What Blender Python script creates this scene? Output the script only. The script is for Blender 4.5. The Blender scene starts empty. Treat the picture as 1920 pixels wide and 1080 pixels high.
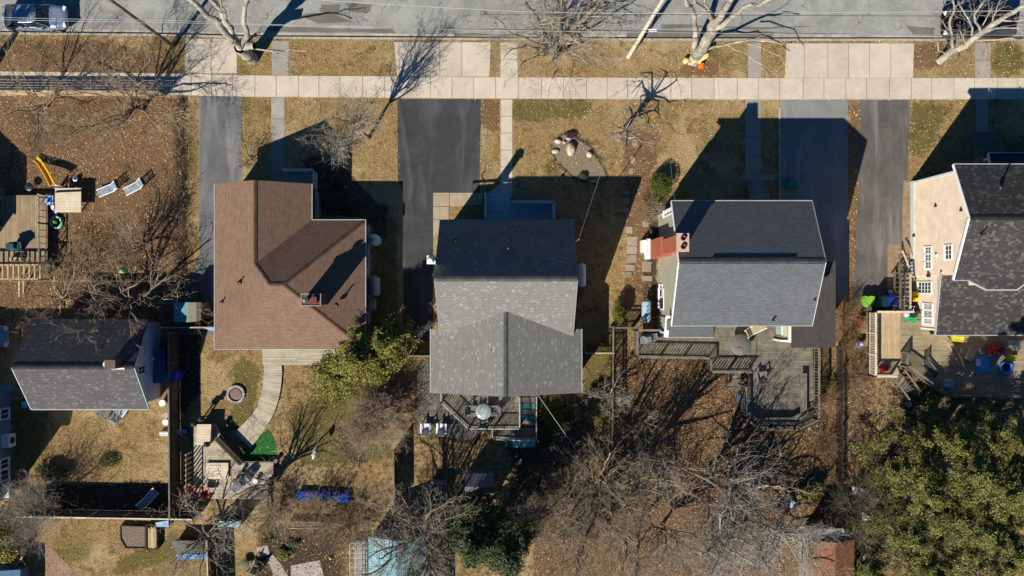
import bpy, math, random
import numpy as np
from mathutils import Vector, Matrix

scene = bpy.context.scene
COL = scene.collection
H, F = 56.0, 1400.0
PI = math.pi
R = random.Random(7)

def P(px, py, z=0.0):
    """world point at height z of a place measured on the survey picture (25 units per metre on the ground)"""
    s = (H - z) / F
    return Vector(((px - 960) * s, -(py - 540) * s, z))
def onx(px, X):            # height of a point of the plane x = X
    return H - X * F / (px - 960)

# ------------------------------------------------------------------ materials
MATS = {}
class NT:
    def __init__(s, m):
        s.m = m; s.t = m.node_tree; s.n = s.t.nodes; s.l = s.t.links
        s.b = s.n['Principled BSDF']
    def new(s, kind, **kw):
        n = s.n.new(kind)
        for k, v in kw.items(): setattr(n, k, v)
        return n
    def put(s, node, name, val):
        i = node.inputs[name]
        if isinstance(val, bpy.types.NodeSocket): s.l.new(val, i)
        else: i.default_value = val
    def noise(s, scale, detail=4, rough=.6, vec=None, dist=0):
        n = s.new('ShaderNodeTexNoise'); n.inputs['Scale'].default_value = scale
        n.inputs['Detail'].default_value = detail; n.inputs['Roughness'].default_value = rough
        n.inputs['Distortion'].default_value = dist
        if vec: s.l.new(vec, n.inputs['Vector'])
        return n.outputs['Fac']
    def ramp(s, fac, lo, hi, a=0., b=1.):
        n = s.new('ShaderNodeMapRange'); n.clamp = True
        s.l.new(fac, n.inputs['Value'])
        n.inputs['From Min'].default_value = lo; n.inputs['From Max'].default_value = hi
        n.inputs['To Min'].default_value = a; n.inputs['To Max'].default_value = b
        return n.outputs['Result']
    def mix(s, fac, a, b, mode='MIX'):
        n = s.new('ShaderNodeMix', data_type='RGBA', blend_type=mode)
        for i, v in ((0, fac), (6, a), (7, b)):
            if isinstance(v, bpy.types.NodeSocket): s.l.new(v, n.inputs[i])
            elif i == 0: n.inputs[0].default_value = v
            else: n.inputs[i].default_value = (*v[:3], 1)
        return n.outputs[2]
    def math(s, op, a, b=0., c=None):
        n = s.new('ShaderNodeMath', operation=op)
        for i, v in enumerate((a, b, c)):
            if v is None: continue
            if isinstance(v, bpy.types.NodeSocket): s.l.new(v, n.inputs[i])
            else: n.inputs[i].default_value = v
        return n.outputs[0]
    def tone(s, col):
        a = s.new('ShaderNodeAttribute', attribute_name='tone')
        n = s.new('ShaderNodeVectorMath', operation='SCALE')
        s.l.new(col, n.inputs[0]); s.l.new(a.outputs['Fac'], n.inputs['Scale'])
        return n.outputs[0]
    def bump(s, h, strength=.3, dist=.02):
        n = s.new('ShaderNodeBump'); n.inputs['Strength'].default_value = strength
        n.inputs['Distance'].default_value = dist
        s.l.new(h, n.inputs['Height']); s.l.new(n.outputs[0], s.b.inputs['Normal'])
    def coord(s, what='Object', scale=None):
        if what == 'Pos': v = s.new('ShaderNodeNewGeometry').outputs['Position']
        else: v = s.new('ShaderNodeTexCoord').outputs[what]
        if scale:
            m = s.new('ShaderNodeMapping'); m.inputs['Scale'].default_value = scale
            s.l.new(v, m.inputs[0]); v = m.outputs[0]
        return v

def base(name, rough=.85, metal=0., spec=.3):
    m = bpy.data.materials.new(name); m.use_nodes = True
    t = NT(m); t.b.inputs['Roughness'].default_value = rough
    t.b.inputs['Metallic'].default_value = metal
    t.b.inputs['Specular IOR Level'].default_value = spec
    MATS[name] = m
    return t

def M(name, c, c2=None, scale=3, rough=.85, bump=0, bscale=30, metal=0., spec=.3, stretch=None, fine=.25, coord='Pos', trans=0):
    if name in MATS: return MATS[name]
    t = base(name, rough, metal, spec)
    c2 = c2 or tuple(v * .72 for v in c)
    v = t.coord(coord, stretch)
    col = t.mix(t.ramp(t.noise(scale, 5, .65, v), .35, .65), c, c2)
    if fine:
        col = t.mix(1.0, col, t.mix(t.ramp(t.noise(bscale, 3, .6, v), .3, .7), (1 - fine,) * 3, (1 + fine,) * 3), 'MULTIPLY')
    t.l.new(t.tone(col), t.b.inputs['Base Color'])
    if trans:
        t.b.inputs['Subsurface Weight'].default_value = 0
    if bump: t.bump(t.noise(bscale, 3, .6, v), bump, .03)
    return t.m

def shingles(name, c, c2, fleck=None, fleck_lo=.62, row=.145, mort=.45):
    t = base(name, .92, 0, .2)
    uv = t.coord('UV')
    br = t.new('ShaderNodeTexBrick'); t.l.new(uv, br.inputs['Vector'])
    br.inputs['Scale'].default_value = 1; br.inputs['Brick Width'].default_value = .32
    br.inputs['Row Height'].default_value = row; br.inputs['Mortar Size'].default_value = .012
    br.inputs['Mortar Smooth'].default_value = .3; br.inputs['Bias'].default_value = 0
    br.inputs['Color1'].default_value = (*c, 1); br.inputs['Color2'].default_value = (*c2, 1)
    br.inputs['Mortar'].default_value = (*[v * mort for v in c2], 1)
    col = br.outputs['Color']
    if fleck:
        s = t.new('ShaderNodeVectorMath', operation='FLOOR'); t.l.new(t.coord('UV', (1 / .21, 1 / row, 1)), s.inputs[0])
        wn = t.new('ShaderNodeTexWhiteNoise'); wn.noise_dimensions = '3D'; t.l.new(s.outputs[0], wn.inputs[0])
        col = t.mix(t.ramp(wn.outputs[0], fleck_lo, 1., 0, .55), col, fleck)
    col = t.mix(1., col, t.mix(t.ramp(t.noise(.55, 5, .7, uv), .3, .7), (.93, .93, .93), (1.07, 1.07, 1.07)), 'MULTIPLY')
    col = t.mix(1., col, t.mix(t.ramp(t.noise(28, 2, .6, uv), .3, .7), (.87, .87, .87), (1.13, 1.13, 1.13)), 'MULTIPLY')
    col = t.mix(1., col, t.mix(t.ramp(t.noise(1.0, 4, .7, t.coord('UV', (3.2, .16, 1))), .5, .72), (1, 1, 1), (.93, .92, .91)), 'MULTIPLY')
    t.l.new(t.tone(col), t.b.inputs['Base Color'])
    sep = t.new('ShaderNodeSeparateXYZ'); t.l.new(uv, sep.inputs[0])
    saw = t.math('FRACT', t.math('DIVIDE', sep.outputs[1], row))
    t.bump(t.math('SUBTRACT', 1., saw), .5, .016)
    return t.m

def siding(name, c, axis_z=.2, vert=False):
    t = base(name, .6, 0, .35)
    p = t.coord('Pos')
    sep = t.new('ShaderNodeSeparateXYZ'); t.l.new(p, sep.inputs[0])
    f = t.math('FRACT', t.math('DIVIDE', sep.outputs[1 if vert else 2], axis_z))
    col = t.mix(t.ramp(f, .0, .14), tuple(v * .5 for v in c), c)
    col = t.mix(1., col, t.mix(t.ramp(t.noise(1.3, 5, .7, p), .3, .7), (.82, .81, .8), (1.1, 1.1, 1.1)), 'MULTIPLY')
    t.l.new(t.tone(col), t.b.inputs['Base Color'])
    t.bump(f, .3, .02)
    return t.m

def asphalt(name, c, c2, crack=True, streak=None):
    t = base(name, .9, 0, .25)
    p = t.coord('Pos')
    col = t.mix(t.ramp(t.noise(.45, 6, .7, p, .6), .36, .62), c, c2)
    if streak:
        s = t.coord('Pos', streak)
        col = t.mix(t.ramp(t.noise(1., 3, .6, s, .4), .52, .74, 0, .7), col, tuple(min(1, v * 1.8 + .02) for v in c2))
    col = t.mix(1., col, t.mix(t.ramp(t.noise(9, 5, .75, p), .3, .7), (.8, .8, .8), (1.2, 1.2, 1.2)), 'MULTIPLY')
    col = t.mix(1., col, t.mix(t.ramp(t.noise(55, 2, .6, p), .3, .7), (.8, .8, .8), (1.2, 1.2, 1.2)), 'MULTIPLY')
    if crack:
        dv = t.new('ShaderNodeTexNoise'); dv.inputs['Scale'].default_value = 1.1; t.l.new(p, dv.inputs['Vector'])
        ad = t.new('ShaderNodeVectorMath', operation='MULTIPLY_ADD')
        t.l.new(dv.outputs['Color'], ad.inputs[0]); ad.inputs[1].default_value = (1.4, 1.4, 0); t.l.new(p, ad.inputs[2])
        vo = t.new('ShaderNodeTexVoronoi', feature='DISTANCE_TO_EDGE'); vo.inputs['Scale'].default_value = .23
        t.l.new(ad.outputs[0], vo.inputs['Vector'])
        k = t.ramp(vo.outputs['Distance'], .0, .006, .75, 0)
        k = t.math('MULTIPLY', k, t.ramp(t.noise(.35, 3, .6, p), .42, .55))
        col = t.mix(k, col, (.02, .02, .022))
    t.l.new(t.tone(col), t.b.inputs['Base Color'])
    t.bump(t.noise(60, 3, .6, p), .35, .02)
    return t.m

# ------------------------------------------------------------------ objects
ROOT = {}
def rootloc(o):
    while o.parent: o = o.parent
    return ROOT.get(o.name, Vector((0, 0, 0)))
def tag(o, label=None, cat=None, group=None, kind=None):
    if label: o['label'] = label
    if cat: o['category'] = cat
    if group: o['group'] = group
    if kind: o['kind'] = kind
    return o
def thing(name, label, cat, loc=(0, 0, 0), group=None):
    o = bpy.data.objects.new(name, None); COL.objects.link(o)
    o.empty_display_size = .3
    o.location = loc; ROOT[o.name] = Vector(loc)
    return tag(o, label, cat, group)

def link_mesh(name, me, parent, loc, mat):
    o = bpy.data.objects.new(name, me); COL.objects.link(o)
    if parent is not None: o.parent = parent
    else:
        o.location = loc; ROOT[o.name] = Vector(loc)
    me.materials.append(mat)
    return o

def np_mesh(name, verts, faces, tone, mat, parent=None, loc=(0, 0, 0), smooth=False):
    """verts (N,3), faces (M,k) all the same k"""
    me = bpy.data.meshes.new(name)
    off = rootloc(parent) if parent is not None else Vector(loc)
    verts = np.asarray(verts, dtype=np.float64) - np.array(off)
    faces = np.asarray(faces, dtype=np.int32); m, k = faces.shape
    me.vertices.add(len(verts)); me.vertices.foreach_set('co', verts.ravel())
    me.loops.add(m * k); me.loops.foreach_set('vertex_index', faces.ravel())
    me.polygons.add(m); me.polygons.foreach_set('loop_start', np.arange(0, m * k, k, dtype=np.int32))
    me.polygons.foreach_set('loop_total', np.full(m, k, dtype=np.int32))
    me.update(calc_edges=True)
    a = me.attributes.new('tone', 'FLOAT', 'FACE')
    a.data.foreach_set('value', np.asarray(tone, dtype=np.float32))
    if smooth: me.polygons.foreach_set('use_smooth', np.ones(m, dtype=bool))
    me.validate()
    return link_mesh(name, me, parent, loc, mat)

class MB:
    def __init__(s): s.v = []; s.f = []; s.t = []; s.uv = []; s.sm = []
    def face(s, pts, tone=1., uv=None, sm=False):
        i = len(s.v); s.v += [tuple(p) for p in pts]
        s.f.append(tuple(range(i, i + len(pts)))); s.t.append(tone)
        s.uv.append(uv or [(0, 0)] * len(pts)); s.sm.append(sm)
    def mesh(s, pts, faces, tone=1., sm=False):
        i = len(s.v); s.v += [tuple(p) for p in pts]
        for f in faces:
            s.f.append(tuple(i + k for k in f)); s.t.append(tone); s.uv.append([(0, 0)] * len(f)); s.sm.append(sm)
        return s
    HEX = ((0, 3, 2, 1), (4, 5, 6, 7), (0, 1, 5, 4), (1, 2, 6, 5), (2, 3, 7, 6), (3, 0, 4, 7))
    def box(s, x0, x1, y0, y1, z0, z1, tone=1.):
        if x0 > x1: x0, x1 = x1, x0
        if y0 > y1: y0, y1 = y1, y0
        return s.mesh([(x0, y0, z0), (x1, y0, z0), (x1, y1, z0), (x0, y1, z0), (x0, y0, z1), (x1, y0, z1), (x1, y1, z1), (x0, y1, z1)], s.HEX, tone)
    def obox(s, c, sx, sy, sz, rz=0., tone=1., taper=1.):
        """box with base centre c, rotated; taper = size of top / bottom"""
        ca, sa = math.cos(rz), math.sin(rz); p = []
        for z, k in ((0, 1), (sz, taper)):
            for x, y in ((-1, -1), (1, -1), (1, 1), (-1, 1)):
                X, Y = x * sx / 2 * k, y * sy / 2 * k
                p.append((c[0] + X * ca - Y * sa, c[1] + X * sa + Y * ca, c[2] + z))
        return s.mesh(p, s.HEX, tone)
    def beam(s, p, q, w, h, tone=1.):
        p, q = Vector(p), Vector(q); d = (q - p)
        if d.length < 1e-6: return s
        d.normalize(); up = Vector((0, 0, 1))
        if abs(d.z) > .95: up = Vector((0, 1, 0))
        a = d.cross(up).normalized() * (w / 2); b = a.cross(d).normalized() * (h / 2)
        pts = [p - a - b, p + a - b, p + a + b, p - a + b, q - a - b, q + a - b, q + a + b, q - a + b]
        return s.mesh(pts, ((0, 1, 2, 3), (7, 6, 5, 4), (0, 4, 5, 1), (1, 5, 6, 2), (2, 6, 7, 3), (3, 7, 4, 0)), tone)
    def tube(s, p, q, r0, r1=None, n=8, tone=1., caps=True):
        p, q = Vector(p), Vector(q); r1 = r0 if r1 is None else r1
        d = (q - p).normalized(); a = d.cross(Vector((0, 0, 1)))
        if a.length < .05: a = d.cross(Vector((0, 1, 0)))
        a.normalize(); b = d.cross(a)
        pts = []
        for c, r in ((p, r0), (q, r1)):
            for k in range(n):
                t = 2 * PI * k / n; pts.append(c + a * (r * math.cos(t)) + b * (r * math.sin(t)))
        s.mesh(pts, [(k, (k + 1) % n, n + (k + 1) % n, n + k) for k in range(n)], tone, True)
        if caps:
            s.mesh(pts[:n], [tuple(range(n))[::-1]], tone); s.mesh(pts[n:], [tuple(range(n))], tone)
        return s
    def lathe(s, c, prof, n=20, tone=1., sm=True, axis='z', sx=1., sy=1.):
        pts = []
        for r, z in prof:
            for k in range(n):
                t = 2 * PI * k / n; x, y = r * math.cos(t) * sx, r * math.sin(t) * sy
                v = (x, y, z) if axis == 'z' else ((z, x, y) if axis == 'x' else (x, z, y))
                pts.append((c[0] + v[0], c[1] + v[1], c[2] + v[2]))
        fs = []
        for i in range(len(prof) - 1):
            for k in range(n):
                f = (i * n + k, i * n + (k + 1) % n, (i + 1) * n + (k + 1) % n, (i + 1) * n + k)
                fs.append(f)
        s.mesh(pts, fs, tone, sm)
        m = len(prof) - 1
        s.mesh(pts[:n], [tuple(range(n))[::-1]], tone); s.mesh(pts[m * n:], [tuple(range(n))], tone)
        return s
    def prism(s, poly, z0, z1, tone=1.):
        n = len(poly)
        area = sum(poly[i][0] * poly[(i + 1) % n][1] - poly[(i + 1) % n][0] * poly[i][1] for i in range(n))
        if area < 0: poly = poly[::-1]
        pts = [(p[0], p[1], z0) for p in poly] + [(p[0], p[1], z1) for p in poly]
        fs = [tuple(range(n))[::-1], tuple(range(n, 2 * n))] + [(k, (k + 1) % n, n + (k + 1) % n, n + k) for k in range(n)]
        return s.mesh(pts, fs, tone)
    def slab(s, pts, th, along, tone=1.):
        """sloped polygon with thickness th below it; uv along / up the slope"""
        pts = [Vector(p) for p in pts]; n = len(pts)
        nrm = Vector((0, 0, 0))
        for i in range(n): nrm += pts[i].cross(pts[(i + 1) % n])
        nrm.normalize()
        if nrm.z < 0: pts = pts[::-1]; nrm = -nrm
        a = Vector(along).normalized(); up = nrm.cross(a).normalized()
        s.face(pts, tone, [(p.dot(a), p.dot(up)) for p in pts])
        low = [p - Vector((0, 0, th)) for p in pts]
        s.face(low[::-1], tone * .8)
        for i in range(n):
            j = (i + 1) % n
            s.face([pts[i], low[i], low[j], pts[j]], tone * .9)
        return s
    def blob(s, c, rx, ry, rz, seed=0, rough=.15, n=12, m=7, tone=1.):
        rr = random.Random(seed); pts = []; fs = []
        for i in range(m + 1):
            th = PI * i / m
            for k in range(n):
                ph = 2 * PI * k / n; q = 1 + rr.uniform(-rough, rough)
                pts.append((c[0] + rx * q * math.sin(th) * math.cos(ph), c[1] + ry * q * math.sin(th) * math.sin(ph), c[2] + rz * q * math.cos(th)))
        for i in range(m):
            for k in range(n): fs.append((i * n + k, (i + 1) * n + k, (i + 1) * n + (k + 1) % n, i * n + (k + 1) % n))
        return s.mesh(pts, fs, tone, True)
    def build(s, name, mat, parent=None, loc=None):
        off = rootloc(parent) if parent is not None else Vector(loc if loc is not None else (0, 0, 0))
        me = bpy.data.meshes.new(name)
        me.from_pydata([(x - off[0], y - off[1], z - off[2]) for x, y, z in s.v], [], s.f)
        a = me.attributes.new('tone', 'FLOAT', 'FACE'); a.data.foreach_set('value', s.t)
        u = me.uv_layers.new(name='UVMap')
        u.data.foreach_set('uv', [c for f in s.uv for w in f for c in w])
        me.polygons.foreach_set('use_smooth', s.sm)
        me.update()
        return link_mesh(name, me, parent, off if parent is None else None, mat)

def dup(root, loc, rz=0., label=None, group=None, scale=None):
    def cp(o, par):
        c = o.copy(); COL.objects.link(c)
        if par is not None: c.parent = par
        for ch in KIDS.get(o.name, []): cp(ch, c)
        return c
    global KIDS
    KIDS = {}
    for o in COL.objects:
        if o.parent: KIDS.setdefault(o.parent.name, []).append(o)
    r = cp(root, None); r.location = loc; r.rotation_euler = (0, 0, rz)
    if scale: r.scale = (scale,) * 3
    tag(r, label, None, group)
    return r
KIDS = {}

# ------------------------------------------------------------------ boards
def scan(poly, c, axis):
    xs = []
    n = len(poly)
    for i in range(n):
        a, b = poly[i], poly[(i + 1) % n]
        u0, v0 = (a[0], a[1]) if axis == 'x' else (a[1], a[0])
        u1, v1 = (b[0], b[1]) if axis == 'x' else (b[1], b[0])
        if (v0 <= c < v1) or (v1 <= c < v0): xs.append(u0 + (c - v0) / (v1 - v0) * (u1 - u0))
    xs.sort(); return list(zip(xs[::2], xs[1::2]))
def boards(mb, poly, z, axis='x', w=.14, gap=.012, th=.03, var=.16, rnd=None, maxlen=4.0):
    rnd = rnd or R
    vs = [p[1] if axis == 'x' else p[0] for p in poly]
    v = min(vs)
    while v < max(vs):
        for a, b in scan(poly, v + w / 2, axis):
            u = a
            while u < b - .02:
                e = min(b, u + rnd.uniform(.6, 1) * maxlen)
                if b - e < .4: e = b
                t = 1 + rnd.uniform(-var, var)
                if axis == 'x': mb.box(u, e - .006, v, v + w - gap, z - th, z, t)
                else: mb.box(v, v + w - gap, u, e - .006, z - th, z, t)
                u = e
        v += w
    return mb
def railing(pts, z, h=1.0, sp=.13, post=1.8, parent=None, mat=None, top=(.14, .04), bal=.035):
    """pts in world xy; one child per run"""
    for a, b in zip(pts, pts[1:]):
        a = Vector((a[0], a[1], 0)); b = Vector((b[0], b[1], 0)); d = b - a; L = d.length
        m = MB()
        zt = Vector((0, 0, z + h))
        m.beam(a + zt, b + zt, top[0], top[1], R.uniform(.9, 1.1))
        m.beam(a + Vector((0, 0, z + .1)), b + Vector((0, 0, z + .1)), .05, .07)
        n = max(1, int(L / sp))
        for i in range(n + 1):
            p = a + d * (i / n)
            m.beam(p + Vector((0, 0, z + .1)), p + Vector((0, 0, z + h - .025)), bal, bal, R.uniform(.8, 1.15))
        m.build('railing', mat, parent)
        k = max(1, round(L / post))
        for i in range(k + 1):
            p = a + d * (i / k); q = MB()
            q.obox((p.x, p.y, z - .1), .1, .1, h + .16); q.build('post', mat, parent)

# ------------------------------------------------------------------ branches and leaves
def seg_mesh(name, segs, mat, parent, sides, rnd):
    if not segs: return None
    A = np.array([s[0] for s in segs]); B = np.array([s[1] for s in segs])
    r0 = np.array([s[2] for s in segs]); r1 = np.array([s[3] for s in segs])
    d = B - A; L = np.linalg.norm(d, axis=1, keepdims=True); L[L == 0] = 1; d = d / L
    ref = np.tile(np.array([0., 0., 1.]), (len(A), 1)); ref[np.abs(d[:, 2]) > .9] = (0, 1, 0)
    u = np.cross(d, ref); u /= np.linalg.norm(u, axis=1, keepdims=True); w = np.cross(d, u)
    V = []
    for c, r in ((A, r0), (B + d * (r1[:, None] * .3), r1)):
        for k in range(sides):
            t = 2 * PI * k / sides
            V.append(c + u * (r * math.cos(t))[:, None] + w * (r * math.sin(t))[:, None])
    V = np.stack(V, 1)                       # N, 2*sides, 3
    n = len(A); idx = np.arange(n)[:, None] * (2 * sides)
    fs = [np.concatenate([idx + k, idx + (k + 1) % sides, idx + sides + (k + 1) % sides, idx + sides + k], 1) for k in range(sides)]
    Fc = np.stack(fs, 1).reshape(-1, 4)
    g = np.random.RandomState(rnd.randint(0, 99999))
    tone = np.repeat(g.uniform(.75, 1.25, n), sides)
    return np_mesh(name, V.reshape(-1, 3), Fc, tone, mat, parent, smooth=True)

def grow(segs, p, d, L, r, lvl, mx, rnd, cfg):
    step = cfg.get('step', .45)
    n = max(2, int(L / step)); wob = cfg.get('wob', .22)
    rr = r; end = cfg.get('tip', .32)
    kids = cfg['kids'][min(lvl, len(cfg['kids']) - 1)]
    acc = rnd.random() * .8
    for i in range(n):
        d = Vector((d[0] + rnd.gauss(0, wob), d[1] + rnd.gauss(0, wob), d[2] + rnd.gauss(0, wob) * .7 + cfg.get('up', .04)))
        d.normalize(); q = p + d * (L / n)
        if q.z < .15: q.z = .15; d.z = abs(d.z) * .4
        r1 = r * (1 - (1 - end) * (i + 1) / n)
        segs.append((tuple(p), tuple(q), rr, r1, lvl)); p = q; rr = r1
        if lvl < mx:
            acc += kids / n
            while acc > 1 and (i > 0 or lvl > 0):
                acc -= 1
                a = rnd.uniform(*cfg.get('ang', (.45, 1.0))); ph = rnd.uniform(0, 2 * PI)
                x = d.cross(Vector((rnd.gauss(0, 1), rnd.gauss(0, 1), rnd.gauss(0, 1)))).normalized()
                nd = d * math.cos(a) + x * math.sin(a)
                nd.z = nd.z * cfg.get('flat', 1.0)
                f = 1 - .45 * i / n
                grow(segs, p, nd.normalized(), L * rnd.uniform(*cfg.get('ratio', (.42, .68))) * f, max(cfg.get('rmin', .008), rr * rnd.uniform(.45, .62)), lvl + 1, mx, rnd, cfg)

def bare_tree(name, label, bx, by, limbs, mat, twig=None, seed=1, mx=3, r=.16, cfg=None, group=None, cat='tree', base_z=0., nstems=0, height=6, spread=3, trunk_h=1.6, extra=None):
    """limbs: list of (list of world points, start radius, end radius); otherwise stems fan out of a short trunk"""
    rnd = random.Random(seed)
    b = P(bx, by, 0) if not isinstance(bx, Vector) else bx
    b = Vector((b.x, b.y, base_z))
    o = thing(name, label, cat, b, group)
    c = dict(kids=(7, 6, 5, 4), wob=.16, up=.05, ang=(.4, .95), ratio=(.4, .66), rmin=.011, step=.45)
    if cfg: c.update(cfg)
    big = []; small = []
    if limbs:
        for pts, r0, r1 in limbs:
            pts = [Vector(p) for p in pts]; tot = len(pts) - 1
            # subdivide with a little wobble
            path = []
            for i in range(tot):
                k = max(1, int((pts[i + 1] - pts[i]).length / .5))
                for j in range(k):
                    q = pts[i].lerp(pts[i + 1], j / k)
                    if i + j: q = q + Vector((rnd.gauss(0, .06), rnd.gauss(0, .06), rnd.gauss(0, .05)))
                    path.append(q)
            path.append(pts[-1]); n = len(path) - 1
            for i in range(n):
                ra = r0 + (r1 - r0) * i / n; rb = r0 + (r1 - r0) * (i + 1) / n
                big.append((tuple(path[i]), tuple(path[i + 1]), ra, rb, 0))
                if i > n * c.get('bare', .3):
                    dd = (path[i + 1] - path[i]).normalized()
                    for _ in range(rnd.choice(c.get('per', (0, 1, 1)))):
                        a = rnd.uniform(.5, 1.15)
                        x = dd.cross(Vector((rnd.gauss(0, 1), rnd.gauss(0, 1), rnd.gauss(0, 1)))).normalized()
                        nd = (dd * math.cos(a) + x * math.sin(a)); nd.z *= c.get('flat', 1)
                        grow(small, path[i], nd.normalized(), c.get('blen', 2.4) * rnd.uniform(.6, 1.2), max(.018, rb * .42), 1, mx, rnd, c)
    else:
        lean = c.get('lean', (0, 0))
        top = b + Vector((lean[0], lean[1], trunk_h))
        if trunk_h > .3:
            k = 3; pp = b.copy()
            for i in range(k):
                q = b.lerp(top, (i + 1) / k) + Vector((rnd.gauss(0, .04), rnd.gauss(0, .04), 0))
                big.append((tuple(pp), tuple(q), r * (1.25 - .25 * i), r * (1.25 - .25 * (i + 1)), 0)); pp = q
            top = pp
        for k in range(nstems):
            ph = 2 * PI * (k + rnd.uniform(-.3, .3)) / nstems
            sp = rnd.uniform(.45, 1.) * spread; hh = (height - trunk_h) * rnd.uniform(.75, 1.05) * (1.15 - .35 * sp / spread)
            d = Vector((math.cos(ph) * sp, math.sin(ph) * sp, hh)); L = d.length
            tmp = []
            grow(tmp, top.copy(), d.normalized(), L, r * rnd.uniform(.5, .72) if trunk_h > .3 else r * rnd.uniform(.6, 1), 0, mx, rnd, c)
            for s in tmp: (big if s[4] == 0 and trunk_h > .3 else small).append(s)
    if extra: big += extra
    if big: seg_mesh('trunk', big, mat, o, 7, rnd)
    if small: seg_mesh('crown', small, twig or mat, o, 3, rnd)
    return o

def leaf_mesh(name, C, size, tone, mat, parent, g, flat=.5, n=None):
    """C (N,3) centres; each a small bent quad of random orientation"""
    N = len(C)
    a = g.normal(size=(N, 3)); a[:, 2] *= flat; a /= np.linalg.norm(a, axis=1, keepdims=True)
    b = g.normal(size=(N, 3)); b[:, 2] *= flat; b -= a * np.sum(a * b, 1, keepdims=True); b /= np.linalg.norm(b, axis=1, keepdims=True)
    s = (size * g.uniform(.6, 1.35, N))[:, None]
    V = np.stack([C - a * s, C - b * s * .45, C + a * s, C + b * s * .45], 1)
    idx = np.arange(N * 4).reshape(N, 4)
    return np_mesh(name, V.reshape(-1, 3), idx, tone, mat, parent)

def evergreen(name, label, b, height, rad, mat, bark, seed=1, nb=60, leaves=22000, size=.09, cat='tree', group=None, cone=.9, lift=.12, sprays=7, vary=(.72, 1.12), fat=.55):
    g = np.random.RandomState(seed); rnd = random.Random(seed)
    o = thing(name, label, cat, b, group)
    segs = []; pp = Vector(b)
    for i in range(6):
        q = Vector(b) + Vector((g.normal() * .05, g.normal() * .05, height * .96 * (i + 1) / 6))
        segs.append((tuple(pp), tuple(q), .035 * height * (1 - i / 6.5), .035 * height * (1 - (i + 1) / 6.5), 0)); pp = q
    cs = []; ts = []
    per = leaves // nb
    for k in range(nb):
        t = (k + g.uniform(0, 1)) / nb
        t = t ** .85
        z = height * (lift + (1 - lift) * t)
        rr = rad * ((1 - t) ** cone * .93 + .1) * g.uniform(*vary)
        ph = k * 2.399 + g.uniform(-.35, .35)
        tip = np.array([b[0] + math.cos(ph) * rr, b[1] + math.sin(ph) * rr, z - rr * .12 + g.uniform(-.1, .1) * height * .1])
        root = np.array([b[0], b[1], z - rr * .15])
        if rr > .3: segs.append((tuple(root), tuple(tip), .02 + .01 * rr, .01, 0))
        w = max(.3, rr * .36)
        bt = g.uniform(.7, 1.25)
        # sprays along the bough
        for j in range(sprays):
            f = g.uniform(.3, 1.02); c = root + (tip - root) * f
            lat = np.array([-math.sin(ph), math.cos(ph), 0]) * g.normal() * w * fat * (1.25 - f * .5)
            c = c + lat + np.array([0, 0, g.uniform(-.1, .12)])
            m = per // sprays; sz = w * .15 + .08
            cc = c + g.normal(size=(m, 3)) * np.array([sz, sz, sz * .45])
            cs.append(cc); ts.append(np.full(m, bt) * g.uniform(.75, 1.25, m) * g.uniform(.85, 1.15))
    seg_mesh('trunk', segs, bark, o, 6, rnd)
    C = np.concatenate(cs); T = np.concatenate(ts)
    C[:, 2] = np.maximum(C[:, 2], .08)
    leaf_mesh('crown', C, size, T, mat, o, g)
    return o

def shrub(name, label, b, rx, ry, hz, mat, bark, seed=1, leaves=5000, size=.06, cat='shrub', group=None, lob=9):
    g = np.random.RandomState(seed); rnd = random.Random(seed)
    o = thing(name, label, cat, b, group)
    segs = []
    for k in range(7):
        ph = 2 * PI * k / 7; e = Vector(b) + Vector((math.cos(ph) * rx * .6, math.sin(ph) * ry * .6, hz * .7))
        segs.append((tuple(Vector(b)), tuple(e), .03, .012, 0))
    seg_mesh('stems', segs, bark, o, 5, rnd)
    cs = []; ts = []
    for k in range(lob):
        ph = g.uniform(0, 2 * PI); rr = g.uniform(0, .62); c = np.array([b[0] + math.cos(ph) * rr * rx, b[1] + math.sin(ph) * rr * ry, b[2] + hz * g.uniform(.35, .68)])
        m = leaves // lob; d = g.normal(size=(m, 3)); d /= np.linalg.norm(d, axis=1, keepdims=True)
        d *= (g.uniform(.55, 1, m) ** .4)[:, None]
        cs.append(c + d * np.array([rx * .45, ry * .45, hz * .36])); ts.append(g.uniform(.6, 1.3, m) * g.uniform(.85, 1.15))
    C = np.concatenate(cs); C[:, 2] = np.maximum(C[:, 2], .05)
    leaf_mesh('foliage', C, size, np.concatenate(ts), mat, o, g)
    return o
# ================================================================== materials used widely
concrete = M('pale_concrete', (.50, .445, .375), (.42, .37, .31), .7, .9, .25, 26, fine=.12)
t = base('stained_concrete', .9, 0, .2); p = t.coord('Pos')
col = t.mix(t.ramp(t.noise(.7, 6, .7, p), .35, .65), (.52, .455, .38), (.42, .365, .30))
col = t.mix(t.ramp(t.noise(.38, 6, .75, p, 1.2), .56, .72, 0, .6), col, (.33, .25, .17))
col = t.mix(t.ramp(t.noise(5.5, 4, .7, p), .63, .72, 0, .55), col, (.26, .22, .18))
col = t.mix(1., col, t.mix(t.ramp(t.noise(26, 3, .6, p), .3, .7), (.88, .88, .88), (1.1, 1.1, 1.1)), 'MULTIPLY')
t.l.new(t.tone(col), t.b.inputs['Base Color']); t.bump(t.noise(26, 3, .6, p), .25, .03); concrete = t.m
concrete_grey = M('grey_concrete', (.30, .28, .25), (.24, .225, .2), 1.1, .9, .25, 26, fine=.16)
kerb_mat = M('kerb_concrete', (.42, .37, .31), (.28, .24, .2), 1.6, .9, .2, 20, fine=.25)
road_mat = asphalt('road_asphalt', (.29, .295, .275), (.195, .195, .185))
drive_dark = asphalt('dark_driveway_asphalt', (.030, .030, .033), (.05, .05, .054), False, (.55, .10, 1))
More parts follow.
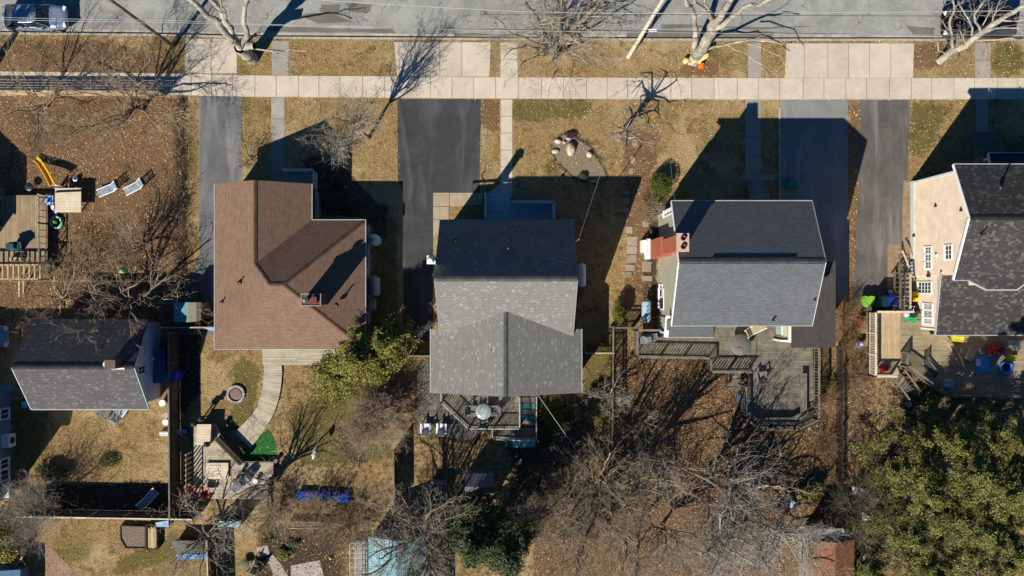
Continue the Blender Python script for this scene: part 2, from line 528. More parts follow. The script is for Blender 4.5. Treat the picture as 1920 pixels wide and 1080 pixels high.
drive_grey = asphalt('grey_driveway_asphalt', (.09, .09, .098), (.13, .132, .14), False, (.9, .12, 1))
drive_brown = asphalt('worn_driveway_asphalt', (.07, .066, .064), (.105, .097, .09), False, (1.3, .12, 1))
patch_mat = asphalt('road_patch_asphalt', (.16, .145, .125), (.115, .105, .09), False)
wood_grey = M('weathered_wood', (.19, .165, .13), (.105, .092, .075), 1.8, .85, .15, 22, fine=.2)
wood_tan = M('tan_wood', (.42, .32, .19), (.33, .25, .15), 1.5, .8, .12, 22, fine=.15)
wood_pale = M('pale_new_wood', (.58, .50, .37), (.48, .41, .30), 1.5, .8, .12, 22, fine=.12)
wood_brown = M('brown_fence_wood', (.10, .068, .045), (.07, .048, .034), 2.0, .85, .15, 20, fine=.2)
wood_dark = M('dark_wood', (.06, .045, .035), (.04, .03, .025), 2., .85, .1, 20)
white_trim = M('white_paint', (.74, .74, .72), (.66, .66, .64), 2, .5, 0, 30, fine=.05, spec=.4)
black = M('black_plastic', (.012, .012, .014), (.02, .02, .022), 3, .45, 0, 30, spec=.5)
metal = M('bare_metal', (.5, .5, .5), (.38, .38, .38), 3, .35, 0, 30, metal=.9)
glass = M('window_glass', (.03, .045, .06), (.02, .03, .04), 1.5, .08, 0, 30, spec=.9, fine=0)
rubber = M('tyre_rubber', (.012, .012, .012), None, 3, .8)
bark_grey = M('grey_bark', (.20, .165, .125), (.11, .09, .07), 2.2, .9, .4, 14, fine=.35)
bark_pale = M('pale_bark', (.36, .33, .28), (.19, .17, .14), 1.7, .9, .4, 12, fine=.35)
twig_brown = M('brown_twigs', (.36, .28, .19), (.24, .18, .12), .8, .9)
twig_grey = M('grey_twigs', (.32, .285, .23), (.2, .175, .14), .8, .9)
twig_pale = M('pale_twigs', (.36, .32, .26), (.24, .21, .17), .8, .9)

# ================================================================== kerb line and ground
KX = [-3000, 0, 300, 480, 960, 1440, 1920, 5000]; KY = [64, 64, 67, 72, 75, 76, 76, 76]
def kerbY(X):
    px = X * 25 + 960
    return (540 - np.interp(px, KX, KY)) / 25

def inpoly(x, y, poly):
    c = np.zeros(x.shape, bool); n = len(poly)
    for i in range(n):
        x0, y0 = poly[i]; x1, y1 = poly[(i + 1) % n]
        if y0 == y1: continue
        k = ((y0 > y) != (y1 > y)) & (x < (x1 - x0) * (y - y0) / (y1 - y0) + x0)
        c ^= k
    return c
# patches of soil / leaf litter / green grass, outlines in survey units
LEAF = [[(-200, 182), (340, 182), (345, 330), (352, 600), (300, 615), (-200, 600)], [(1165, 655), (1578, 655), (1585, 930), (1160, 930), (1150, 800)],
        [(1166, 240), (1240, 250), (1215, 380), (1228, 600), (1170, 610), (1175, 420)], [(1592, 190), (1612, 190), (1612, 640), (1640, 720), (1600, 950), (1585, 650)],
        [(1160, 930), (1600, 930), (1600, 1100), (1000, 1100), (1000, 980)], [(480, 985), (650, 985), (650, 1100), (480, 1100)], [(780, 870), (850, 870), (860, 905), (780, 910)],
        [(1555, 560), (1612, 520), (1612, 640), (1560, 650)], [(1450, 0), (1460, 0), (1460, 10)], [(1280, 118), (1345, 112), (1350, 145), (1270, 145)], [(1715, 80), (1775, 80), (1770, 125), (1712, 130)],
        [(902, 184), (938, 184), (938, 250), (902, 240)], [(-200, 76), (200, 76), (330, 112), (330, 140), (-200, 140)]]
GREEN = [[(440, 660), (492, 690), (470, 800), (410, 820), (440, 760)], [(610, 150), (700, 80), (720, 90), (640, 140)], [(1030, 280), (1010, 330), (1060, 330)],
         [(540, 760), (720, 720), (740, 860), (560, 880)], [(1710, 188), (1780, 200), (1740, 290), (1708, 300)], [(20, 770), (100, 770), (70, 870), (30, 900)],
         [(960, 184), (1120, 184), (1100, 220), (960, 230)], [(300, 1000), (345, 1000), (335, 1045), (240, 1075), (180, 1080)], [(700, 400), (742, 400), (742, 620), (700, 600)],
         [(1085, 640), (1150, 640), (1150, 860), (1110, 840)], [(350, 180), (372, 180), (372, 330), (345, 330)], [(1860, 80), (1920, 80), (1920, 140), (1870, 140)],
         [(1110, 850), (1160, 700), (1160, 900)]]
SOIL = [(.40, [(480, 700), (1600, 700), (1600, 1100), (480, 1100)]), (.30, [(-100, 180), (330, 180), (330, 600), (-100, 600)]), (.28, [(0, 80), (330, 80), (330, 140), (0, 140)]), (.3, [(960, 240), (1200, 240), (1200, 600), (1090, 600), (1090, 340), (960, 340)]), (.5, [(1590, 640), (1920, 640), (1920, 1100), (1590, 1100)]), (.7, [(960, 740), (1110, 740), (1110, 1000), (960, 1000)]), [(1035, 262), (1060, 248), (1108, 272), (1138, 330), (1132, 342), (1085, 340), (1040, 300)], [(590, 300), (640, 312), (660, 345), (700, 370), (722, 400), (726, 440), (700, 430), (680, 408), (600, 400)],
        [(40, 905), (318, 905), (318, 960), (30, 965)], [(500, 985), (620, 1000), (640, 1100), (480, 1100)], [(1215, 380), (1240, 380), (1228, 600), (1205, 600)],
        [(330, 625), (376, 625), (376, 740), (330, 790)], [(330, 170), (348, 170), (352, 600), (330, 600)], [(780, 680), (812, 665), (830, 745), (890, 800), (900, 830), (785, 815)],
        [(225, 980), (278, 985), (278, 1030), (240, 1030), (226, 1010)], [(640, 800), (690, 800), (680, 870), (650, 860)]]
def blur(a, k):
    for ax in (0, 1):
        for _ in range(k):
            a = (np.roll(a, 1, ax) + a * 2 + np.roll(a, -1, ax)) / 4
    return a

def build_ground():
    xs = np.concatenate([[-420, -260, -150, -90, -60], np.arange(-44, 44.01, .25), [60, 90, 150, 260, 420]])
    ts = np.concatenate([[-420, -260, -150, -100, -70, -55], np.arange(-44.3, -.01, .25), [0., .13], np.arange(.4, 6, .5), [12, 30, 70, 150, 300, 420]])
    X, T = np.meshgrid(xs, ts)
    Y = T + kerbY(X); Z = np.where(T >= .12, -.16, 0.)
    n, m = X.shape
    V = np.stack([X, Y, Z], -1).reshape(-1, 3)
    i = np.arange(n * m).reshape(n, m)
    Fc = np.stack([i[:-1, :-1], i[:-1, 1:], i[1:, 1:], i[1:, :-1]], -1).reshape(-1, 4)
    t = base('yard_ground', .95, 0, .1)
    p = t.coord('Pos')
    n1 = t.noise(.32, 5, .65, p, .5); n2 = t.noise(2.6, 5, .7, p); n3 = t.noise(13, 4, .7, p); n4 = t.noise(42, 2, .6, p)
    dry = t.mix(t.ramp(n2, .34, .66), (.34, .225, .095), (.17, .108, .042))
    dry = t.mix(t.ramp(n3, .5, .68), dry, (.60, .44, .24))
    dry = t.mix(t.ramp(t.noise(.16, 4, .6, p, .6), .5, .62, 0, .6), dry, t.mix(t.ramp(n3, .3, .6), (.27, .19, .09), (.60, .47, .27)))
    lf = t.mix(t.ramp(n3, .36, .64), (.22, .128, .066), (.07, .04, .022))
    lf = t.mix(t.ramp(n4, .52, .66), lf, (.46, .29, .165))
    gr = t.mix(t.ramp(n3, .35, .65), (.085, .085, .022), (.16, .13, .045))
    so = t.mix(t.ramp(n3, .35, .65), (.05, .038, .028), (.085, .064, .046))
    a = t.new('ShaderNodeAttribute', attribute_name='zone')
    s = t.new('ShaderNodeSeparateColor'); t.l.new(a.outputs['Color'], s.inputs[0])
    def zone(ch, nz, sh=.0):
        return t.ramp(t.math('ADD', s.outputs[ch], t.math('MULTIPLY', t.math('SUBTRACT', nz, .5), 1.3)), .35 + sh, .65 + sh)
    col = t.mix(t.ramp(n1, .54, .66, 0, .75), dry, gr)
    col = t.mix(t.math('MULTIPLY', zone(1, n2), .85), col, gr)
    col = t.mix(t.math('MULTIPLY', zone(0, n2), t.ramp(t.noise(.8, 4, .7, p, .8), .26, .42, .25, 1)), col, lf)
    col = t.mix(t.ramp(t.noise(.55, 6, .75, p, 1.2), .53, .68, 0, .75), col, (.075, .05, .026))
    col = t.mix(zone(2, n2, .02), col, so)
    col = t.mix(1., col, t.mix(t.ramp(n4, .25, .75), (.45, .45, .45), (1.5, 1.5, 1.5)), 'MULTIPLY')
    t.l.new(t.tone(col), t.b.inputs['Base Color'])
    t.bump(t.math('ADD', n3, t.math('MULTIPLY', n4, .7)), .8, .09)
    o = np_mesh('ground', V, Fc, np.ones(len(Fc)), t.m)
    px = X * 25 + 960; py = 540 - Y * 25
    z = np.zeros((n, m, 4), np.float32); z[..., 3] = 1
    for ch, L in enumerate((LEAF, GREEN, SOIL)):
        w = np.zeros(X.shape, np.float32)
        for poly in L:
            k, q = (poly if isinstance(poly, tuple) else (1., poly)); w = np.maximum(w, inpoly(px, py, q) * k)
        z[..., ch] = blur(w.astype(np.float32), 2 if ch != 1 else 6)
    at = o.data.attributes.new('zone', 'FLOAT_COLOR', 'POINT'); at.data.foreach_set('color', z.reshape(-1))
    tag(o, kind='structure')
build_ground()

def sheet(name, polys, z, mat, kind='structure', tones=None):
    m = MB()
    for k, poly in enumerate(polys):
        pts = [P(x, y, 0) for x, y in poly]
        a = sum(pts[i].x * pts[(i + 1) % len(pts)].y - pts[(i + 1) % len(pts)].x * pts[i].y for i in range(len(pts)))
        if a < 0: pts = pts[::-1]
        m.face([(p.x, p.y, z) for p in pts], tones[k] if tones else 1)
    return tag(m.build(name, mat), kind=kind)

# road, gutter, kerb
mr = MB(); mk = MB(); mg = MB()
kx = [-6000, -1500, 0, 150, 300, 480, 720, 960, 1200, 1440, 1920, 3500, 8000]
for a, b in zip(kx, kx[1:]):
    xa, xb = (a - 960) / 25, (b - 960) / 25; ya, yb = float(kerbY(xa)), float(kerbY(xb))
    mr.face([(xa, ya + .3, -.12), (xb, yb + .3, -.12), (xb, yb + 10.5, -.12), (xa, ya + 10.5, -.12)])
k = -30.
for i in range(90):       # kerb stones and gutter in short lengths
    xa, xb = -60 + i * 1.5, -60 + i * 1.5 + 1.485; ya, yb = float(kerbY(xa)), float(kerbY(xb))
    tn = R.uniform(.85, 1.12)
    mk.mesh([(xa, ya - .02, -.2), (xb, yb - .02, -.2), (xb, yb + .14, -.2), (xa, ya + .14, -.2), (xa, ya - .02, .022), (xb, yb - .02, .022), (xb, yb + .14, .018), (xa, ya + .14, .018)], MB.HEX, tn)
    mg.face([(xa, ya + .14, -.116), (xb, yb + .14, -.116), (xb, yb + .46, -.114), (xa, ya + .46, -.114)], R.uniform(.8, 1.1))
tag(mr.build('road', road_mat), kind='structure')
tag(mk.build('kerb', kerb_mat), kind='structure')
tag(mg.build('gutter', kerb_mat), kind='structure')
# darker asphalt repairs and dirt along the edge of the road
rr = random.Random(5)
def rough_poly(pts, amp=3, sub=4, rnd=rr):
    out = []
    for i in range(len(pts)):
        a, b = pts[i], pts[(i + 1) % len(pts)]
        for j in range(sub): out.append((a[0] + (b[0] - a[0]) * j / sub + rnd.uniform(-amp, amp), a[1] + (b[1] - a[1]) * j / sub + rnd.uniform(-amp, amp) * .5))
    return out
def road_sheet(name, polys, z, mat):
    m = MB()
    for poly in polys:
        m.face([(x, y, z) for x, y in [(P(a, b, z).x, P(a, b, z).y) for a, b in poly]][::-1])
    o = m.build(name, mat)
    for pl in o.data.polygons: pass
    return tag(o, kind='structure')
mp = MB()
for poly in ([(600, 8), (636, 8), (636, 24), (602, 24)], [(500, 49), (735, 55), (745, 62), (500, 60)], [(1240, 46), (1440, 50), (1530, 48), (1420, 55), (1240, 53)],
             [(1175, 58), (1450, 60), (1450, 70), (1175, 69)], [(560, 28), (612, 22), (660, 40), (600, 44)], [(1700, 48), (1752, 52), (1750, 66), (1712, 64)], [(650, 6), (700, 10), (690, 24), (655, 22)], [(850, 62), (930, 64), (1000, 66), (850, 68)]):
    q = rough_poly(poly)
    pts = [P(x, y, -.11) for x, y in q]
    if sum(pts[i].x * pts[(i + 1) % len(pts)].y - pts[(i + 1) % len(pts)].x * pts[i].y for i in range(len(pts))) < 0: pts = pts[::-1]
    mp.face(pts)
tag(mp.build('road_patches', patch_mat), kind='structure')

# sidewalk of separate slabs
def walkY(px): return np.interp(px, [-2000, 0, 330, 480, 960, 1440, 1920, 4000], [133, 134, 138, 141.5, 145, 146.6, 146.2, 146])
ms = MB(); x = -1200.
JO = []
while x < 3200:
    w = 41 + R.uniform(-3, 3); a, b = x + .5, x + w - .5
    q = [(a, walkY(a) + 40), (b, walkY(b) + 40), (b, walkY(b)), (a, walkY(a))]
    pts = [P(u, v, 0) for u, v in q]
    t = R.uniform(.93, 1.07)
    ms.prism([(p.x, p.y) for p in pts], -.05, .02, t)
    x += w
tag(ms.build('sidewalk', concrete), kind='structure')
sheet('sidewalk_bed', [[(-1200, 133), (0, 134), (330, 138), (480, 141.5), (960, 145), (1440, 146.6), (1920, 146.2), (3200, 146), (3200, 186), (1920, 186), (1440, 186.5), (960, 185), (480, 181.5), (330, 178), (0, 174), (-1200, 173)]], .006, patch_mat)

def slabs(name, polys, z, mat, var=.06, kind='structure'):
    m = MB()
    for poly in polys:
        pts = [P(u, v, 0) for u, v in poly]
        cx = sum(p.x for p in pts) / len(pts); cy = sum(p.y for p in pts) / len(pts)
        sh = lambda p: (p.x + (.02 if p.x < cx else -.02), p.y + (.02 if p.y < cy else -.02))
        m.prism([sh(p) for p in pts], -.04, z, 1 + R.uniform(-var, var))
    return tag(m.build(name, mat), kind=kind)
def cols(xs_top, xs_bot, y0, y1):
    return [[(xs_top[i], y0), (xs_top[i + 1], y0), (xs_bot[i + 1], y1), (xs_bot[i], y1)] for i in range(len(xs_top) - 1)]
slabs('driveway_apron', cols([347, 396, 444], [347, 396, 445], 72, 138), .018, concrete)
slabs('driveway_apron', cols([738, 778, 824, 866, 921], [745, 784, 825, 866, 918], 79, 144), .018, concrete)
slabs('driveway_apron', cols([1474, 1508, 1552, 1591, 1630, 1670, 1714], [1471, 1508, 1552, 1591, 1630, 1670, 1712], 81, 146.5), .018, concrete)
for (a, b, y0, y1) in ((509, 542, 76, 141), (938, 971, 79, 145), (1402, 1428, 80, 146), (1828, 1857, 80, 146)):
    slabs('verge_path', [[(a, y0 + (y1 - y0) * i / 2), (b, y0 + (y1 - y0) * i / 2), (b, y0 + (y1 - y0) * (i + 1) / 2), (a, y0 + (y1 - y0) * (i + 1) / 2)] for i in range(2)], .014, concrete_grey if a != 938 else concrete)
def path(name, a, b, y0, y1, n, mat=concrete_grey, extra=()):
    slabs(name, [[(a, y0 + (y1 - y0) * i / n), (b, y0 + (y1 - y0) * i / n), (b, y0 + (y1 - y0) * (i + 1) / n), (a, y0 + (y1 - y0) * (i + 1) / n)] for i in range(n)] + list(extra), .014, mat)
path('front_path', 508, 534, 182, 345, 4, extra=[[(534, 318), (592, 318), (592, 345), (534, 345)]])
path('front_path', 938, 961, 186, 345, 5, concrete, extra=[[(935, 345), (961, 345), (961, 372), (905, 372)]])
path('front_path', 1397, 1427, 187, 326, 4, extra=[[(1391, 326), (1456, 326), (1456, 338), (1391, 338)], [(1408, 338), (1432, 338), (1432, 376), (1408, 376)]])
path('front_path', 1829, 1853, 187, 248, 2)
slabs('entry_pad', [[(812, 361), (843, 361), (843, 387), (812, 387)], [(843, 361), (905, 361), (905, 385), (843, 387)], [(812, 387), (842, 387), (842, 412), (812, 412)], [(812, 412), (842, 412), (842, 440), (812, 440)]], .03, M('tan_pavers', (.36, .29, .2), (.28, .225, .16), 1.5, .9, .2))
sheet('driveway', [[(373, 180), (453, 181), (454, 340), (447, 430), (447, 628), (330, 628), (338, 560), (374, 480)]], .008, drive_grey)
sheet('driveway', [[(745, 186), (902, 186), (899, 361), (812, 361), (812, 640), (757, 640), (755, 352), (746, 340)]], .008, drive_dark)
sheet('driveway', [[(1464, 187), (1590, 187), (1590, 560), (1500, 600), (1464, 600)]], .008, asphalt('pale_driveway_asphalt', (.20, .205, .20), (.16, .165, .165), False, (1.1, .16, 1)))
sheet('driveway', [[(1613, 187), (1706, 187), (1702, 330), (1692, 470), (1664, 470), (1664, 540), (1722, 560), (1722, 600), (1640, 600), (1600, 560), (1606, 400)]], .008, drive_brown)
m = MB()
for i in range(10): m.box((1459.5 - 960) / 25, (1463.5 - 960) / 25, (540 - 200 - i * 19) / 25, (540 - 200 - i * 19 - 18.6) / 25, -.02, .05, R.uniform(.85, 1.1))
tag(m.build('driveway_edging', kerb_mat), kind='structure')
# paver strip beside the last driveway
pm = base('brick_pavers', .9); uvp = pm.coord('Pos'); bt = pm.new('ShaderNodeTexBrick'); pm.l.new(uvp, bt.inputs[0])
bt.inputs['Scale'].default_value = 1; bt.inputs['Brick Width'].default_value = .24; bt.inputs['Row Height'].default_value = .12; bt.inputs['Mortar Size'].default_value = .012
bt.inputs['Color1'].default_value = (.30, .22, .13, 1); bt.inputs['Color2'].default_value = (.2, .145, .09, 1); bt.inputs['Mortar'].default_value = (.08, .06, .045, 1)
pm.l.new(pm.tone(bt.outputs[0]), pm.b.inputs['Base Color'])
sheet('paver_strip', [[(1694, 338), (1707, 338), (1707, 470), (1690, 470)], [(1664, 458), (1692, 458), (1692, 524), (1664, 524)]], .014, pm.m)
gb = random.Random(9)
sheet('gravel_bed', [rough_poly([(1036, 264), (1060, 252), (1106, 274), (1138, 330), (1128, 340), (1086, 338), (1044, 302)], 2.5, 5, gb)], .006, M('gravel', (.22, .17, .12), (.14, .108, .078), 9, .95, .6, 36, fine=.35))
sheet('mulch_bed', [rough_poly([(560, 300), (600, 292), (650, 318), (690, 360), (716, 398), (728, 446), (712, 450), (690, 410), (604, 400), (598, 330)], 3, 5, gb)], .006, M('mulch', (.05, .035, .025), (.08, .058, .04), 7, .95, .6, 30, fine=.35))
# stepping stones and flagstones
fl = M('flagstone', (.27, .22, .165), (.2, .165, .125), 1.4, .9, .3, 16)
def stone_poly(cx, cy, rx, ry, n=9):
    return [(cx + rx * math.cos(2 * PI * k / n) * R.uniform(.85, 1.1), cy + ry * math.sin(2 * PI * k / n) * R.uniform(.85, 1.1)) for k in range(n)]
stones = [(1174, 361, 6, 5), (1174, 377, 6, 6), (1173, 394, 6, 5.5), (1172, 412, 6, 6), (1179, 431, 7, 6.5), (1185, 452, 10, 8.5), (1184, 469, 10, 7.5), (1184, 485, 10, 7.5), (1181, 502, 9, 6), (1177, 515, 8, 5.5), (1190, 268, 6, 8), (1186, 300, 5, 8), (1183, 322, 5, 6), (1212, 500, 9, 10), (1213, 522, 10, 5), (1210, 420, 6, 5)]
def stone_thing(i, sx, sy, rx, ry, lab, grp, sq=False):
    m = MB(); pl = [P(a, b, 0) for a, b in (stone_poly(sx, sy, rx, ry) if not sq else [(sx - rx, sy - ry), (sx + rx, sy - ry + .6), (sx + rx - .5, sy + ry), (sx - rx + .8, sy + ry)])]
    m.prism([(p.x, p.y) for p in pl], -.03, .035 + R.uniform(0, .02), R.uniform(.85, 1.2))
    tag(m.build('stepping_stone', fl, loc=P(sx, sy, 0)), lab, 'stepping stone', grp)
for i, (a, b, c, d) in enumerate(stones):
    if i < 4: stone_thing(i, a, b, c, d, ['topmost round stepping stone in the shade beside the grey gabled house', 'second round stepping stone from the top in the house shade', 'third round stepping stone from the top in the house shade', 'lowest of the four round stepping stones in the house shade'][i], 'stepping stones between the two middle houses')
    elif i < 10: stone_thing(i, a, b, c, d, 'flat tan flagstone in the sunlit side path between the middle houses', 'flagstones of the side path', True)
    elif i < 13: stone_thing(i, a, b, c, d, 'grey flagstone sunk in the lawn above the round green shrub', 'flagstones in the lawn')
    else: stone_thing(i, a, b, c, d, ['pale square slab beside the chimney wall', 'narrow pale slab below the square slab by the chimney wall', 'small slab among brown twigs above the chimney'][i - 13], 'slabs by the chimney wall', True)
# ================================================================== houses
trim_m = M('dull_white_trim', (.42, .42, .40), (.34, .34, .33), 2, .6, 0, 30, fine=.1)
sh_brown = shingles('brown_shingles', (.20, .128, .09), (.158, .10, .07))
sh_teal = shingles('slate_shingles', (.175, .175, .165), (.152, .153, .146), (.29, .29, .265), .82)
sh_grey = shingles('grey_shingles', (.12, .13, .142), (.095, .103, .114))
sh_lean = shingles('brown_grey_shingles', (.085, .075, .072), (.065, .058, .056))
sh_dark = shingles('charcoal_shingles', (.058, .056, .055), (.040, .039, .039), (.17, .16, .155), .72)
sh_old = shingles('old_grey_shingles', (.088, .086, .09), (.07, .069, .072), (.17, .165, .16), .78)
brick_red = base('red_brick', .85)
_u = brick_red.coord('UV'); _b = brick_red.new('ShaderNodeTexBrick'); brick_red.l.new(_u, _b.inputs[0])
_b.inputs['Scale'].default_value = 1; _b.inputs['Brick Width'].default_value = .22; _b.inputs['Row Height'].default_value = .075; _b.inputs['Mortar Size'].default_value = .009
_b.inputs['Color1'].default_value = (.40, .10, .04, 1); _b.inputs['Color2'].default_value = (.30, .085, .045, 1); _b.inputs['Mortar'].default_value = (.22, .09, .055, 1)
brick_red.l.new(brick_red.tone(_b.outputs[0]), brick_red.b.inputs['Base Color']); brick_red = brick_red.m
sd_sage = siding('sage_siding', (.36, .36, .28), .12)
sd_peach = siding('peach_siding', (.78, .63, .50), .12)
sd_lilac = siding('lilac_grey_siding', (.66, .68, .78), .14)
sd_blue = siding('blue_grey_siding', (.13, .2, .27), .14)
sd_red = siding('dark_red_siding', (.085, .022, .016), .14)
sd_tan = siding('taupe_siding', (.3, .28, .25), .14)
found = M('foundation_concrete', (.45, .45, .43), (.38, .38, .36), 1.5, .9)
copper = M('rust_cap', (.16, .04, .03), None, 3, .8)

def gable_x(x0, x1, ys, yn, yr, es, en, r):     # ridge along x; returns slopes
    return [(x0, ys, es), (x1, ys, es), (x1, yr, r), (x0, yr, r)], [(x0, yr, r), (x1, yr, r), (x1, yn, en), (x0, yn, en)]
def walls_gable_x(x0, x1, ys, yn, yr, es, en, r, z0=0):
    m = MB()
    for x, flip in ((x0, 1), (x1, 0)):
        pts = [(x, ys, z0), (x, yn, z0), (x, yn, en), (x, yr, r), (x, ys, es)]
        m.face(pts if not flip else pts[::-1])
    m.face([(x0, ys, z0), (x1, ys, z0), (x1, ys, es), (x0, ys, es)]); m.face([(x1, yn, z0), (x0, yn, z0), (x0, yn, en), (x1, yn, en)])
    return m
def edge(mb, a, b, w=.05, h=.11): return mb.beam(a, b, w, h)
def cap(mb, a, b, w=.24):          # ridge shingles: a shallow inverted V in short lengths
    a, b = Vector(a), Vector(b); d = b - a; L = d.length; n = max(1, int(L / .28)); d.normalize()
    s = d.cross(Vector((0, 0, 1))).normalized() * (w / 2)
    for i in range(n):
        p, q = a + d * (L * i / n), a + d * (L * (i + 1) / n - .004); up = Vector((0, 0, .022 + .006 * (i % 2))); dn = Vector((0, 0, -w * .22))
        t = R.uniform(.8, 1.15)
        mb.face([p + up, p + s + dn + up, q + s + dn + up, q + up], t); mb.face([p + up, q + up, q - s + dn + up, p - s + dn + up], t)
        mb.face([p + s + dn, p + s + dn + up, p + up, p - s + dn + up, p - s + dn], t)
def vent_pipe(parent, p, r=.05, h=.4):
    m = MB(); m.tube(p, p + Vector((0, 0, h)), r, r, 8); m.lathe((p.x, p.y, p.z - .03), [(.16, 0), (.14, .05), (r, .08)], 10)
    return m.build('vent_pipe', black, parent)
def win_x(parent, X, ya, yb, za, zb, s=-1, nx=2, nz=2, fr=.09, mat=None):
    """window on a wall in the plane x = X, looking to side s"""
    m = MB(); o = .05 * s
    if ya > yb: ya, yb = yb, ya
    if za > zb: za, zb = zb, za
    for a, b, c, d in ((ya - fr, ya, za - fr, zb + fr), (yb, yb + fr, za - fr, zb + fr), (ya, yb, za - fr, za), (ya, yb, zb, zb + fr)):
        m.box(X, X + o, a, b, c, d)
    for i in range(1, nx): y = ya + (yb - ya) * i / nx; m.box(X + o * .2, X + o * .8, y - .02, y + .02, za, zb)
    for i in range(1, nz): z = za + (zb - za) * i / nz; m.box(X + o * .2, X + o * .8, ya, yb, z - .02, z + .02)
    f = m.build('window', white_trim, parent)
    g = MB(); g.box(X + .004 * s, X + o * .3, ya, yb, za, zb); g.build('pane', mat or glass, f)
    m = MB(); m.box(X, X + .09 * s, ya - fr - .03, yb + fr + .03, za - fr - .04, za - fr); m.build('sill', white_trim, f)
    return f

# ---------------------------------------------------------------- brown hip-roofed bungalow
h2 = thing('brown_roofed_house', 'bungalow with a brown shingle hip roof and a wing towards the street', 'house', (-15.8, .4, 0))
E = 2.8
X0, X1 = (430 - 960) / 25, (699.5 - 960) / 25; Y1, Y0 = (540 - 418.5) / 25, (540 - 649) / 25
XW = (604 - 960) / 25; YN = (540 - 354.5) / 25
rz = 5.25; ym = (Y0 + Y1) / 2; ra = (548.6 - 960) / 25; rb = (572 - 960) / 25
xr = (518 - 960) / 25; wz = 4.65
sl = (wz - E) / (xr - X0)
m = MB()
q = Vector(((ra), ym, rz))
yv = Y1 - 0.0
k = (rz - E) / (ra - X0)
# wing ridge meets the main hip where the main west slope reaches the ridge height of the wing
xa = X0 + (wz - E) / k
m.slab([(X0, Y0, E), (ra, ym, rz), (xr, ym + 1.44, wz), (xr, YN, wz), (X0, YN, E)], .12, (0, 1, 0))                     # west
m.slab([(X0, Y0, E), (X1, Y0, E), (rb, ym, rz), (ra, ym, rz)], .12, (1, 0, 0))                                          # south
m.slab([(X1, Y0, E), (X1, Y1, E), (rb, ym, rz)], .12, (0, 1, 0))                                                        # east
m.slab([(X1, Y1, E), (XW, Y1, E), (xr, ym + 1.44, wz), (ra, ym, rz), (rb, ym, rz)], .12, (1, 0, 0))                     # north
m.slab([(XW, Y1, E), (XW, YN, E), (xr, YN, wz), (xr, ym + 1.44, wz)], .12, (0, 1, 0))                                   # wing east
rf = m.build('roof', sh_brown, h2)
m = MB()
for a, b in (((X1, Y0, E), (rb, ym, rz)), ((X1, Y1, E), (rb, ym, rz)), ((ra, ym, rz), (rb, ym, rz)), ((ra, ym, rz), (xr, ym + 1.44, wz)), ((xr, ym + 1.44, wz), (xr, YN, wz))): cap(m, a, b)
m.build('ridge_cap', sh_brown, rf)
m = MB()
for a, b in (((X0, Y0), (X0, YN)), ((XW, YN), (XW, Y1)), ((XW, Y1), (X1, Y1)), ((X1, Y1), (X1, Y0)), ((X1, Y0), (X0, Y0))):
    m.beam((*a, E - .03), (*b, E - .03), .045, .12)
m.build('gutter', trim_m, h2)
m = MB(); i = .42
m.prism([(X0 + i, Y0 + i), (X1 - i, Y0 + i), (X1 - i, Y1 - i), (XW - i, Y1 - i), (XW - i, YN - .25), (X0 + i, YN - .25)], .55, E - .05)
m.face([(XW - i, YN - .25, E - .1), (X0 + i, YN - .25, E - .1), (xr, YN - .25, wz - .15)][::-1])
m.build('wall', sd_red, h2)
m = MB(); i = .24
m.prism([(X0 + i, Y0 + i), (X1 - i, Y0 + i), (X1 - i, Y1 - i), (XW - i, Y1 - i), (XW - i, YN - .3), (X0 + i, YN - .3)], -.1, .55)
m.build('foundation', found, h2)
for y in ((540 - 506) / 25, (540 - 512) / 25):
    m = MB(); m.box(X1 - .4, X1 - .3, y - .05, y + .05, .5, E - .1); m.beam((X1 - .35, y, E - .15), (X1, y, E - .1), .08, .08); m.build('downspout', white_trim, h2)
win_x(h2, X1 - .42, 1.2, 2.4, 1.2, 2.1, 1)
win_x(h2, X1 - .42, -2.6, -1.4, 1.2, 2.1, 1)
# chimney with two flues
c = P(586, 562, 5.6)
ch = MB(); cx, cy = c.x, c.y
ch.box(cx - .62, cx + .62, cy - .36, cy + .36, 3.3, 6.0)
cho = ch.build('chimney', M('dark_chimney_brick', (.12, .07, .055), (.07, .045, .04), 4, .9, .2), h2)
m = MB(); m.box(cx - .68, cx + .68, cy - .42, cy - .36, 5.9, 6.05); m.box(cx - .68, cx + .68, cy + .36, cy + .42, 5.9, 6.05); m.box(cx - .68, cx - .62, cy - .36, cy + .36, 5.9, 6.05); m.box(cx + .62, cx + .68, cy - .36, cy + .36, 5.9, 6.05); m.build('chimney_crown', M('dull_flashing', (.26, .27, .28), (.2, .2, .21), 4, .5), cho)
m = MB(); m.lathe((cx - .25, cy, 6.0), [(.13, 0), (.13, .55), (.2, .56), (.2, .62), (.02, .72)], 14); m.build('flue', metal, cho)
m = MB(); m.box(cx + .1, cx + .45, cy - .2, cy + .2, 6.0, 6.28); m.build('flue', copper, cho)
for a, b, z in ((450, 529, 4.1), (417, 566, 3.2), (631, 571, 4.0)): vent_pipe(h2, P(a, b, z), .05, .45)
# white porch rail and steps on the street side
pr = thing('entry_porch', 'small concrete porch with a white balustrade at the brown roofed house', 'porch', P(565, 332))
m = MB(); a = P(534, 346); b = P(596, 318); m.box(a.x, b.x, a.y - .8, b.y, 0, .45); m.build('porch_floor', concrete_grey, pr)
p1, p2, p3 = P(537, 321, .45), P(594, 321, .45), P(594, 352, .45)
railing([(p1.x, p1.y), (p2.x, p2.y), (p3.x, p3.y)], .45, .9, .2, 1.6, pr, white_trim, (.08, .05), .04)

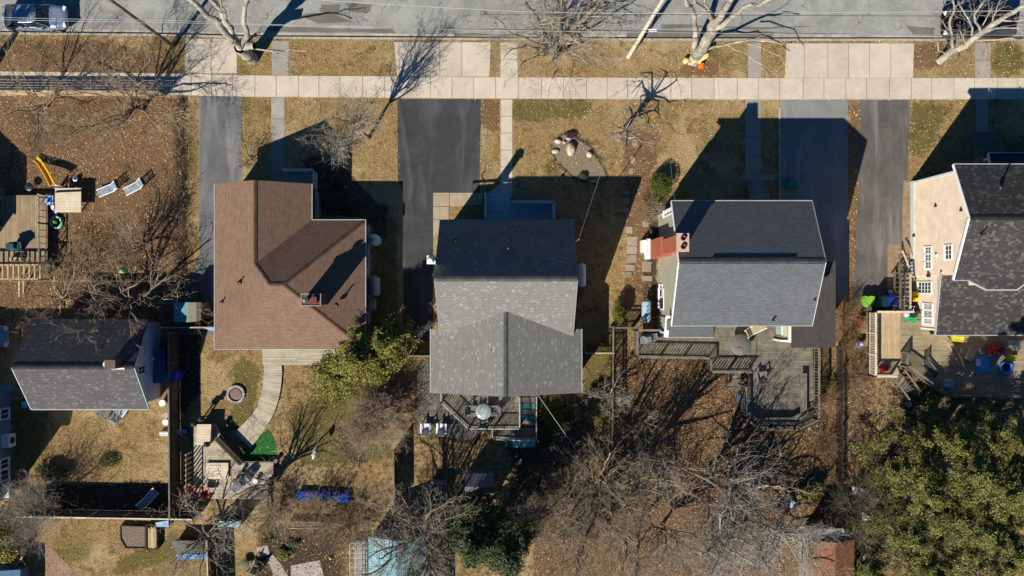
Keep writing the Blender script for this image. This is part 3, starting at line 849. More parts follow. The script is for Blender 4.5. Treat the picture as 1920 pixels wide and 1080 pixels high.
# ---------------------------------------------------------------- grey gabled house in the middle
h3 = thing('grey_gabled_house', 'house with a slate gable roof, shaded street slope and a low rear gable wing', 'house', (-.4, .3, 0))
x0, x1 = (832.5 - 960) / 25, (1067.8 - 960) / 25; r3, e3 = 6.9, 2.9; yr = .6; yn = yr + 4.25; ys = yr - 4.25
S, N = gable_x(x0, x1, ys, yn, yr, e3, e3, r3)
m = MB(); m.slab(S, .13, (1, 0, 0)); m.slab(N, .13, (1, 0, 0)); rf = m.build('roof', sh_teal, h3)
m = MB(); cap(m, (x0, yr, r3), (x1, yr, r3), .34); m.build('ridge_cap', sh_teal, rf)
wl, wr, wc = -5.78, 4.94, -.42; wy0, wy1 = -7.46, -2.92; wz3 = 4.85
m = MB()
k = (wz3 - 2.9) / (wc - wl)
m.slab([(wl, wy0, 2.9), (wc, wy0, wz3), (wc, -1.35, wz3), (x0 + .1, wy1, 2.9 + k * (x0 + .1 - wl)), (wl, wy1, 2.9)], .12, (0, 1, 0))
m.slab([(wr, wy0, 2.9), (wc, wy0, wz3), (wc, -1.35, wz3), (x1 - .1, wy1, 2.9 + k * (wr - x1 + .1)), (wr, wy1, 2.9)], .12, (0, 1, 0))
rw = m.build('rear_roof', sh_teal, h3)
m = MB(); cap(m, (wc, wy0, wz3), (wc, -1.7, wz3), .34); m.build('ridge_cap', sh_teal, rw)
m = MB(); edge(m, (x0, yn, e3 - .05), (x1, yn, e3 - .05)); edge(m, (wl - .03, wy0, 2.85), (wl - .03, wy1, 2.85)); edge(m, (wr + .03, wy0, 2.85), (wr + .03, wy1, 2.85))
m.build('gutter', trim_m, h3)
m = MB()
gf = M('grey_fascia', (.22, .23, .24))
for xx in (x0 - .02, x1 + .02):
    m = MB(); m.beam((xx, yn, e3 - .1), (xx, yr, r3 - .1), .04, .16); m.beam((xx, ys, e3 - .1), (xx, yr, r3 - .1), .04, .16); m.build('fascia', gf, h3)
m = walls_gable_x(x0 + .3, x1 - .3, ys + .3, yn - .35, yr, e3, e3, r3 - .28); 
m.prism([(wl + .4, wy0 + .3), (wr - .4, wy0 + .3), (wr - .4, ys + .2), (wl + .4, ys + .2)], 0, 2.85)
m.face([(wl + .4, wy0 + .3, 2.8), (wr - .4, wy0 + .3, 2.8), (wc, wy0 + .3, wz3 - .25)])
m.build('wall', siding('grey_siding', (.3, .31, .31), .13), h3)
cp = P(808, 487, 7.5)
m = MB(); m.box(cp.x - .2, cp.x + .2, cp.y - .2, cp.y + .2, .1, 7.3); cho = m.build('chimney', metal, h3)
m = MB(); m.box(cp.x - .28, cp.x + .28, cp.y - .28, cp.y + .28, 7.35, 7.42); m.lathe((cp.x, cp.y, 7.42), [(.14, 0), (.14, .1), (.26, .12), (.05, .24)], 12); m.build('chimney_cap', white_trim, cho)
m = MB(); m.beam((cp.x + .2, cp.y, 5.2), (x0 + .25, cp.y, 5.2), .06, .06); m.build('bracket', metal, cho)
for a, b, z in ((921, 655, 4.2), (853, 450, 4.6), (954, 465, 5.2)): vent_pipe(h3, P(a, b, z - .05), .05, .35)
win_x(h3, x1 - .3, 1.2, 2.0, 1.2, 2.2, 1); win_x(h3, x0 + .3, 1.4, 2.2, 1.2, 2.2, -1)
# service mast
ms_ = P(1088, 449, 6.6)
m = MB(); m.tube((x1 + .1, ms_.y, 3.2), (x1 + .1, ms_.y, 6.6), .035); m.lathe((x1 + .1, ms_.y, 6.6), [(.07, 0), (.07, .12), (.02, .16)], 8); m.build('service_mast', metal, h3)
# front porch painted pale blue-grey
pr = thing('front_porch', 'pale blue painted wooden porch with steps at the grey gabled house', 'porch', P(975, 395))
pblue = M('pale_blue_paint', (.32, .43, .48), (.27, .37, .42), 3, .6)
a, b = P(913, 420, .7), P(1036, 383, .7)
m = MB(); boards(m, [(a.x, a.y - .6), (b.x, a.y - .6), (b.x, b.y), (a.x, b.y)], .72, 'x', .13, .01, .03, .08); m.box(a.x + .05, b.x - .05, a.y - .6, b.y - .05, 0, .68, .7); m.build('porch_floor', pblue, pr)
for i in range(4):
    m = MB(); s0 = P(913, 383 - i * 4.5, 0); m.box(s0.x, P(957, 383).x, b.y + i * .22, b.y + .24 + i * .22, 0, .6 - i * .16, 1 + .05 * (i % 2)); m.build('step', pblue, pr)
m = MB(); p = [P(959, 381, .72), P(1037, 381, .72), P(1037, 412, .72)]
for u, v in zip(p, p[1:]):
    m.beam(u + Vector((0, 0, .9)), v + Vector((0, 0, .9)), .22, .06); m.beam(u + Vector((0, 0, .45)), v + Vector((0, 0, .45)), .1, .85, .85)
u, v = P(911, 366, 0), P(911, 412, .7); m.beam((u.x, u.y, .75), (v.x, v.y, 1.6), .14, .08); m.beam((u.x, u.y, .35), (v.x, v.y, 1.1), .05, .7, .85)
m.build('porch_wall', pblue, pr)
m = MB()
a = P(893, 352, .0); rl = [(890, 366, 0), (890, 366, .9), (884, 350, .9), (892, 340, .9)]
pts = [P(*t) for t in rl]
for u, v in zip(pts, pts[1:]): m.tube(u, v, .03, .03, 6)
hr = m.build('handrail', black, pr)

# ---------------------------------------------------------------- grey roofed house with brick chimney
h4 = thing('sage_sided_house', 'two storey sage sided house with grey gable roof and red brick chimney', 'house', (15.3, 1.7, 0))
x0, x1 = (1226.8 - 960) / 25, (1460 - 960) / 25; e4, r4 = 6.2, 8.4; yn, ysx, yr = 5.8, -2.5, 1.7
S, N = gable_x(x0, x1, ysx, yn, yr, e4, e4, r4)
m = MB(); m.slab(S, .15, (1, 0, 0)); m.slab(N, .15, (1, 0, 0)); rf = m.build('roof', sh_grey, h4)
m = MB(); cap(m, (x0, yr, r4), (x1, yr, r4), .34); m.build('ridge_cap', sh_grey, rf)
m = MB(); m.beam((x0 + 2.1, yr + .17, r4 - .035), (x1 - 1.9, yr + .17, r4 - .035), .12, .06); m.build('ridge_vent', black, rf)
m = MB(); edge(m, (x0, yn + .03, e4 - .06), (x1, yn + .03, e4 - .06)); edge(m, (x0, ysx - .03, e4 - .06), (x1, ysx - .03, e4 - .06)); m.build('gutter', trim_m, h4)
m = MB()
for xx in (x0 - .03, x1 + .03):
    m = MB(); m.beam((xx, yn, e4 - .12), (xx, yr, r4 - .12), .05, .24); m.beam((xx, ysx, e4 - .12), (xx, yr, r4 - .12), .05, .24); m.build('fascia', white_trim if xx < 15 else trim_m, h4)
m = walls_gable_x(x0 + .3, x1 - .35, ysx + .4, yn - .4, yr, e4 - .02, e4 - .02, r4 - .22); m.build('wall', sd_sage, h4)
WX = x0 + .3
m = MB()
for y in (ysx + .42, yn - .42): m.box(WX - .03, WX + .12, y - .07, y + .07, 0, e4 - .1)
m.build('corner_board', white_trim, h4)
vent_pipe(h4, P(1524, 562, 6.9), .06, .4); vent_pipe(h4, P(1447, 600, 6.3), .06, .5)
# brick chimney up the west wall
cc = P(1270.5, 454.5, 9.5); cw = .42; cyy = cc.y
def brick_box(m, xa, xb, ya, yb, za, zb):
    if xa > xb: xa, xb = xb, xa
    for pts, ax in (([(xa, yb, za), (xa, ya, za), (xa, ya, zb), (xa, yb, zb)], 1), ([(xb, ya, za), (xb, yb, za), (xb, yb, zb), (xb, ya, zb)], 1), ([(xa, ya, za), (xb, ya, za), (xb, ya, zb), (xa, ya, zb)], 0), ([(xb, yb, za), (xa, yb, za), (xa, yb, zb), (xb, yb, zb)], 0)):
        m.face(pts, 1, [(p[ax], p[2]) for p in pts])
    m.face([(xa, ya, zb), (xb, ya, zb), (xb, yb, zb), (xa, yb, zb)], 1, [(xa, ya), (xb, ya), (xb, yb), (xa, yb)])
m = MB(); brick_box(m, WX - .75, WX, cyy - .62, cyy + .68, 0, 4.6)
brick_box(m, WX - .62, WX + .02, cyy - .5, cyy + .5, 4.6, 9.3)
cho = m.build('chimney', brick_red, h4)
m = MB(); cap4 = P(1271, 454, 9.4)
m.box(WX - .7, WX + .08, cyy - .58, cyy + .58, 9.3, 9.42); m.build('chimney_crown', M('crown_mortar', (.5, .36, .28), (.4, .29, .23), 4), cho)
for s in (-.27, .27):
    m = MB(); m.lathe((WX - .3, cyy + s, 9.42), [(.17, 0), (.17, .16), (.13, .16), (.13, .02)], 12); m.build('flue', copper, cho)
m = MB(); m.box(WX - 1.05, WX - .76, cyy - .7, cyy + .8, 0, .9); m.build('chimney_base', white_trim, cho)
m = MB(); bxx = P(1211, 463, .9); m.box(bxx.x - .28, bxx.x + .12, bxx.y - .4, bxx.y + .5, 0, .95); m.build('utility_box', white_trim, h4)
def Wy(py, z): return -(py - 540) * (H - z) / F
z0, z1 = onx(1239, WX), onx(1243, WX)
za, zb = onx(1236.5, WX), onx(1244.5, WX)
win_x(h4, WX, Wy(543, 3.6), Wy(580, 3.6), za, zb, -1, 1, 1)
win_x(h4, WX, Wy(535, 1.2), Wy(556, 1.2), .7, 1.5, -1, 1, 1)
win_x(h4, WX, Wy(402, 3.6), Wy(394, 3.6), 2.2, 4.9, -1, 1, 3)
m = MB(); vz = onx(1269, WX + .0); m.box(WX - .08, WX, yr - .35, yr + .25, 6.9, 7.4); m.build('gable_vent', white_trim, h4)
# small lower roof on the garden side, the lean-to on the east side, the bay
a, b = P(1249, 632, 4.6), P(1337, 632, 4.6)
m = MB(); m.slab([(a.x, a.y, 4.6), (b.x, a.y, 4.6), (b.x, ysx + .3, 4.9), (a.x, ysx + .3, 4.9)], .12, (1, 0, 0)); m.build('lower_roof', sh_grey, h4)
m = MB(); edge(m, (a.x, a.y - .03, 4.54), (b.x, a.y - .03, 4.54)); m.build('lower_gutter', trim_m, h4)
m = MB(); m.box(a.x + .25, b.x - .1, a.y + .3, ysx + .41, .0, 4.5); m.build('bump_out', sd_sage, h4)
m = MB(); m.box(a.x + .1, a.x + .22, a.y + .15, a.y + .27, 0, 4.6); m.beam((a.x - .02, a.y, 4.6), (a.x + .1, ysx + .6, 4.75), .3, .14); m.build('downspout', white_trim, h4)
lx1 = (1568 - 960) * (H - 3) / F; ly1 = P(0, 490, 3.2).y; ly0 = P(0, 651, 3).y
m = MB(); m.slab([(x1 - .4, ly0, 3.7), (lx1, ly0, 2.9), (lx1, ly1, 2.9), (x1 - .4, ly1, 3.7)], .1, (0, 1, 0))
bxl = P(1488, 0, 3.6).x
m.slab([(bxl, ly0, 3.62), (x1 - .4, ly0, 3.7), (x1 - .4, ysx + .6, 3.7), (bxl, ysx + .6, 3.62)], .1, (0, 1, 0)); m.build('side_roof', sh_lean, h4)
m = MB(); m.box(x1 - .35, lx1 - .3, ly0 + .3, ly1 - .3, 0, 2.85); m.build('side_wall', sd_sage, h4)
# glazed garden bay
bx0, bx1 = P(1462, 0, 2.6).x, P(1490, 0, 3.4).x
m = MB(); m.box(bx0 + .55, bx1 + .1, ly0 + .35, ysx + .4, .5, 3.5); bay = m.build('garden_bay', white_trim, h4)
m = MB(); m.box(bx0 + .2, bx0 + .55, ly0 + .6, ysx + .4, .5, 2.7); bay2 = m.build('bay_base', sd_sage, bay)
win_x(h4, bx0 + .2, ly0 + .75, ysx + .2, 1.1, 2.5, -1, 1, 1, mat=M('pale_glass', (.35, .45, .45), (.25, .35, .36), 2, .1, spec=.8))
m = MB(); m.box(bx0 - .05, bx1, ly0 + .38, ly0 + .5, .5, 2.9); m.build('bay_trim', white_trim, bay)

st4 = thing('entry_stoop', 'shaded stone entry stoop with two side rails above the sage sided house', 'stoop', P(1420, 358))
for i in range(3): m = MB(); u, v = P(1404, 350 + i * 8), P(1438, 376); m.box(u.x, v.x, u.y - .33, u.y, 0, .18 + i * .17, R.uniform(.9, 1.1)); m.build('step', concrete_grey, st4)
for xx in (1404, 1438):
    m = MB(); u, v = P(xx, 341, .8), P(xx, 378, 1.3); m.beam(u, v, .06, .06)
    for k in range(5): c = u.lerp(v, k / 4); m.beam(c, (c.x, c.y, .05), .04, .04)
    m.build('handrail', wood_grey, st4)
# ---------------------------------------------------------------- peach sided house at the right
h5 = thing('peach_sided_house', 'tall peach sided house with white framed windows and charcoal roof', 'house', (33.5, 3, 0))
x0, xe = 29.62, 43.; e5, r5 = 6.0, 7.75; yn, yr, ysx = 8.28, 4.56, .54
S, N = gable_x(x0, xe, ysx, yn, yr, e5, e5, r5)
m = MB(); m.slab(S, .15, (1, 0, 0)); m.slab(N, .15, (1, 0, 0))
bp = [P(1817, 526, 6), P(1850, 543, 5.95), P(1906, 543, 5.95), P(1930, 526, 6)]
m.slab([bp[0], bp[1], bp[2], bp[3], (bp[3].x, ysx + .6, 6.26), (bp[0].x, ysx + .6, 6.26)], .13, (1, 0, 0))
rf = m.build('roof', sh_dark, h5)
m = MB(); cap(m, (x0, yr, r5), (xe, yr, r5), .34); m.build('ridge_cap', sh_dark, rf)
m = MB(); edge(m, (x0, yn + .03, e5 - .05), (xe, yn + .03, e5 - .05)); edge(m, (x0, ysx - .03, e5 - .05), (bp[0].x, ysx - .03, e5 - .05))
for u, v in zip(bp, bp[1:]): m.beam(u - Vector((0, .03, .05)), v - Vector((0, .03, .05)), .09, .12)
m.build('gutter', trim_m, h5)
m = MB(); m.beam((x0 - .03, yn, e5 - .1), (x0 - .03, yr, r5 - .1), .05, .22); m.beam((x0 - .03, ysx, e5 - .1), (x0 - .03, yr, r5 - .1), .05, .22); m.build('fascia', white_trim, h5)
PX = x0 + .3
m = walls_gable_x(PX, xe - .3, ysx + .35, yn - .35, yr, e5, e5, r5 - .25); m.box(bp[1].x, bp[2].x, bp[1].y + .3, ysx + .34, 0, 5.85); m.build('wall', sd_peach, h5)
m = MB(); m.box(PX - .04, PX + .1, yn - .5, yn - .35, 0, e5); m.box(PX - .05, xe - .2, ysx + .3, yn - .3, -.1, .45, .9); m.build('foundation', M('pale_blue_foundation', (.5, .56, .56), (.44, .5, .5)), h5)
# one storey rear wing
wx0 = P(1755, 0, 3.4).x; wx1 = 43; wy0 = P(0, 628, 3.4).y; wyn = ysx + .4; WW = 30.05
m = MB(); m.slab([(wx0, wy0, 3.4), (wx1, wy0, 3.4), (wx1, wyn, 4.1), (wx0, wyn, 4.1)], .13, (1, 0, 0)); m.build('rear_roof', sh_dark, h5)
m = MB(); edge(m, (wx0, wy0 - .03, 3.35), (wx1, wy0 - .03, 3.35)); m.beam((wx0 - .03, wy0, 3.32), (wx0 - .03, wyn + .2, 4.05), .05, .2); m.build('rear_gutter', trim_m, h5)
m = MB(); m.prism([(WW, wy0 + .35), (wx1 - .3, wy0 + .35), (wx1 - .3, wyn + .1), (WW, wyn + .1)], 0, 3.35)
m.face([(WW, wyn + .1, 3.3), (WW, wy0 + .35, 3.3), (WW, wyn + .1, 4.0)]); m.build('rear_wall', sd_peach, h5)
m = MB(); m.box(WW - .05, wx1 - .3, wy0 + .3, wy0 + .36, 0, .5); m.box(WW - .06, WW + .06, wy0 + .28, wy0 + .42, 0, 3.3); m.build('corner_board', white_trim, h5)
def wy(py, z): return -(py - 540) * (H - z) / F
def winp(x0p, x1p, y0p, y1p, X, nx, nz):
    za, zb = onx(x0p, X), onx(x1p, X); zm = (za + zb) / 2
    return win_x(h5, X, wy(y0p, zm), wy(y1p, zm), za, zb, -1, nx, nz)
for ya, yb in ((464, 474), (478, 488), (492, 502)): winp(1736, 1746, ya, yb, PX, 2, 2)
winp(1773.5, 1784.5, 461, 485, PX, 3, 2)
m = MB(); m.box(PX - .06, PX + .02, wy(459, 4.8), wy(463, 4.8), 4.2, 5.2)
for ya, yb in ((571, 579), (584, 594), (599, 606)): winp(1733, 1748, ya, yb, WW, 4, 2)
z0 = onx(1724, WW)
dz0, dz1 = onx(1723, WW), onx(1746, WW)
f = win_x(h5, WW, wy(530, 1.8), wy(549, 1.8), dz0, dz1, -1, 3, 4)
for a, b in ((1756, 386), (1804, 394), (1715, 442), (1757, 479)):
    m = MB(); z = onx(a, PX); y = wy(b, z); m.box(PX - .12, PX, y - .08, y + .08, z - .12, z + .05); m.build('wall_vent', black if a != 1757 else white_trim, h5)
m = MB(); z = onx(1747, WW); y = wy(517, z); m.box(PX - .18, PX, y - .1, y + .12, z - .15, z + .1); m.build('wall_lamp', black, h5)
for a, b, z in ((1878, 351, 7.2), (1838, 439, 7.5)): vent_pipe(h5, P(a, b, z - .2), .06, .6)
# street porch of the peach house and its steps
pc = thing('street_porch', 'low charcoal roofed street porch with wooden steps at the peach house', 'porch', P(1870, 290))
a = P(1856, 287, 3.3)
m = MB(); m.slab([(a.x, a.y, 3.2), (43, a.y, 3.2), (43, yn - .3, 3.6), (a.x, yn - .3, 3.6)], .14, (1, 0, 0)); m.build('porch_roof', M('navy_membrane', (.035, .04, .06)), pc)
m = MB(); m.beam((a.x - .03, a.y, 3.15), (a.x - .03, yn - .3, 3.5), .06, .2); m.beam((a.x, a.y + .03, 3.15), (43, a.y + .03, 3.15), .06, .2); m.build('porch_fascia', M('lilac_trim', (.5, .5, .62)), pc)
for i in range(8):
    m = MB(); u = P(1819, 250 + i * 6, 0); v = P(1869, 250, 0); m.box(u.x, v.x, u.y - .27, u.y, 0, .12 + i * .13, R.uniform(.9, 1.1)); m.build('step', wood_grey, pc)
m = MB(); m.box(P(1819, 0).x, 42, yn - .3, P(0, 298).y, 0, 1.15); m.build('porch_floor', wood_grey, pc)
for xx in (P(1822, 0).x + .1, 37.5): 
    m = MB(); m.box(xx, xx + .12, a.y - .2, a.y - .08, 1.15, 3.1); m.build('porch_post', white_trim, pc)

# ---------------------------------------------------------------- old grey bungalow lower left
h1 = thing('old_grey_bungalow', 'old grey shingled bungalow with a lilac gable wall in the left garden', 'house', (-32, -5.4, 0))
x1 = (314.5 - 960) / 25; x0 = (107 - 960) / 25 ; e1, r1 = 3.0, 5.1; ysx, yr, yn = -8.6, -5.4, -2.2
S, N = gable_x(x0, x1, ysx, yn, yr, e1, e1, r1)
m = MB(); m.slab(S, .12, (1, 0, 0)); m.slab(N, .12, (1, 0, 0)); rf = m.build('roof', sh_old, h1)
m = MB(); cap(m, (x0, yr, r1), (x1, yr, r1), .3); m.build('ridge_cap', sh_old, rf)
m = MB(); edge(m, (x0, ysx - .03, e1 - .05), (x1, ysx - .03, e1 - .05), .07, .1); m.build('gutter', trim_m, h1)
m = MB(); m.beam((x0 - .03, ysx, e1 - .1), (x0 - .03, yr, r1 - .1), .05, .18); m.beam((x1 + .03, ysx, e1 - .1), (x1 + .03, yr, r1 - .1), .05, .14); m.build('fascia', pblue, h1)
m = walls_gable_x(x0 + .3, (301 - 960) / 25, ysx + .35, yn - .35, yr, e1, e1, r1 - .3); m.build('wall', sd_lilac, h1)
XE = (301 - 960) / 25
win_x(h1, XE, Wy(701, 3.2), Wy(688, 3.2), onx(271, XE), onx(259, XE), 1, 2, 2, mat=None)
cx, cy = P(215, 682, 5.4).x, P(215, 682, 5.4).y
m = MB(); m.box(cx - .42, cx + .3, cy - .3, cy + .3, 4.2, 5.9); cho = m.build('chimney', M('brown_chimney', (.14, .095, .06), (.09, .06, .04), 4), h1)
m = MB(); m.box(cx - .4, cx + .5, cy - .42, cy - .3, 4.9, 5.1); m.build('flashing', white_trim, cho)
m = MB(); m.lathe((cx - .62, cy - .05, 5.2), [(.02, 0), (.16, .02), (.25, .08), (.24, .09), (.02, .04)], 16); m.tube((cx - .62, cy - .05, 4.9), (cx - .62, cy - .05, 5.2), .03); m.build('satellite_dish', M('pale_green_dish', (.5, .62, .5)), h1)
m = MB(); u = P(307, 700, .0); m.slab([(XE, -4.4, 1.2), (XE, -7.0, 1.2), (XE + .7, -7.0, .8), (XE + .7, -4.4, .8)], .06, (0, 1, 0)); m.box(XE + .02, XE + .65, -6.9, -4.5, 0, .74, .7); m.build('side_lean_to', M('blue_tarp_roof', (.03, .12, .22), (.025, .09, .17), 2, .5), h1)

# ---------------------------------------------------------------- the two houses cut by the left edge
hb = thing('blue_sided_house', 'blue grey sided house with white windows at the lower left edge', 'house', P(-40, 835))
xb = (20.5 - 960) / 25; yb0, yb1 = (540 - 932) / 25, (540 - 730) / 25
m = MB(); m.box(xb - 9, xb, yb0, yb1, 0, 5.2); m.build('wall', sd_blue, hb)
m = MB(); m.slab([(xb - 9.3, yb0 - .3, 5.2), (xb + .35, yb0 - .3, 5.2), (xb + .35, (yb0 + yb1) / 2, 7), (xb - 9.3, (yb0 + yb1) / 2, 7)], .14, (1, 0, 0)); m.slab([(xb - 9.3, yb1 + .3, 5.2), (xb + .35, yb1 + .3, 5.2), (xb + .35, (yb0 + yb1) / 2, 7), (xb - 9.3, (yb0 + yb1) / 2, 7)], .14, (1, 0, 0)); m.build('roof', sh_dark, hb)
for ya, yb_ in ((768, 785), (862, 878), (882, 900)):
    win_x(hb, xb, Wy(ya, .8), Wy(yb_, .8), .35, 1.15, 1, 2, 1)
for yy in (828, 922):
    m = MB(); p = P(12, yy, 1.2); m.box(xb, xb + .55, p.y - .5, p.y + .45, .3, 1.05); ac = m.build('air_conditioner', white_trim, hb)
    m = MB(); m.lathe((xb + .56, p.y, .68), [(.26, -.01), (.26, .015), (.2, .02)], 14, axis='x'); m.build('fan_grille', black, ac)
hc = thing('shaded_upper_left_house', 'house behind the timber deck at the left edge, only its windowed wall showing', 'house', P(-60, 400))
xc = (10 - 960) / 25; yc0, yc1 = (540 - 436) / 25, (540 - 354) / 25
m = MB(); m.box(xc - 9, xc, yc0, yc1, 0, 1.9); m.build('wall', siding('grey_green_siding', (.15, .2, .21), .14), hc)
m = MB(); m.slab([(xc + .05, yc0 - .2, 2.0), (xc + .05, yc1 + .2, 2.0), (xc - 5, yc1 + .2, 4.6), (xc - 5, yc0 - .2, 4.6)], .14, (0, 1, 0)); m.box(xc - 9, xc - 4.9, yc0 - .2, yc1 + .2, 1.9, 4.5); m.build('roof', sh_dark, hc)
win_x(hc, xc, Wy(372, 1), Wy(425, 1), .45, 1.4, 1, 3, 1)
# ================================================================== fences
def fence(name, label, p, q, h, mat, board=.14, gap=.01, post=2.4, cat='fence', lattice=False, group=None, rail=True, topcap=None, postmat=None):
    """p, q ground survey points"""
    a, b = P(*p), P(*q); o = thing(name, label, cat, a, group); d = b - a; L = d.length; u = d.normalized(); n = Vector((-u.y, u.x, 0))
    m = MB(); s = 0.
    while s < L:
        e = min(L, s + board); c = a + u * ((s + e) / 2); t = R.uniform(.82, 1.18)
        m.beam(c + Vector((0, 0, .03)), c + Vector((0, 0, h + R.uniform(-.015, .015))), .022, (e - s) - gap, t) if abs(u.x) < .5 else m.beam(c + Vector((0, 0, .03)), c + Vector((0, 0, h + R.uniform(-.015, .015))), (e - s) - gap, .022, t)
        s += board
    m.build('boards', mat, o)
    return o
def vboards(a, b, h, w, gap, mat, o, name='boards'):
    m = MB(); d = b - a; L = d.length; u = d.normalized(); k = int(L / (w + gap)); n = Vector((-u.y, u.x, 0))
    for i in range(k):
        c = a + u * ((i + .5) * (w + gap)); t = R.uniform(.8, 1.2)
        c0 = [c - u * w / 2 - n * .012, c + u * w / 2 - n * .012, c + u * w / 2 + n * .012, c - u * w / 2 + n * .012]
        m.mesh([(p.x, p.y, .04) for p in c0] + [(p.x, p.y, h) for p in c0], MB.HEX, t)
    return m.build(name, mat, o)
def vfence(name, label, pts, h, mat, w=.14, gap=.012, capmat=None, cat='fence', group=None, post=2.4):
    a = P(*pts[0]); o = thing(name, label, cat, a, group)
    for p, q in zip(pts, pts[1:]):
        a, b = P(*p), P(*q); d = b - a; n = Vector((-d.y, d.x, 0)).normalized()
        vboards(a, b, h, w, gap, mat, o)
        for z in (.35, h - .3): m = MB(); m.beam(a + n * .045 + Vector((0, 0, z)), b + n * .045 + Vector((0, 0, z)), .05, .09); m.build('rail', mat, o)
        if capmat:
            m = MB(); k = max(1, int(d.length / 2.4))
            for i in range(k): m.beam(a + d * (i / k) + Vector((0, 0, h + .03)), a + d * ((i + .995) / k) + Vector((0, 0, h + .03)), .10, .04, R.uniform(.8, 1.15))
            m.build('top_board', capmat, o)
        k = max(1, round(d.length / post))
        for i in range(k + 1):
            m = MB(); c = a + d * (i / k); m.obox((c.x, c.y, 0), .09, .09, h + .07); m.build('post', capmat or mat, o)
    return o
# slatted fence along the sidewalk: horizontal boards with gaps
o = thing('slatted_fence', 'tan fence of horizontal slats along the sidewalk in the upper left', 'fence', P(0, 178))
a, b = P(-700, 176), P(311, 181); d = b - a
fence_tan = M('sunny_fence_wood', (.50, .38, .22), (.40, .30, .18), 1.6, .8, .12, 20)
m = MB()
for i in range(7):
    z = .12 + i * .175
    for j in range(17):
        p, q = a + d * (j / 17), a + d * ((j + 1) / 17 - .0006); m.beam(p + Vector((0, 0, z)), q + Vector((0, 0, z)), .03, .125, R.uniform(.85, 1.12))
m.build('slats', fence_tan, o)
for j in range(18): m = MB(); c = a + d * (j / 17); m.obox((c.x, c.y + .07, 0), .1, .1, 1.32); m.build('post', fence_tan, o)
m = MB(); m.beam(a + Vector((0, 0, 1.3)), b + Vector((0, 0, 1.3)), .13, .035); m.build('top_rail', fence_tan, o)

vfence('board_fence', 'tall brown board fence between the old bungalow and the fire pit garden', [(337, 622), (339, 958)], 1.85, wood_brown, capmat=wood_grey)
vfence('board_fence', 'brown board fence with pale cap behind the lower left gardens', [(62, 955), (378, 960)], 1.8, wood_brown, capmat=wood_pale)
vfence('board_fence', 'short fence between the storage shed and the brown roofed house', [(318, 612), (425, 612)], 1.6, wood_brown, capmat=wood_tan)
vfence('board_fence', 'weathered garden fence running down from the brown twiggy bush', [(744, 838), (745, 948)], 1.5, wood_brown, capmat=wood_grey)
vfence('board_gate', 'small gate fence left of the grey gabled house', [(770, 664), (818, 664)], 1.5, wood_brown, capmat=wood_grey)
vfence('picket_fence', 'open picket fence right of the grey gabled house', [(1095, 659), (1146, 659)], 1.5, wood_brown, .07, .09, capmat=wood_tan)
vfence('picket_fence', 'long open picket fence between the two middle back gardens', [(1145, 612), (1143, 870), (1140, 960)], 1.5, wood_brown, .06, .09, capmat=wood_grey)
vfence('picket_fence', 'short picket fence joining the long fence to the big garden deck', [(1146, 613), (1184, 613)], 1.4, wood_brown, .06, .09, capmat=wood_grey)
vfence('picket_fence', 'dark picket fence between the two right hand gardens', [(1568, 652), (1566, 924)], 1.2, wood_dark, .05, .09, capmat=None)
vfence('board_fence', 'pale fence rail beside the blue tarp at the bottom edge', [(404, 1000), (408, 1130)], 1.6, wood_brown, capmat=wood_tan)
vfence('board_fence', 'thin fence of old boards behind the shed with the brown roof', [(1570, 975), (1572, 1120)], 1.5, wood_brown, capmat=wood_tan)

# ================================================================== decks
def deck(name, label, poly, z, axis='x', mat=wood_grey, w=.14, cat='deck', skirt=True, group=None):
    o = thing(name, label, cat, P(*poly[0]), group)
    pl = [(P(x, y, z).x, P(x, y, z).y) for x, y in poly]
    m = MB(); boards(m, pl, z, axis, w); m.build('floor_boards', mat, o)
    m = MB(); n = len(pl)
    for i in range(n):
        a, b = pl[i], pl[(i + 1) % n]; m.beam((*a, z - .12), (*b, z - .12), .04, .2)
    k = 0
    for i in range(n):
        a = pl[i]; m.obox((a[0], a[1], 0), .1, .1, z - .05)
    m.build('frame', wood_dark if z > .5 else mat, o)
    return o
def pz(pts, z): return [(P(x, y, z).x, P(x, y, z).y) for x, y in pts]
# boardwalk behind the brown house
bw = thing('boardwalk', 'pale curved boardwalk from the brown roofed house to the small deck', 'boardwalk', P(520, 700))
m = MB(); boards(m, pz([(492, 640), (660, 640), (640, 684), (492, 684)], .12), .14, 'x', .13, .012, .03, .14); 
cl = [(511, 684), (512, 700), (510, 722), (506, 745), (498, 768), (487, 788), (472, 806), (454, 826)]; 
def ribbon(cl, w, z, bd=.13):
    pts = [P(x, y, z) for x, y in cl]; out = []
    for a, b in zip(pts, pts[1:]):
        k = max(1, int((b - a).length / bd))
        for j in range(k): out.append(a.lerp(b, j / k))
    out.append(pts[-1])
    for i in range(len(out) - 1):
        d = out[min(i + 2, len(out) - 1)] - out[max(i - 1, 0)]; d.z = 0
        if d.length == 0: continue
        d.normalize(); n = Vector((-d.y, d.x, 0)); c = (out[i] + out[i + 1]) / 2; f = i / len(out)
        ww = w * (1 + .55 * max(0, f - .55)); t = R.uniform(.84, 1.14); l = (out[i + 1] - out[i]).length * .47
        q = [c - n * ww / 2 - d * l, c + n * ww / 2 - d * l, c + n * ww / 2 + d * l, c - n * ww / 2 + d * l]
        m.mesh([(p.x, p.y, .08) for p in q][::-1] + [(p.x, p.y, .14) for p in q][::-1], MB.HEX, t)
ribbon(cl, 1.35, .14)
m.build('boards', M('silvery_boards', (.40, .36, .28), (.31, .28, .22), 1.2, .85, .15, 20), bw)
m = MB(); 
tag(sheet('artificial_turf', [[(448, 850), (478, 826), (503, 804), (514, 822), (520, 848), (508, 864), (455, 864)]], .012, M('green_turf', (.015, .12, .02), (.008, .07, .014), 9, .95, .5, 40, fine=.35)), kind='structure')
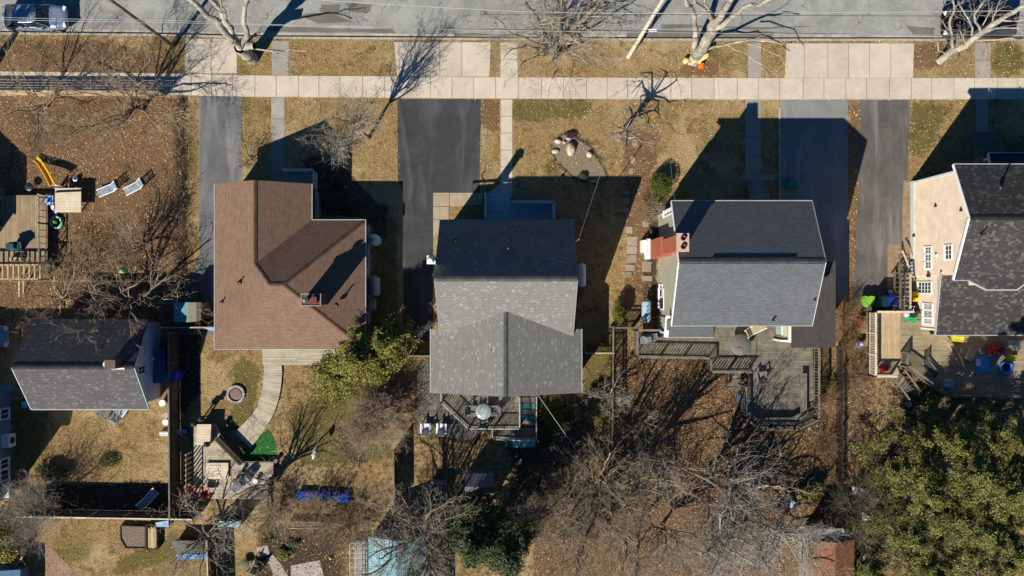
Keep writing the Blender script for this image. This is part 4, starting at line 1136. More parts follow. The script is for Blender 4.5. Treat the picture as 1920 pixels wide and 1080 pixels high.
# fire pit
o = thing('fire_pit', 'round stone ringed fire pit in the lawn beside the boardwalk', 'fire pit', P(443, 739))
c = P(443, 739); stone_m = M('pit_stone', (.36, .33, .3), (.26, .24, .22), 3, .9, .3, 14)
m = MB()
for k in range(18):
    t = 2 * PI * k / 18; m.obox((c.x + .6 * math.cos(t), c.y + .6 * math.sin(t), 0), .17, .2, .16 + R.uniform(0, .02), t, R.uniform(.8, 1.25), .9)
m.build('stone_ring', stone_m, o)
m = MB(); m.lathe((c.x, c.y, 0), [(.55, 0), (.55, .07), (.3, .08), (.02, .075)], 24); m.build('ash_bed', M('ash', (.2, .15, .12), (.13, .1, .085), 6, .95, .4, 20), o)
# garden deck with red chairs
dk = deck('garden_deck', 'low weathered deck with pale benches at the end of the boardwalk', [(362, 800), (402, 797), (443, 866), (512, 867), (512, 897), (500, 935), (362, 935)], .45, 'x', M('sunny_deck_wood', (.40, .34, .25), (.30, .255, .19), 1.4, .85, .12, 20))
m = MB(); boards(m, pz([(369, 796), (396, 796), (394, 834), (368, 834)], .9), .9, 'x', .19, .012, .04, .08); m.build('bench_top', wood_pale, dk)
m = MB(); q = pz([(370, 798), (395, 798), (393, 833), (370, 833)], .86); m.prism(q, .45, .85); m.build('bench_box', wood_tan, dk)
m = MB(); boards(m, pz([(387, 867), (428, 867), (428, 898), (387, 898)], .62), .62, 'x', .2, .012, .04, .05); m.prism(pz([(388, 868), (427, 868), (427, 897), (388, 897)], .55), .45, .58, .8); m.build('low_platform', wood_pale, dk)
m = MB(); u, v = P(405, 822, .95), P(452, 870, .95); n = Vector((-(v - u).y, (v - u).x, 0)).normalized() * .16
for s in (-1, 1): m.beam(u + n * s - Vector((0, 0, .25)), v + n * s - Vector((0, 0, .25)), .05, .5)
m.beam(u - Vector((0, 0, .15)), v - Vector((0, 0, .15)), .27, .3, .25); m.build('planter_box', wood_brown, dk)
# palette screen left of the deck: spaced rails
sc = thing('slatted_screen', 'open slatted screen casting stripes beside the small garden deck', 'screen', P(362, 860))
m = MB(); u, v = P(364, 845), P(364, 938)
for i in range(11):
    c = u.lerp(v, i / 10); m.obox((c.x, c.y, 0), .05, .1, 1.5, 0, R.uniform(.85, 1.15))
m.build('slats', wood_pale, sc)
m = MB(); m.beam(u + Vector((.04, 0, 1.45)), v + Vector((.04, 0, 1.45)), .04, .08); m.beam(u + Vector((.04, 0, .3)), v + Vector((.04, 0, .3)), .04, .08); m.build('rails', wood_grey, sc)

# ================================================================== chairs, tables
def chair(name, label, cat, mat, frame, kind='adirondack', group=None):
    """faces +y, origin on the ground in the middle"""
    o = thing(name, label, cat, (0, 0, 0), group); w = .56
    m = MB(); n = 5
    for i in range(n):
        x = -w / 2 + w * (i + .5) / n; m.beam((x, -.22, .33), (x, .30, .42), w / n - .012, .025, R.uniform(.92, 1.08))
    m.build('seat', mat, o)
    m = MB()
    for i in range(n):
        x = -w / 2 + w * (i + .5) / n; k = abs(i - 2) * .04; m.beam((x, -.20, .34), (x * 1.12, -.52, .98 - k), w / n - .012, .025, R.uniform(.92, 1.08))
    m.build('backrest', mat, o)
    for s in (-1, 1):
        m = MB(); m.beam((s * .33, -.42, .58), (s * .33, .34, .62), .11, .03); m.build('armrest', mat, o)
        m = MB(); m.beam((s * .31, .30, 0), (s * .31, .30, .6), .05, .07); m.build('leg', frame, o)
        m = MB(); m.beam((s * .31, -.5, 0), (s * .31, -.25, .56), .05, .07); m.build('leg', frame, o)
    return o
def lounger(name, label, mat, frame, group=None, L=1.75):
    o = thing(name, label, 'lounger', (0, 0, 0), group); w = .56
    m = MB()
    for i in range(10): y = .62 - i * .11; m.box(-w / 2, w / 2, y, y + .09, .33, .355, R.uniform(.92, 1.08))
    m.build('seat', mat, o)
    m = MB()
    for i in range(6):
        y0 = -.42 - i * .085; z0 = .35 + i * .07; m.beam((-w / 2, y0, z0), (w / 2, y0, z0), .08, .02)
    m.build('backrest', mat, o)
    for s in (-1, 1):
        m = MB(); m.tube((s * w / 2, .74, .33), (s * w / 2, -.44, .33), .045, .045, 6); m.tube((s * w / 2, -.44, .33), (s * w / 2, -.92, .76), .045, .045, 6); m.build('side_rail', frame, o)
        for y in (.6, -.5):
            m = MB(); m.tube((s * w / 2, y, .33), (s * w / 2, y - .05, 0), .02, .02, 6); m.build('leg', frame, o)
    return o
def round_table(name, label, p, r, h, mat, frame, cat='table'):
    o = thing(name, label, cat, p)
    m = MB(); m.lathe((p.x, p.y, p.z), [(r, h - .04), (r + .015, h - .02), (r, h), (.03, h + .004)], 32); m.build('tabletop', mat, o)
    for k in range(4):
        t = PI / 4 + k * PI / 2; m = MB(); m.tube(p + Vector((math.cos(t) * r * .6, math.sin(t) * r * .6, 0)), p + Vector((math.cos(t) * r * .45, math.sin(t) * r * .45, h - .03)), .025, .025, 6); m.build('leg', frame, o)
    return o
red = M('red_paint', (.34, .015, .02), (.26, .012, .016), 3, .5, spec=.4)
white_p = M('white_plastic', (.68, .69, .7), (.6, .61, .63), 3, .45, fine=.04, spec=.4)
blue_w = M('pale_blue_plastic', (.28, .48, .58), (.24, .42, .52), 3, .45, fine=.04)
teal_m = M('teal_paint', (.03, .17, .17), (.025, .13, .135), 3, .5)
blue_b = M('bright_blue_plastic', (.015, .06, .42), (.012, .05, .35), 3, .45, fine=.06)
blue_t = M('blue_tarp', (.015, .10, .50), (.012, .07, .36), 2.2, .45, .5, 9, fine=.2)
blue_l = M('light_blue_tarp', (.15, .32, .62), (.1, .24, .5), 2, .5, .4, 9)
yellow = M('yellow_plastic', (.75, .45, .02), (.66, .38, .02), 3, .4, fine=.05)
lime = M('lime_plastic', (.22, .5, .05), (.18, .42, .04), 3, .45, fine=.06)
dgreen = M('dark_green_plastic', (.012, .075, .05), (.01, .06, .04), 3, .45)
green_m = M('green_plastic', (.02, .36, .13), (.02, .3, .11), 3, .45)
orange = M('orange_plastic', (.85, .14, .01), (.75, .11, .01), 3, .5, fine=.05)
grey_p = M('grey_plastic', (.16, .16, .165), (.12, .12, .125), 3, .55)
lilac = M('lilac_plastic', (.5, .42, .62), None, 3, .4)
tan_c = M('tan_cushion', (.42, .33, .2), (.34, .27, .17), 3, .9)

def put(o, px, py, z=0, rz=0):
    p = P(px, py, z); o.location = p; o.rotation_euler = (0, 0, rz); return o
c = chair('adirondack_chair', 'red slatted chair standing nearer the fence on the garden deck', 'chair', red, red, group='red chairs on the garden deck'); put(c, 360, 914, .45, math.radians(-35))
put(dup(c, (0, 0, 0), 0, 'red slatted chair beside the pale low platform of the garden deck'), 389, 918, .45, math.radians(-5))
dup_c = dup(c, P(348, 936, .1), math.radians(-60), 'red slatted chair half hidden by twigs at the foot of the long fence')
wc = chair('garden_chair', 'white slatted chair leftmost on the patio by the rear deck', 'chair', white_p, white_p, group='white chairs on the patio'); put(wc, 799, 800, .02, math.radians(0))
put(dup(wc, (0, 0, 0), 0, 'white slatted chair rightmost on the patio by the rear deck'), 829, 800, .02, math.radians(-4))
lw = lounger('sun_lounger', 'white framed lounger nearer the play table in the leafy garden', M('blue_grey_fabric', (.16, .2, .25), (.35, .4, .45), 5, .7), white_p, group='loungers in the leafy garden'); put(lw, 205, 357, 0, math.radians(112))
put(dup(lw, (0, 0, 0), 0, 'white framed lounger further right in the leafy garden'), 254, 353, 0, math.radians(118))
put(dup(lw, (0, 0, 0), 0, 'pale blue lounger in the shade by the lower left fence'), 284, 931, 0, math.radians(-42))
dc = chair('dining_chair', 'dark chair above the glass table on the rear deck', 'chair', grey_p, grey_p, group='dark chairs around the glass table'); put(dc, 906, 748, .95, PI)
put(dup(dc, (0, 0, 0), 0, 'dark chair below the glass table on the rear deck'), 906, 792, .95, 0)
put(dup(dc, (0, 0, 0), 0, 'dark chair left of the glass table on the rear deck'), 886, 768, .95, -PI / 2)
put(dup(dc, (0, 0, 0), 0, 'dark chair right of the glass table on the rear deck'), 926, 768, .95, PI / 2)
put(dup(dc, (0, 0, 0), 0, 'dark chair by the old bungalow, nearer its middle', 'dark chairs below the old bungalow'), 199, 772, 0, math.radians(150))
put(dup(dc, (0, 0, 0), 0, 'dark chair by the old bungalow, nearer its corner', 'dark chairs below the old bungalow'), 219, 774, 0, math.radians(170))
put(dup(lw, (0, 0, 0), 0, 'white lounger folded against the corner of the old bungalow', 'loungers in the leafy garden'), 232, 771, 0, math.radians(-35))
round_table('glass_table', 'round pale glass patio table on the rear deck', P(907, 769, .95), .56, .72, M('pale_table_glass', (.32, .38, .36), (.25, .3, .29), 2, .15, spec=.7), grey_p)
round_table('round_table', 'large round grey table on the big timber deck', P(1383, 645, 1.3), .76, .74, M('grey_table_cover', (.13, .125, .115), (.11, .105, .1), 4, .7), grey_p)
m = MB(); p = P(1386, 652, 2.06); m.obox((p.x, p.y, 2.045), .34, .07, .02, .15); tag(m.build('red_strap', red, loc=p), 'small red strip lying on the round grey table', 'strap')

# rear deck of the grey gabled house
z = .95
d3 = deck('rear_deck', 'grey railed rear deck behind the grey gabled house', [(829, 722), (1003, 722), (1003, 742), (974, 742), (974, 800), (880, 800), (829, 752)], z, 'x')
rail_w = M('pale_railing', (.36, .36, .34), (.28, .28, .27), 2, .6)
railing(pz([(829, 736), (829, 752), (880, 800), (974, 800), (974, 744)], z), z, .92, .17, 1.8, d3, rail_w, (.09, .04), .035)
m = MB(); boards(m, pz([(924, 802), (1004, 802), (1004, 823), (924, 820)], .5), .5, 'x', .14); m.build('lower_boards', wood_grey, d3)
railing(pz([(924, 802), (924, 819), (1005, 823), (1005, 742)], .5), .5, .92, .12, 1.8, d3, rail_w, (.08, .04), .03)
for i in range(5):
    m = MB(); q = pz([(976, 745 + i * 11), (1003, 745 + i * 11), (1003, 755 + i * 11), (976, 755 + i * 11)], .85 - i * .08); m.prism(q, .1, .88 - i * .08, R.uniform(.85, 1.1)); m.build('step', teal_m if i % 2 else wood_grey, d3)
def lidbox(name, label, cat, p, sx, sy, sz, rz, mat, lid=None, group=None):
    o = thing(name, label, cat, p, group)
    m = MB(); m.obox(p, sx, sy, sz * .86, rz, 1, 1.04); m.build('body', mat, o)
    m = MB(); m.obox((p[0], p[1], p[2] + sz * .86), sx * 1.09, sy * 1.09, sz * .06, rz, 1.1); m.obox((p[0], p[1], p[2] + sz * .92), sx * 1.0, sy * 1.0, sz * .08, rz, 1.1, .82); l = m.build('lid', lid or mat, o)
    return o
lidbox('deck_box', 'long teal storage box at the foot of the rear deck', 'storage box', P(981, 827), 1.5, .65, .6, 0, teal_m, M('pale_teal', (.10, .26, .27), (.08, .21, .22), 3, .5))
lidbox('deck_box', 'small green storage box left of the long teal box', 'storage box', P(955, 826), .55, .6, .5, 0, dgreen, M('mid_green', (.03, .2, .12)))
slabs('patio', [[(782, 680), (829, 665), (829, 740), (782, 740)], [(782, 740), (829, 740), (829, 770), (782, 770)], [(829, 752), (848, 770), (829, 770)], [(782, 770), (848, 770), (900, 812), (880, 826), (782, 812)]], .01, M('mossy_patio', (.15, .135, .115), (.095, .085, .072), 1.2, .95, .3, 12))

# big deck of the sage house
z = 1.3
D4 = [(1190, 619), (1262, 619), (1262, 632), (1337, 634), (1345, 600), (1460, 600), (1490, 650), (1524, 652), (1527, 784), (1488, 802), (1418, 802), (1391, 782), (1391, 722), (1402, 718), (1402, 694), (1327, 694), (1327, 669), (1190, 668)]
d4 = deck('garden_deck', 'large multi angled timber deck behind the sage sided house', D4, z, 'x')
railing(pz([(1235, 618), (1191, 618), (1191, 667), (1327, 670), (1327, 695), (1401, 695)], z), z, .95, .21, 1.7, d4, wood_grey, (.15, .045), .05)
railing(pz([(1391, 723), (1391, 781), (1418, 801), (1488, 801), (1526, 783), (1526, 652)], z), z, .95, .21, 1.7, d4, wood_grey, (.15, .045), .05)
m = MB(); bq = pz([(1402, 779), (1423, 793), (1484, 793), (1515, 777)], 1.75)
for a, b in zip(bq, bq[1:]):
    for s in range(3):
        k = .16 * s; m.beam((a[0], a[1] + k, 1.75), (b[0], b[1] + k, 1.75), .13, .035, R.uniform(.85, 1.15))
    m.beam((a[0], a[1] + .16, 1.5), (b[0], b[1] + .16, 1.5), .06, .4, .8)
m.build('bench', wood_grey, d4)
m = MB(); a, b = P(1511, 700, 1.75), P(1511, 776, 1.75)
for s in range(3): m.beam((a.x - .16 * s, a.y, 1.75), (b.x - .16 * s, b.y, 1.75), .13, .035, R.uniform(.85, 1.15))
m.build('bench', wood_grey, d4)
for i in range(5):
    m = MB(); q = pz([(1364, 697 + i * 7), (1389, 697 + i * 7), (1389, 703 + i * 7), (1364, 703 + i * 7)], 1.1 - i * .22); m.prism(q, max(0, .95 - i * .22), 1.1 - i * .22, R.uniform(.85, 1.1)); m.build('step', wood_grey, d4)
railing(pz([(1362, 697), (1360, 726)], .6), .4, .9, .14, 1.6, d4, wood_grey, (.1, .04), .04)
m = MB(); boards(m, pz([(1486, 650), (1509, 650), (1509, 661), (1486, 661)], 1.5), 1.5, 'x', .14); m.build('door_step', wood_grey, d4)
def grill(name, label, p, rz, mat, w=.95, dd=.6, h=1.05):
    o = thing(name, label, 'grill', p)
    m = MB(); m.obox(p, w * .8, dd, h * .65, rz, .9); m.build('cart', mat, o)
    m = MB(); ca, sa = math.cos(rz), math.sin(rz)
    q = Vector(p); pr_ = [(.02, 0)]
    m.obox((p[0], p[1], p[2] + h * .65), w, dd, h * .14, rz, 1.0); m.obox((p[0], p[1], p[2] + h * .79), w * .66, dd * .95, h * .21, rz, 1.12, .55); m.build('hood', mat, o)
    for s in (-1, 1):
        m = MB(); m.obox((p[0] + ca * s * w * .62, p[1] + sa * s * w * .62, p[2] + h * .72), w * .28, dd * .8, .03, rz, 1.1); m.build('side_shelf', mat, o)
    m = MB(); m.beam((p[0] - ca * w * .25 + sa * dd * .45, p[1] - sa * w * .25 - ca * dd * .45, p[2] + h * .86), (p[0] + ca * w * .25 + sa * dd * .45, p[1] + sa * w * .25 - ca * dd * .45, p[2] + h * .86), .03, .03); m.build('handle', metal, o)
grill('covered_grill', 'grey barbecue grill in the corner of the big timber deck', P(1212, 634, 1.3), .25, grey_p)
grill('barbecue_grill', 'dark barbecue grill with a silver hood on the garden deck by the twigs', P(457, 903, .45), math.radians(40), M('dark_grill', (.06, .075, .11), (.2, .22, .25), 3, .35, metal=.3))
grill('patio_heater_cart', 'small dark cart with white lid beside the bay of the big deck', P(1237, 626, 1.3), .1, black, .5, .4, .7)
ln = lounger('folding_lounger', 'beige lounger standing against the rear wall on the big deck', tan_c, white_p); put(ln, 1415, 616, 1.3, math.radians(-65))
o = chair('deck_chair', 'low grey cushioned chair in the middle of the big deck', 'chair', M('mauve_cushion', (.19, .165, .16), (.15, .13, .125)), grey_p); put(o, 1423, 704, 1.3, math.radians(10))
o = thing('paper_bags', 'pair of grey sacks stacked beside the deck steps', 'sack', P(1378, 712)); m = MB(); p = P(1374, 712); m.blob((p.x, p.y, .25), .38, .3, .25, 3, .12); m.build('sack', M('grey_sack', (.2, .17, .14), (.14, .12, .1)), o); m = MB(); p = P(1384, 708); m.blob((p.x, p.y, .3), .3, .36, .3, 5, .12); m.build('sack', MATS['grey_sack'], o)
o = thing('blue_watering_hose', 'blue coiled hose hanging at the left edge of the big deck', 'hose', P(1383, 748)); p = P(1384, 748, .3); m = MB()
for k in range(3):
    for i in range(16):
        a, b = 2 * PI * i / 16, 2 * PI * (i + 1) / 16; m.tube((p.x + .1 * k, p.y + .35 * math.cos(a), .45 + .3 * math.sin(a)), (p.x + .1 * k, p.y + .35 * math.cos(b), .45 + .3 * math.sin(b)), .03, .03, 5, 1, False)
m.build('coil', blue_l, o)

# deck of the peach house
z = 1.2
D5 = [(1630, 584), (1720, 584), (1735, 590), (1745, 628), (1960, 628), (1960, 741), (1768, 741), (1689, 683), (1688, 704), (1630, 704)]
d5 = deck('wooden_deck', 'wide timber deck full of toys behind the peach sided house', D5, z, 'x', M('honey_wood', (.30, .245, .155), (.21, .17, .11), 1.4, .8, .12, 20))
m = MB(); boards(m, pz([(1631, 585), (1687, 585), (1687, 703), (1631, 703)], z + .012), z + .012, 'y', .15, .01, .02, .1); m.build('landing_boards', wood_tan, d5)
railing(pz([(1630, 703), (1630, 584), (1699, 584)], z), z, 1., .12, 1.7, d5, wood_pale, (.15, .045), .045)
railing(pz([(1630, 703), (1668, 703)], z), z, 1., .12, 1.7, d5, wood_pale, (.15, .045), .045)
railing(pz([(1689, 660), (1689, 683), (1768, 740), (1960, 740)], z), z, 1., .12, 1.7, d5, wood_grey, (.15, .045), .045)
st = thing('timber_stairs', 'straight timber stairs with handrails from the driveway up to the toy strewn deck', 'stairs', P(1700, 520))
for i in range(13):
    zz = .09 + i * .092; m = MB(); q = pz([(1689, 478 + i * 8.2), (1705, 478 + i * 8.2), (1705, 485.4 + i * 8.2), (1689, 485.4 + i * 8.2)], zz); m.prism(q, zz - .04, zz, R.uniform(.8, 1.2)); m.build('step', wood_grey, st)
for xx in (1688, 1707):
    m = MB(); a, b = P(xx, 512, 1.3), P(xx, 583, 2.1); m.beam(a, b, .15, .045); m.beam(a - Vector((0, 0, .8)), b - Vector((0, 0, .9)), .05, .16)
    if xx == 1688: m.beam(P(1686, 476, .9), a, .1, .04)
    else: m.beam(P(1692, 470, .95), P(1705, 502, 1.2), .1, .045)
    for i in range(9): c = a.lerp(b, i / 8); m.beam(c, c - Vector((0, 0, .9)), .04, .04)
    m.build('handrail', wood_pale if xx == 1707 else wood_grey, st)
    for c in (a, b): m = MB(); m.obox((c.x, c.y, 0), .1, .1, c.z + .05); m.build('newel_post', wood_grey, st)
s2 = thing('garden_stairs', 'shaded timber stairs leading from the landing down to the leafy ground', 'stairs', P(1690, 715))
a0, b0 = P(1676, 700, 1.2), P(1704, 738, .1); dd = (b0 - a0); nn = Vector((-dd.y, dd.x, 0)).normalized() * .5
for i in range(6):
    c = a0.lerp(b0, (i + .5) / 6); m = MB(); m.beam(c - nn, c + nn, .26, .04, R.uniform(.8, 1.2)); m.build('step', wood_grey, s2)
for s in (-1, 1):
    m = MB(); m.beam(a0 + nn * s + Vector((0, 0, .85)), b0 + nn * s + Vector((0, 0, .85)), .12, .04); m.beam(a0 + nn * s - Vector((0, 0, .05)), b0 + nn * s - Vector((0, 0, .05)), .05, .2)
    for i in range(6): c = a0.lerp(b0, i / 5) + nn * s; m.beam(c, c + Vector((0, 0, .85)), .045, .045)
    m.build('handrail', wood_grey, s2)
# wheelie bins
def bin_(label, px, py, mat, lid, rz=0, sx=.78, sy=.85, h=1.05, group='bins behind the paver strip'):
    p = P(px, py); o = thing('wheelie_bin', label, 'bin', p, group)
    m = MB(); m.obox(p, sx * .82, sy * .8, h * .9, rz, 1, 1.18); m.build('body', mat, o)
    m = MB(); m.obox((p.x, p.y, h * .9), sx * 1.04, sy * 1.0, .05, rz, 1.05); m.obox((p.x, p.y, h * .9 + .05), sx * 1.0, sy * .96, .09, rz, 1.1, .8)
    m.beam((p.x - sx * .4, p.y + sy * .52, h * .93), (p.x + sx * .4, p.y + sy * .52, h * .93), .04, .05); m.build('lid', lid, o)
    for s in (-1, 1): m = MB(); m.lathe((p.x + s * sx * .42, p.y + sy * .38, .12), [(.12, -.03), (.12, .03)], 12, axis='x'); m.build('wheel', rubber, o)
bin_('dark green wheelie bin standing between the lime planter and the blue bin', 1644, 565, dgreen, M('teal_lid', (.015, .07, .09), (.012, .055, .07), 3, .4))
bin_('blue wheelie bin rightmost of the row under the stairs', 1661, 565, blue_b, blue_b)
bin_('green wheelie bin above the storage shed, left of the brown roofed house', 368, 560, dgreen, M('mid_green2', (.03, .16, .08)), 0, .8, .7, 1.0, 'bins behind the storage shed')
o = thing('leaf_shaped_sandbox', 'lime green shell shaped sandbox leaning at the driveway end', 'sandbox', P(1620, 566)); m = MB(); p = P(1619, 566)
pts = [(-.45, .38), (-.2, .46), (0, .38), (.2, .46), (.48, .4), (.44, 0), (.2, -.3), (.0, -.46), (-.22, -.3), (-.42, 0)]
for k, (s, zz) in enumerate(((1, .0), (.97, .32))): pass
m.prism([(p.x + x, p.y + y) for x, y in pts], .5, .78); m.prism([(p.x + x * .6, p.y + y * .6) for x, y in pts], 0, .5, .8); m.build('shell', lime, o)
m = MB()
for a in (-.5, -.25, 0, .25, .5): m.beam((p.x, p.y - .4, .795), (p.x + a * .8, p.y + .34, .795), .03, .02, .75)
m.build('ribs', lime, o)
def ball(name, label, px, py, z, r, mat, band=None, cat='ball', group=None):
    p = P(px, py, z); o = thing(name, label, cat, p, group)
    prof = [(max(.004, r * math.sin(PI * i / 10)), r - r * math.cos(PI * i / 10)) for i in range(11)]
    m = MB(); m.lathe(p, prof, 16); m.build('ball_shell', mat, o)
    if band:
        m = MB(); m.lathe((p.x, p.y, p.z + r), [(r * 1.01, -r * .2), (r * 1.03, 0), (r * 1.01, r * .2)], 16); m.lathe((p.x, p.y, p.z + r), [(r * .5, r * .88), (r * .2, r * 1.01), (.01, r * 1.02)], 12); m.build('stripe', band, o)
ball('ball', 'blue and white ball lying on the driveway in the bin shadow', 1667, 548, 0, .18, white_p, blue_l)
ball('ball', 'blue patterned ball on the leafy ground left of the toy strewn deck', 1609, 644, 0, .3, blue_b, white_p)
ball('ball', 'lilac ball on the deck by the green toy cart', 1697, 589, 1.2, .22, lilac)
ball('ball', 'white and dark ball above the square play table', 145, 337, 0, .2, white_p, blue_b)
ball('ball', 'small yellow ball in the bare garden at the bottom', 620, 1046, 0, .1, yellow)
def toy_cart(name, label, p, mat, rz=0, s=1., cat='toy car', wm=black):
    o = thing(name, label, cat, p)
    m = MB(); m.obox((p[0], p[1], p[2] + .14 * s), .75 * s, .42 * s, .25 * s, rz, 1, .82); m.build('body', mat, o)
    ca, sa = math.cos(rz), math.sin(rz)
    m = MB(); m.obox((p[0] - .08 * s * ca, p[1] - .08 * s * sa, p[2] + .38 * s), .28 * s, .3 * s, .2 * s, rz, .8, .75); m.build('seat', mat, o)
    for i in (-1, 1):
        for j in (-1, 1):
            x, y = i * .27 * s, j * .2 * s; c = (p[0] + x * ca - y * sa, p[1] + x * sa + y * ca, p[2] + .11 * s)
            m = MB(); u = Vector((-sa, ca, 0)) * .03; m.tube(Vector(c) - u, Vector(c) + u, .11 * s, .11 * s, 12); m.build('wheel', wm, o)
    m = MB(); m.beam((p[0] + .3 * s * ca, p[1] + .3 * s * sa, p[2] + .38 * s), (p[0] + .42 * s * ca, p[1] + .42 * s * sa, p[2] + .62 * s), .05, .05); m.build('handle', wm, o)
toy_cart('toy_cart', 'green toy cart against the peach wall on the deck', P(1705, 598, 1.2), green_m, -.1, 1.05)
toy_cart('toy_tractor', 'red toy car on the leafy ground left of the deck landing', P(1611, 601), red, 1.2, 1.)
toy_cart('toy_tractor', 'dark red toy car in the shaded corner of the deck landing', P(1656, 691, 1.21), red, .3, .9)
toy_cart('ride_on_toy', 'red ride on toy in the shade of the wide deck', P(1861, 655, 1.2), red, .05, 1.5)
toy_cart('ride_on_toy', 'purple tinged scooter toy beside the long brown fence', P(327, 848), lilac, .4, .9)
o = thing('yellow_slide_bin', 'yellow plastic barrel between the stairs and the peach wall', 'barrel', P(1706, 556)); p = P(1705, 556)
m = MB(); m.lathe((p.x, p.y, 0), [(.3, 0), (.36, .1), (.37, .8), (.33, .95), (.12, 1.0), (.02, 1.0)], 18); m.build('drum', yellow, o); m = MB(); m.lathe((p.x, p.y, 1.0), [(.1, 0), (.1, .06), (.02, .065)], 10); m.build('drum_cap', black, o)
o = thing('garden_tools', 'bundle of white and blue tool handles leaning on the peach wall', 'tools', P(1709, 578, 1.2))
for i, mt in enumerate((white_p, white_p, blue_l, black, white_p)): m = MB(); m.tube(P(1701 + i * 2.2, 586 + i, 1.22), P(1706 + i * 2.2, 574, 2.1), .022, .022, 6); m.build('handle', mt, o)
def mat_(name, label, cat, px, py, z, sx, sy, sz, rz, mat, group=None, parts=None):
    p = P(px, py, z); o = thing(name, label, cat, p, group)
    m = MB(); m.obox(p, sx, sy, sz, rz, 1, .96); m.build(parts[0] if parts else 'pad', mat, o)
    m = MB(); ca, sa = math.cos(rz), math.sin(rz)
    for s in (-1, 1):
        u = Vector((-sa * sy * .3 * s, ca * sy * .3 * s, sz + .01)); v = Vector((ca, sa, 0)) * sx * .46; m.beam(Vector(p) + u - v, Vector(p) + u + v, .04, .02, .8)
    m.build(parts[1] if parts else 'seam', mat, o)
    return o
mat_('play_mat', 'blue square play mat on the shaded deck', 'mat', 1841, 683, 1.2, 1.1, 1.15, .08, .2, M('pool_blue', (.06, .26, .52), (.05, .21, .44), 2, .5))
mat_('pillow', 'white pillow on the corner of the blue play mat', 'pillow', 1834, 680, 1.3, .28, .5, .1, .15, white_p)
mat_('crate', 'yellow toy crate just below the rear roof of the peach house', 'crate', 1793, 634, 1.2, .8, .5, .3, -.1, M('lemon', (.6, .55, .04)))
mat_('crate', 'yellow toy crate above the blue paddling pool', 'crate', 1894, 671, 1.2, .6, .45, .3, -.06, MATS['lemon'])
mat_('crate', 'pale blue crate against the bottom railing of the deck', 'crate', 1776, 719, 1.2, .6, .55, .35, 0, M('pale_blue_crate', (.3, .45, .6)))
mat_('crate', 'white toy table beside the yellow crate on the shaded deck', 'table', 1898, 644, 1.2, .6, .4, .4, -.15, M('icy_white', (.4, .52, .62)))
mat_('cushion', 'tan heap of cushions in a sunlit spot of the deck', 'cushion', 1819, 664, 1.2, .55, 1.0, .18, -.45, tan_c)
mat_('cushion', 'small white cushion beside the tan heap', 'cushion', 1837, 659, 1.2, .2, .45, .1, .4, M('cool_white', (.5, .55, .6)))
o = thing('paddling_pool', 'round blue paddling pool on the shaded deck', 'pool', P(1886, 689, 1.2)); p = P(1886, 689, 1.2); m = MB()
m.lathe(p, [(.3, .03), (.34, .12), (.42, .16), (.5, .14), (.53, .06), (.5, 0)], 28); m.build('ring', M('pool_ring', (.03, .13, .5), (.05, .2, .6), 8, .4), o)
m = MB(); m.lathe(p, [(.33, .02), (.3, .03), (.01, .035)], 24); m.build('pool_floor', M('dark_pool', (.02, .02, .05), (.06, .02, .03), 8, .2), o)
o = lounger('folding_lounger', 'dark framed lounger folded in the shade of the angled railing', M('slate_fabric', (.05, .06, .07)), grey_p); put(o, 1740, 690, 1.2, math.radians(-140))
o = thing('hammock_stand', 'long curved timber hammock stand on the shaded deck', 'hammock stand', P(1780, 650, 1.2)); m = MB(); pts = [P(1762, 636, 1.9), P(1788, 648, 1.4), P(1800, 668, 1.3), P(1807, 688, 1.9)]
for a, b in zip(pts, pts[1:]): m.beam(a, b, .09, .07)
m.build('beam', wood_tan, o); m = MB(); m.beam(P(1775, 668, 1.23), P(1792, 690, 1.23), .09, .06); m.beam(P(1778, 642, 1.23), P(1800, 690, 1.23), .08, .06); m.build('foot', wood_tan, o)
p = P(1705, 744); 
o = thing('white_pot', 'round white pot on the dark ground below the angled railing', 'pot', P(1704, 757)); p = P(1700, 757); m = MB(); m.lathe(p, [(.15, 0), (.22, .3), (.2, .3), (.17, .22), (.02, .2)], 14); m.build('bowl', M('pot_white', (.45, .5, .52)), o)

# timber deck of the upper left
dw = deck('timber_deck', 'brown timber deck with a ladder like pergola at the left edge', [(-80, 366), (88, 366), (88, 494), (-80, 494)], .55, 'y', M('umber_wood', (.30, .22, .135), (.22, .16, .1), 1.4, .85, .12, 20))
railing(pz([(88, 494), (88, 420), (88, 372)], .55), .55, .95, .45, 2.2, dw, wood_grey, (.09, .04), .05)
m = MB()
for yy in (497, 523): m.beam(P(-60, yy, 1.6), P(72, yy, 1.6), .12, .1)
for i in range(14): m.beam(P(-55 + i * 10, 497, 1.66), P(-55 + i * 10, 523, 1.66), .11, .04, R.uniform(.85, 1.15))
m.build('pergola', wood_tan, dw)
for xx in (-40, 12, 66):
    for yy in (497, 523): m = MB(); c = P(xx, yy, 1.6); m.obox((c.x, c.y, 0), .1, .1, 1.6); m.build('pergola_post', wood_grey, dw)
m = MB(); m.beam(P(36, 526, .9), P(36, 556, .2), .12, .05); m.beam(P(44, 526, .9), P(44, 556, .2), .08, .04); m.build('brace', wood_tan, dw)
m = MB(); m.prism(pz([(78, 498), (94, 482), (94, 512), (80, 514)], .5), 0, .5, .9); m.build('corner_step', wood_grey, dw)
grill('covered_grill', 'dark teal covered grill on the shaded timber deck at the left', P(37, 462, .55), 0.1, M('dark_teal_cover', (.02, .06, .075)), .75, .6, .95)
round_table('side_table', 'round dark pot stand at the top corner of the timber deck', P(62, 352, 0), .3, .5, black, black)
mat_('step_box', 'tan box step above the ladder like pergola', 'box', 34, 486, .55, .9, .3, .35, 0, wood_tan)
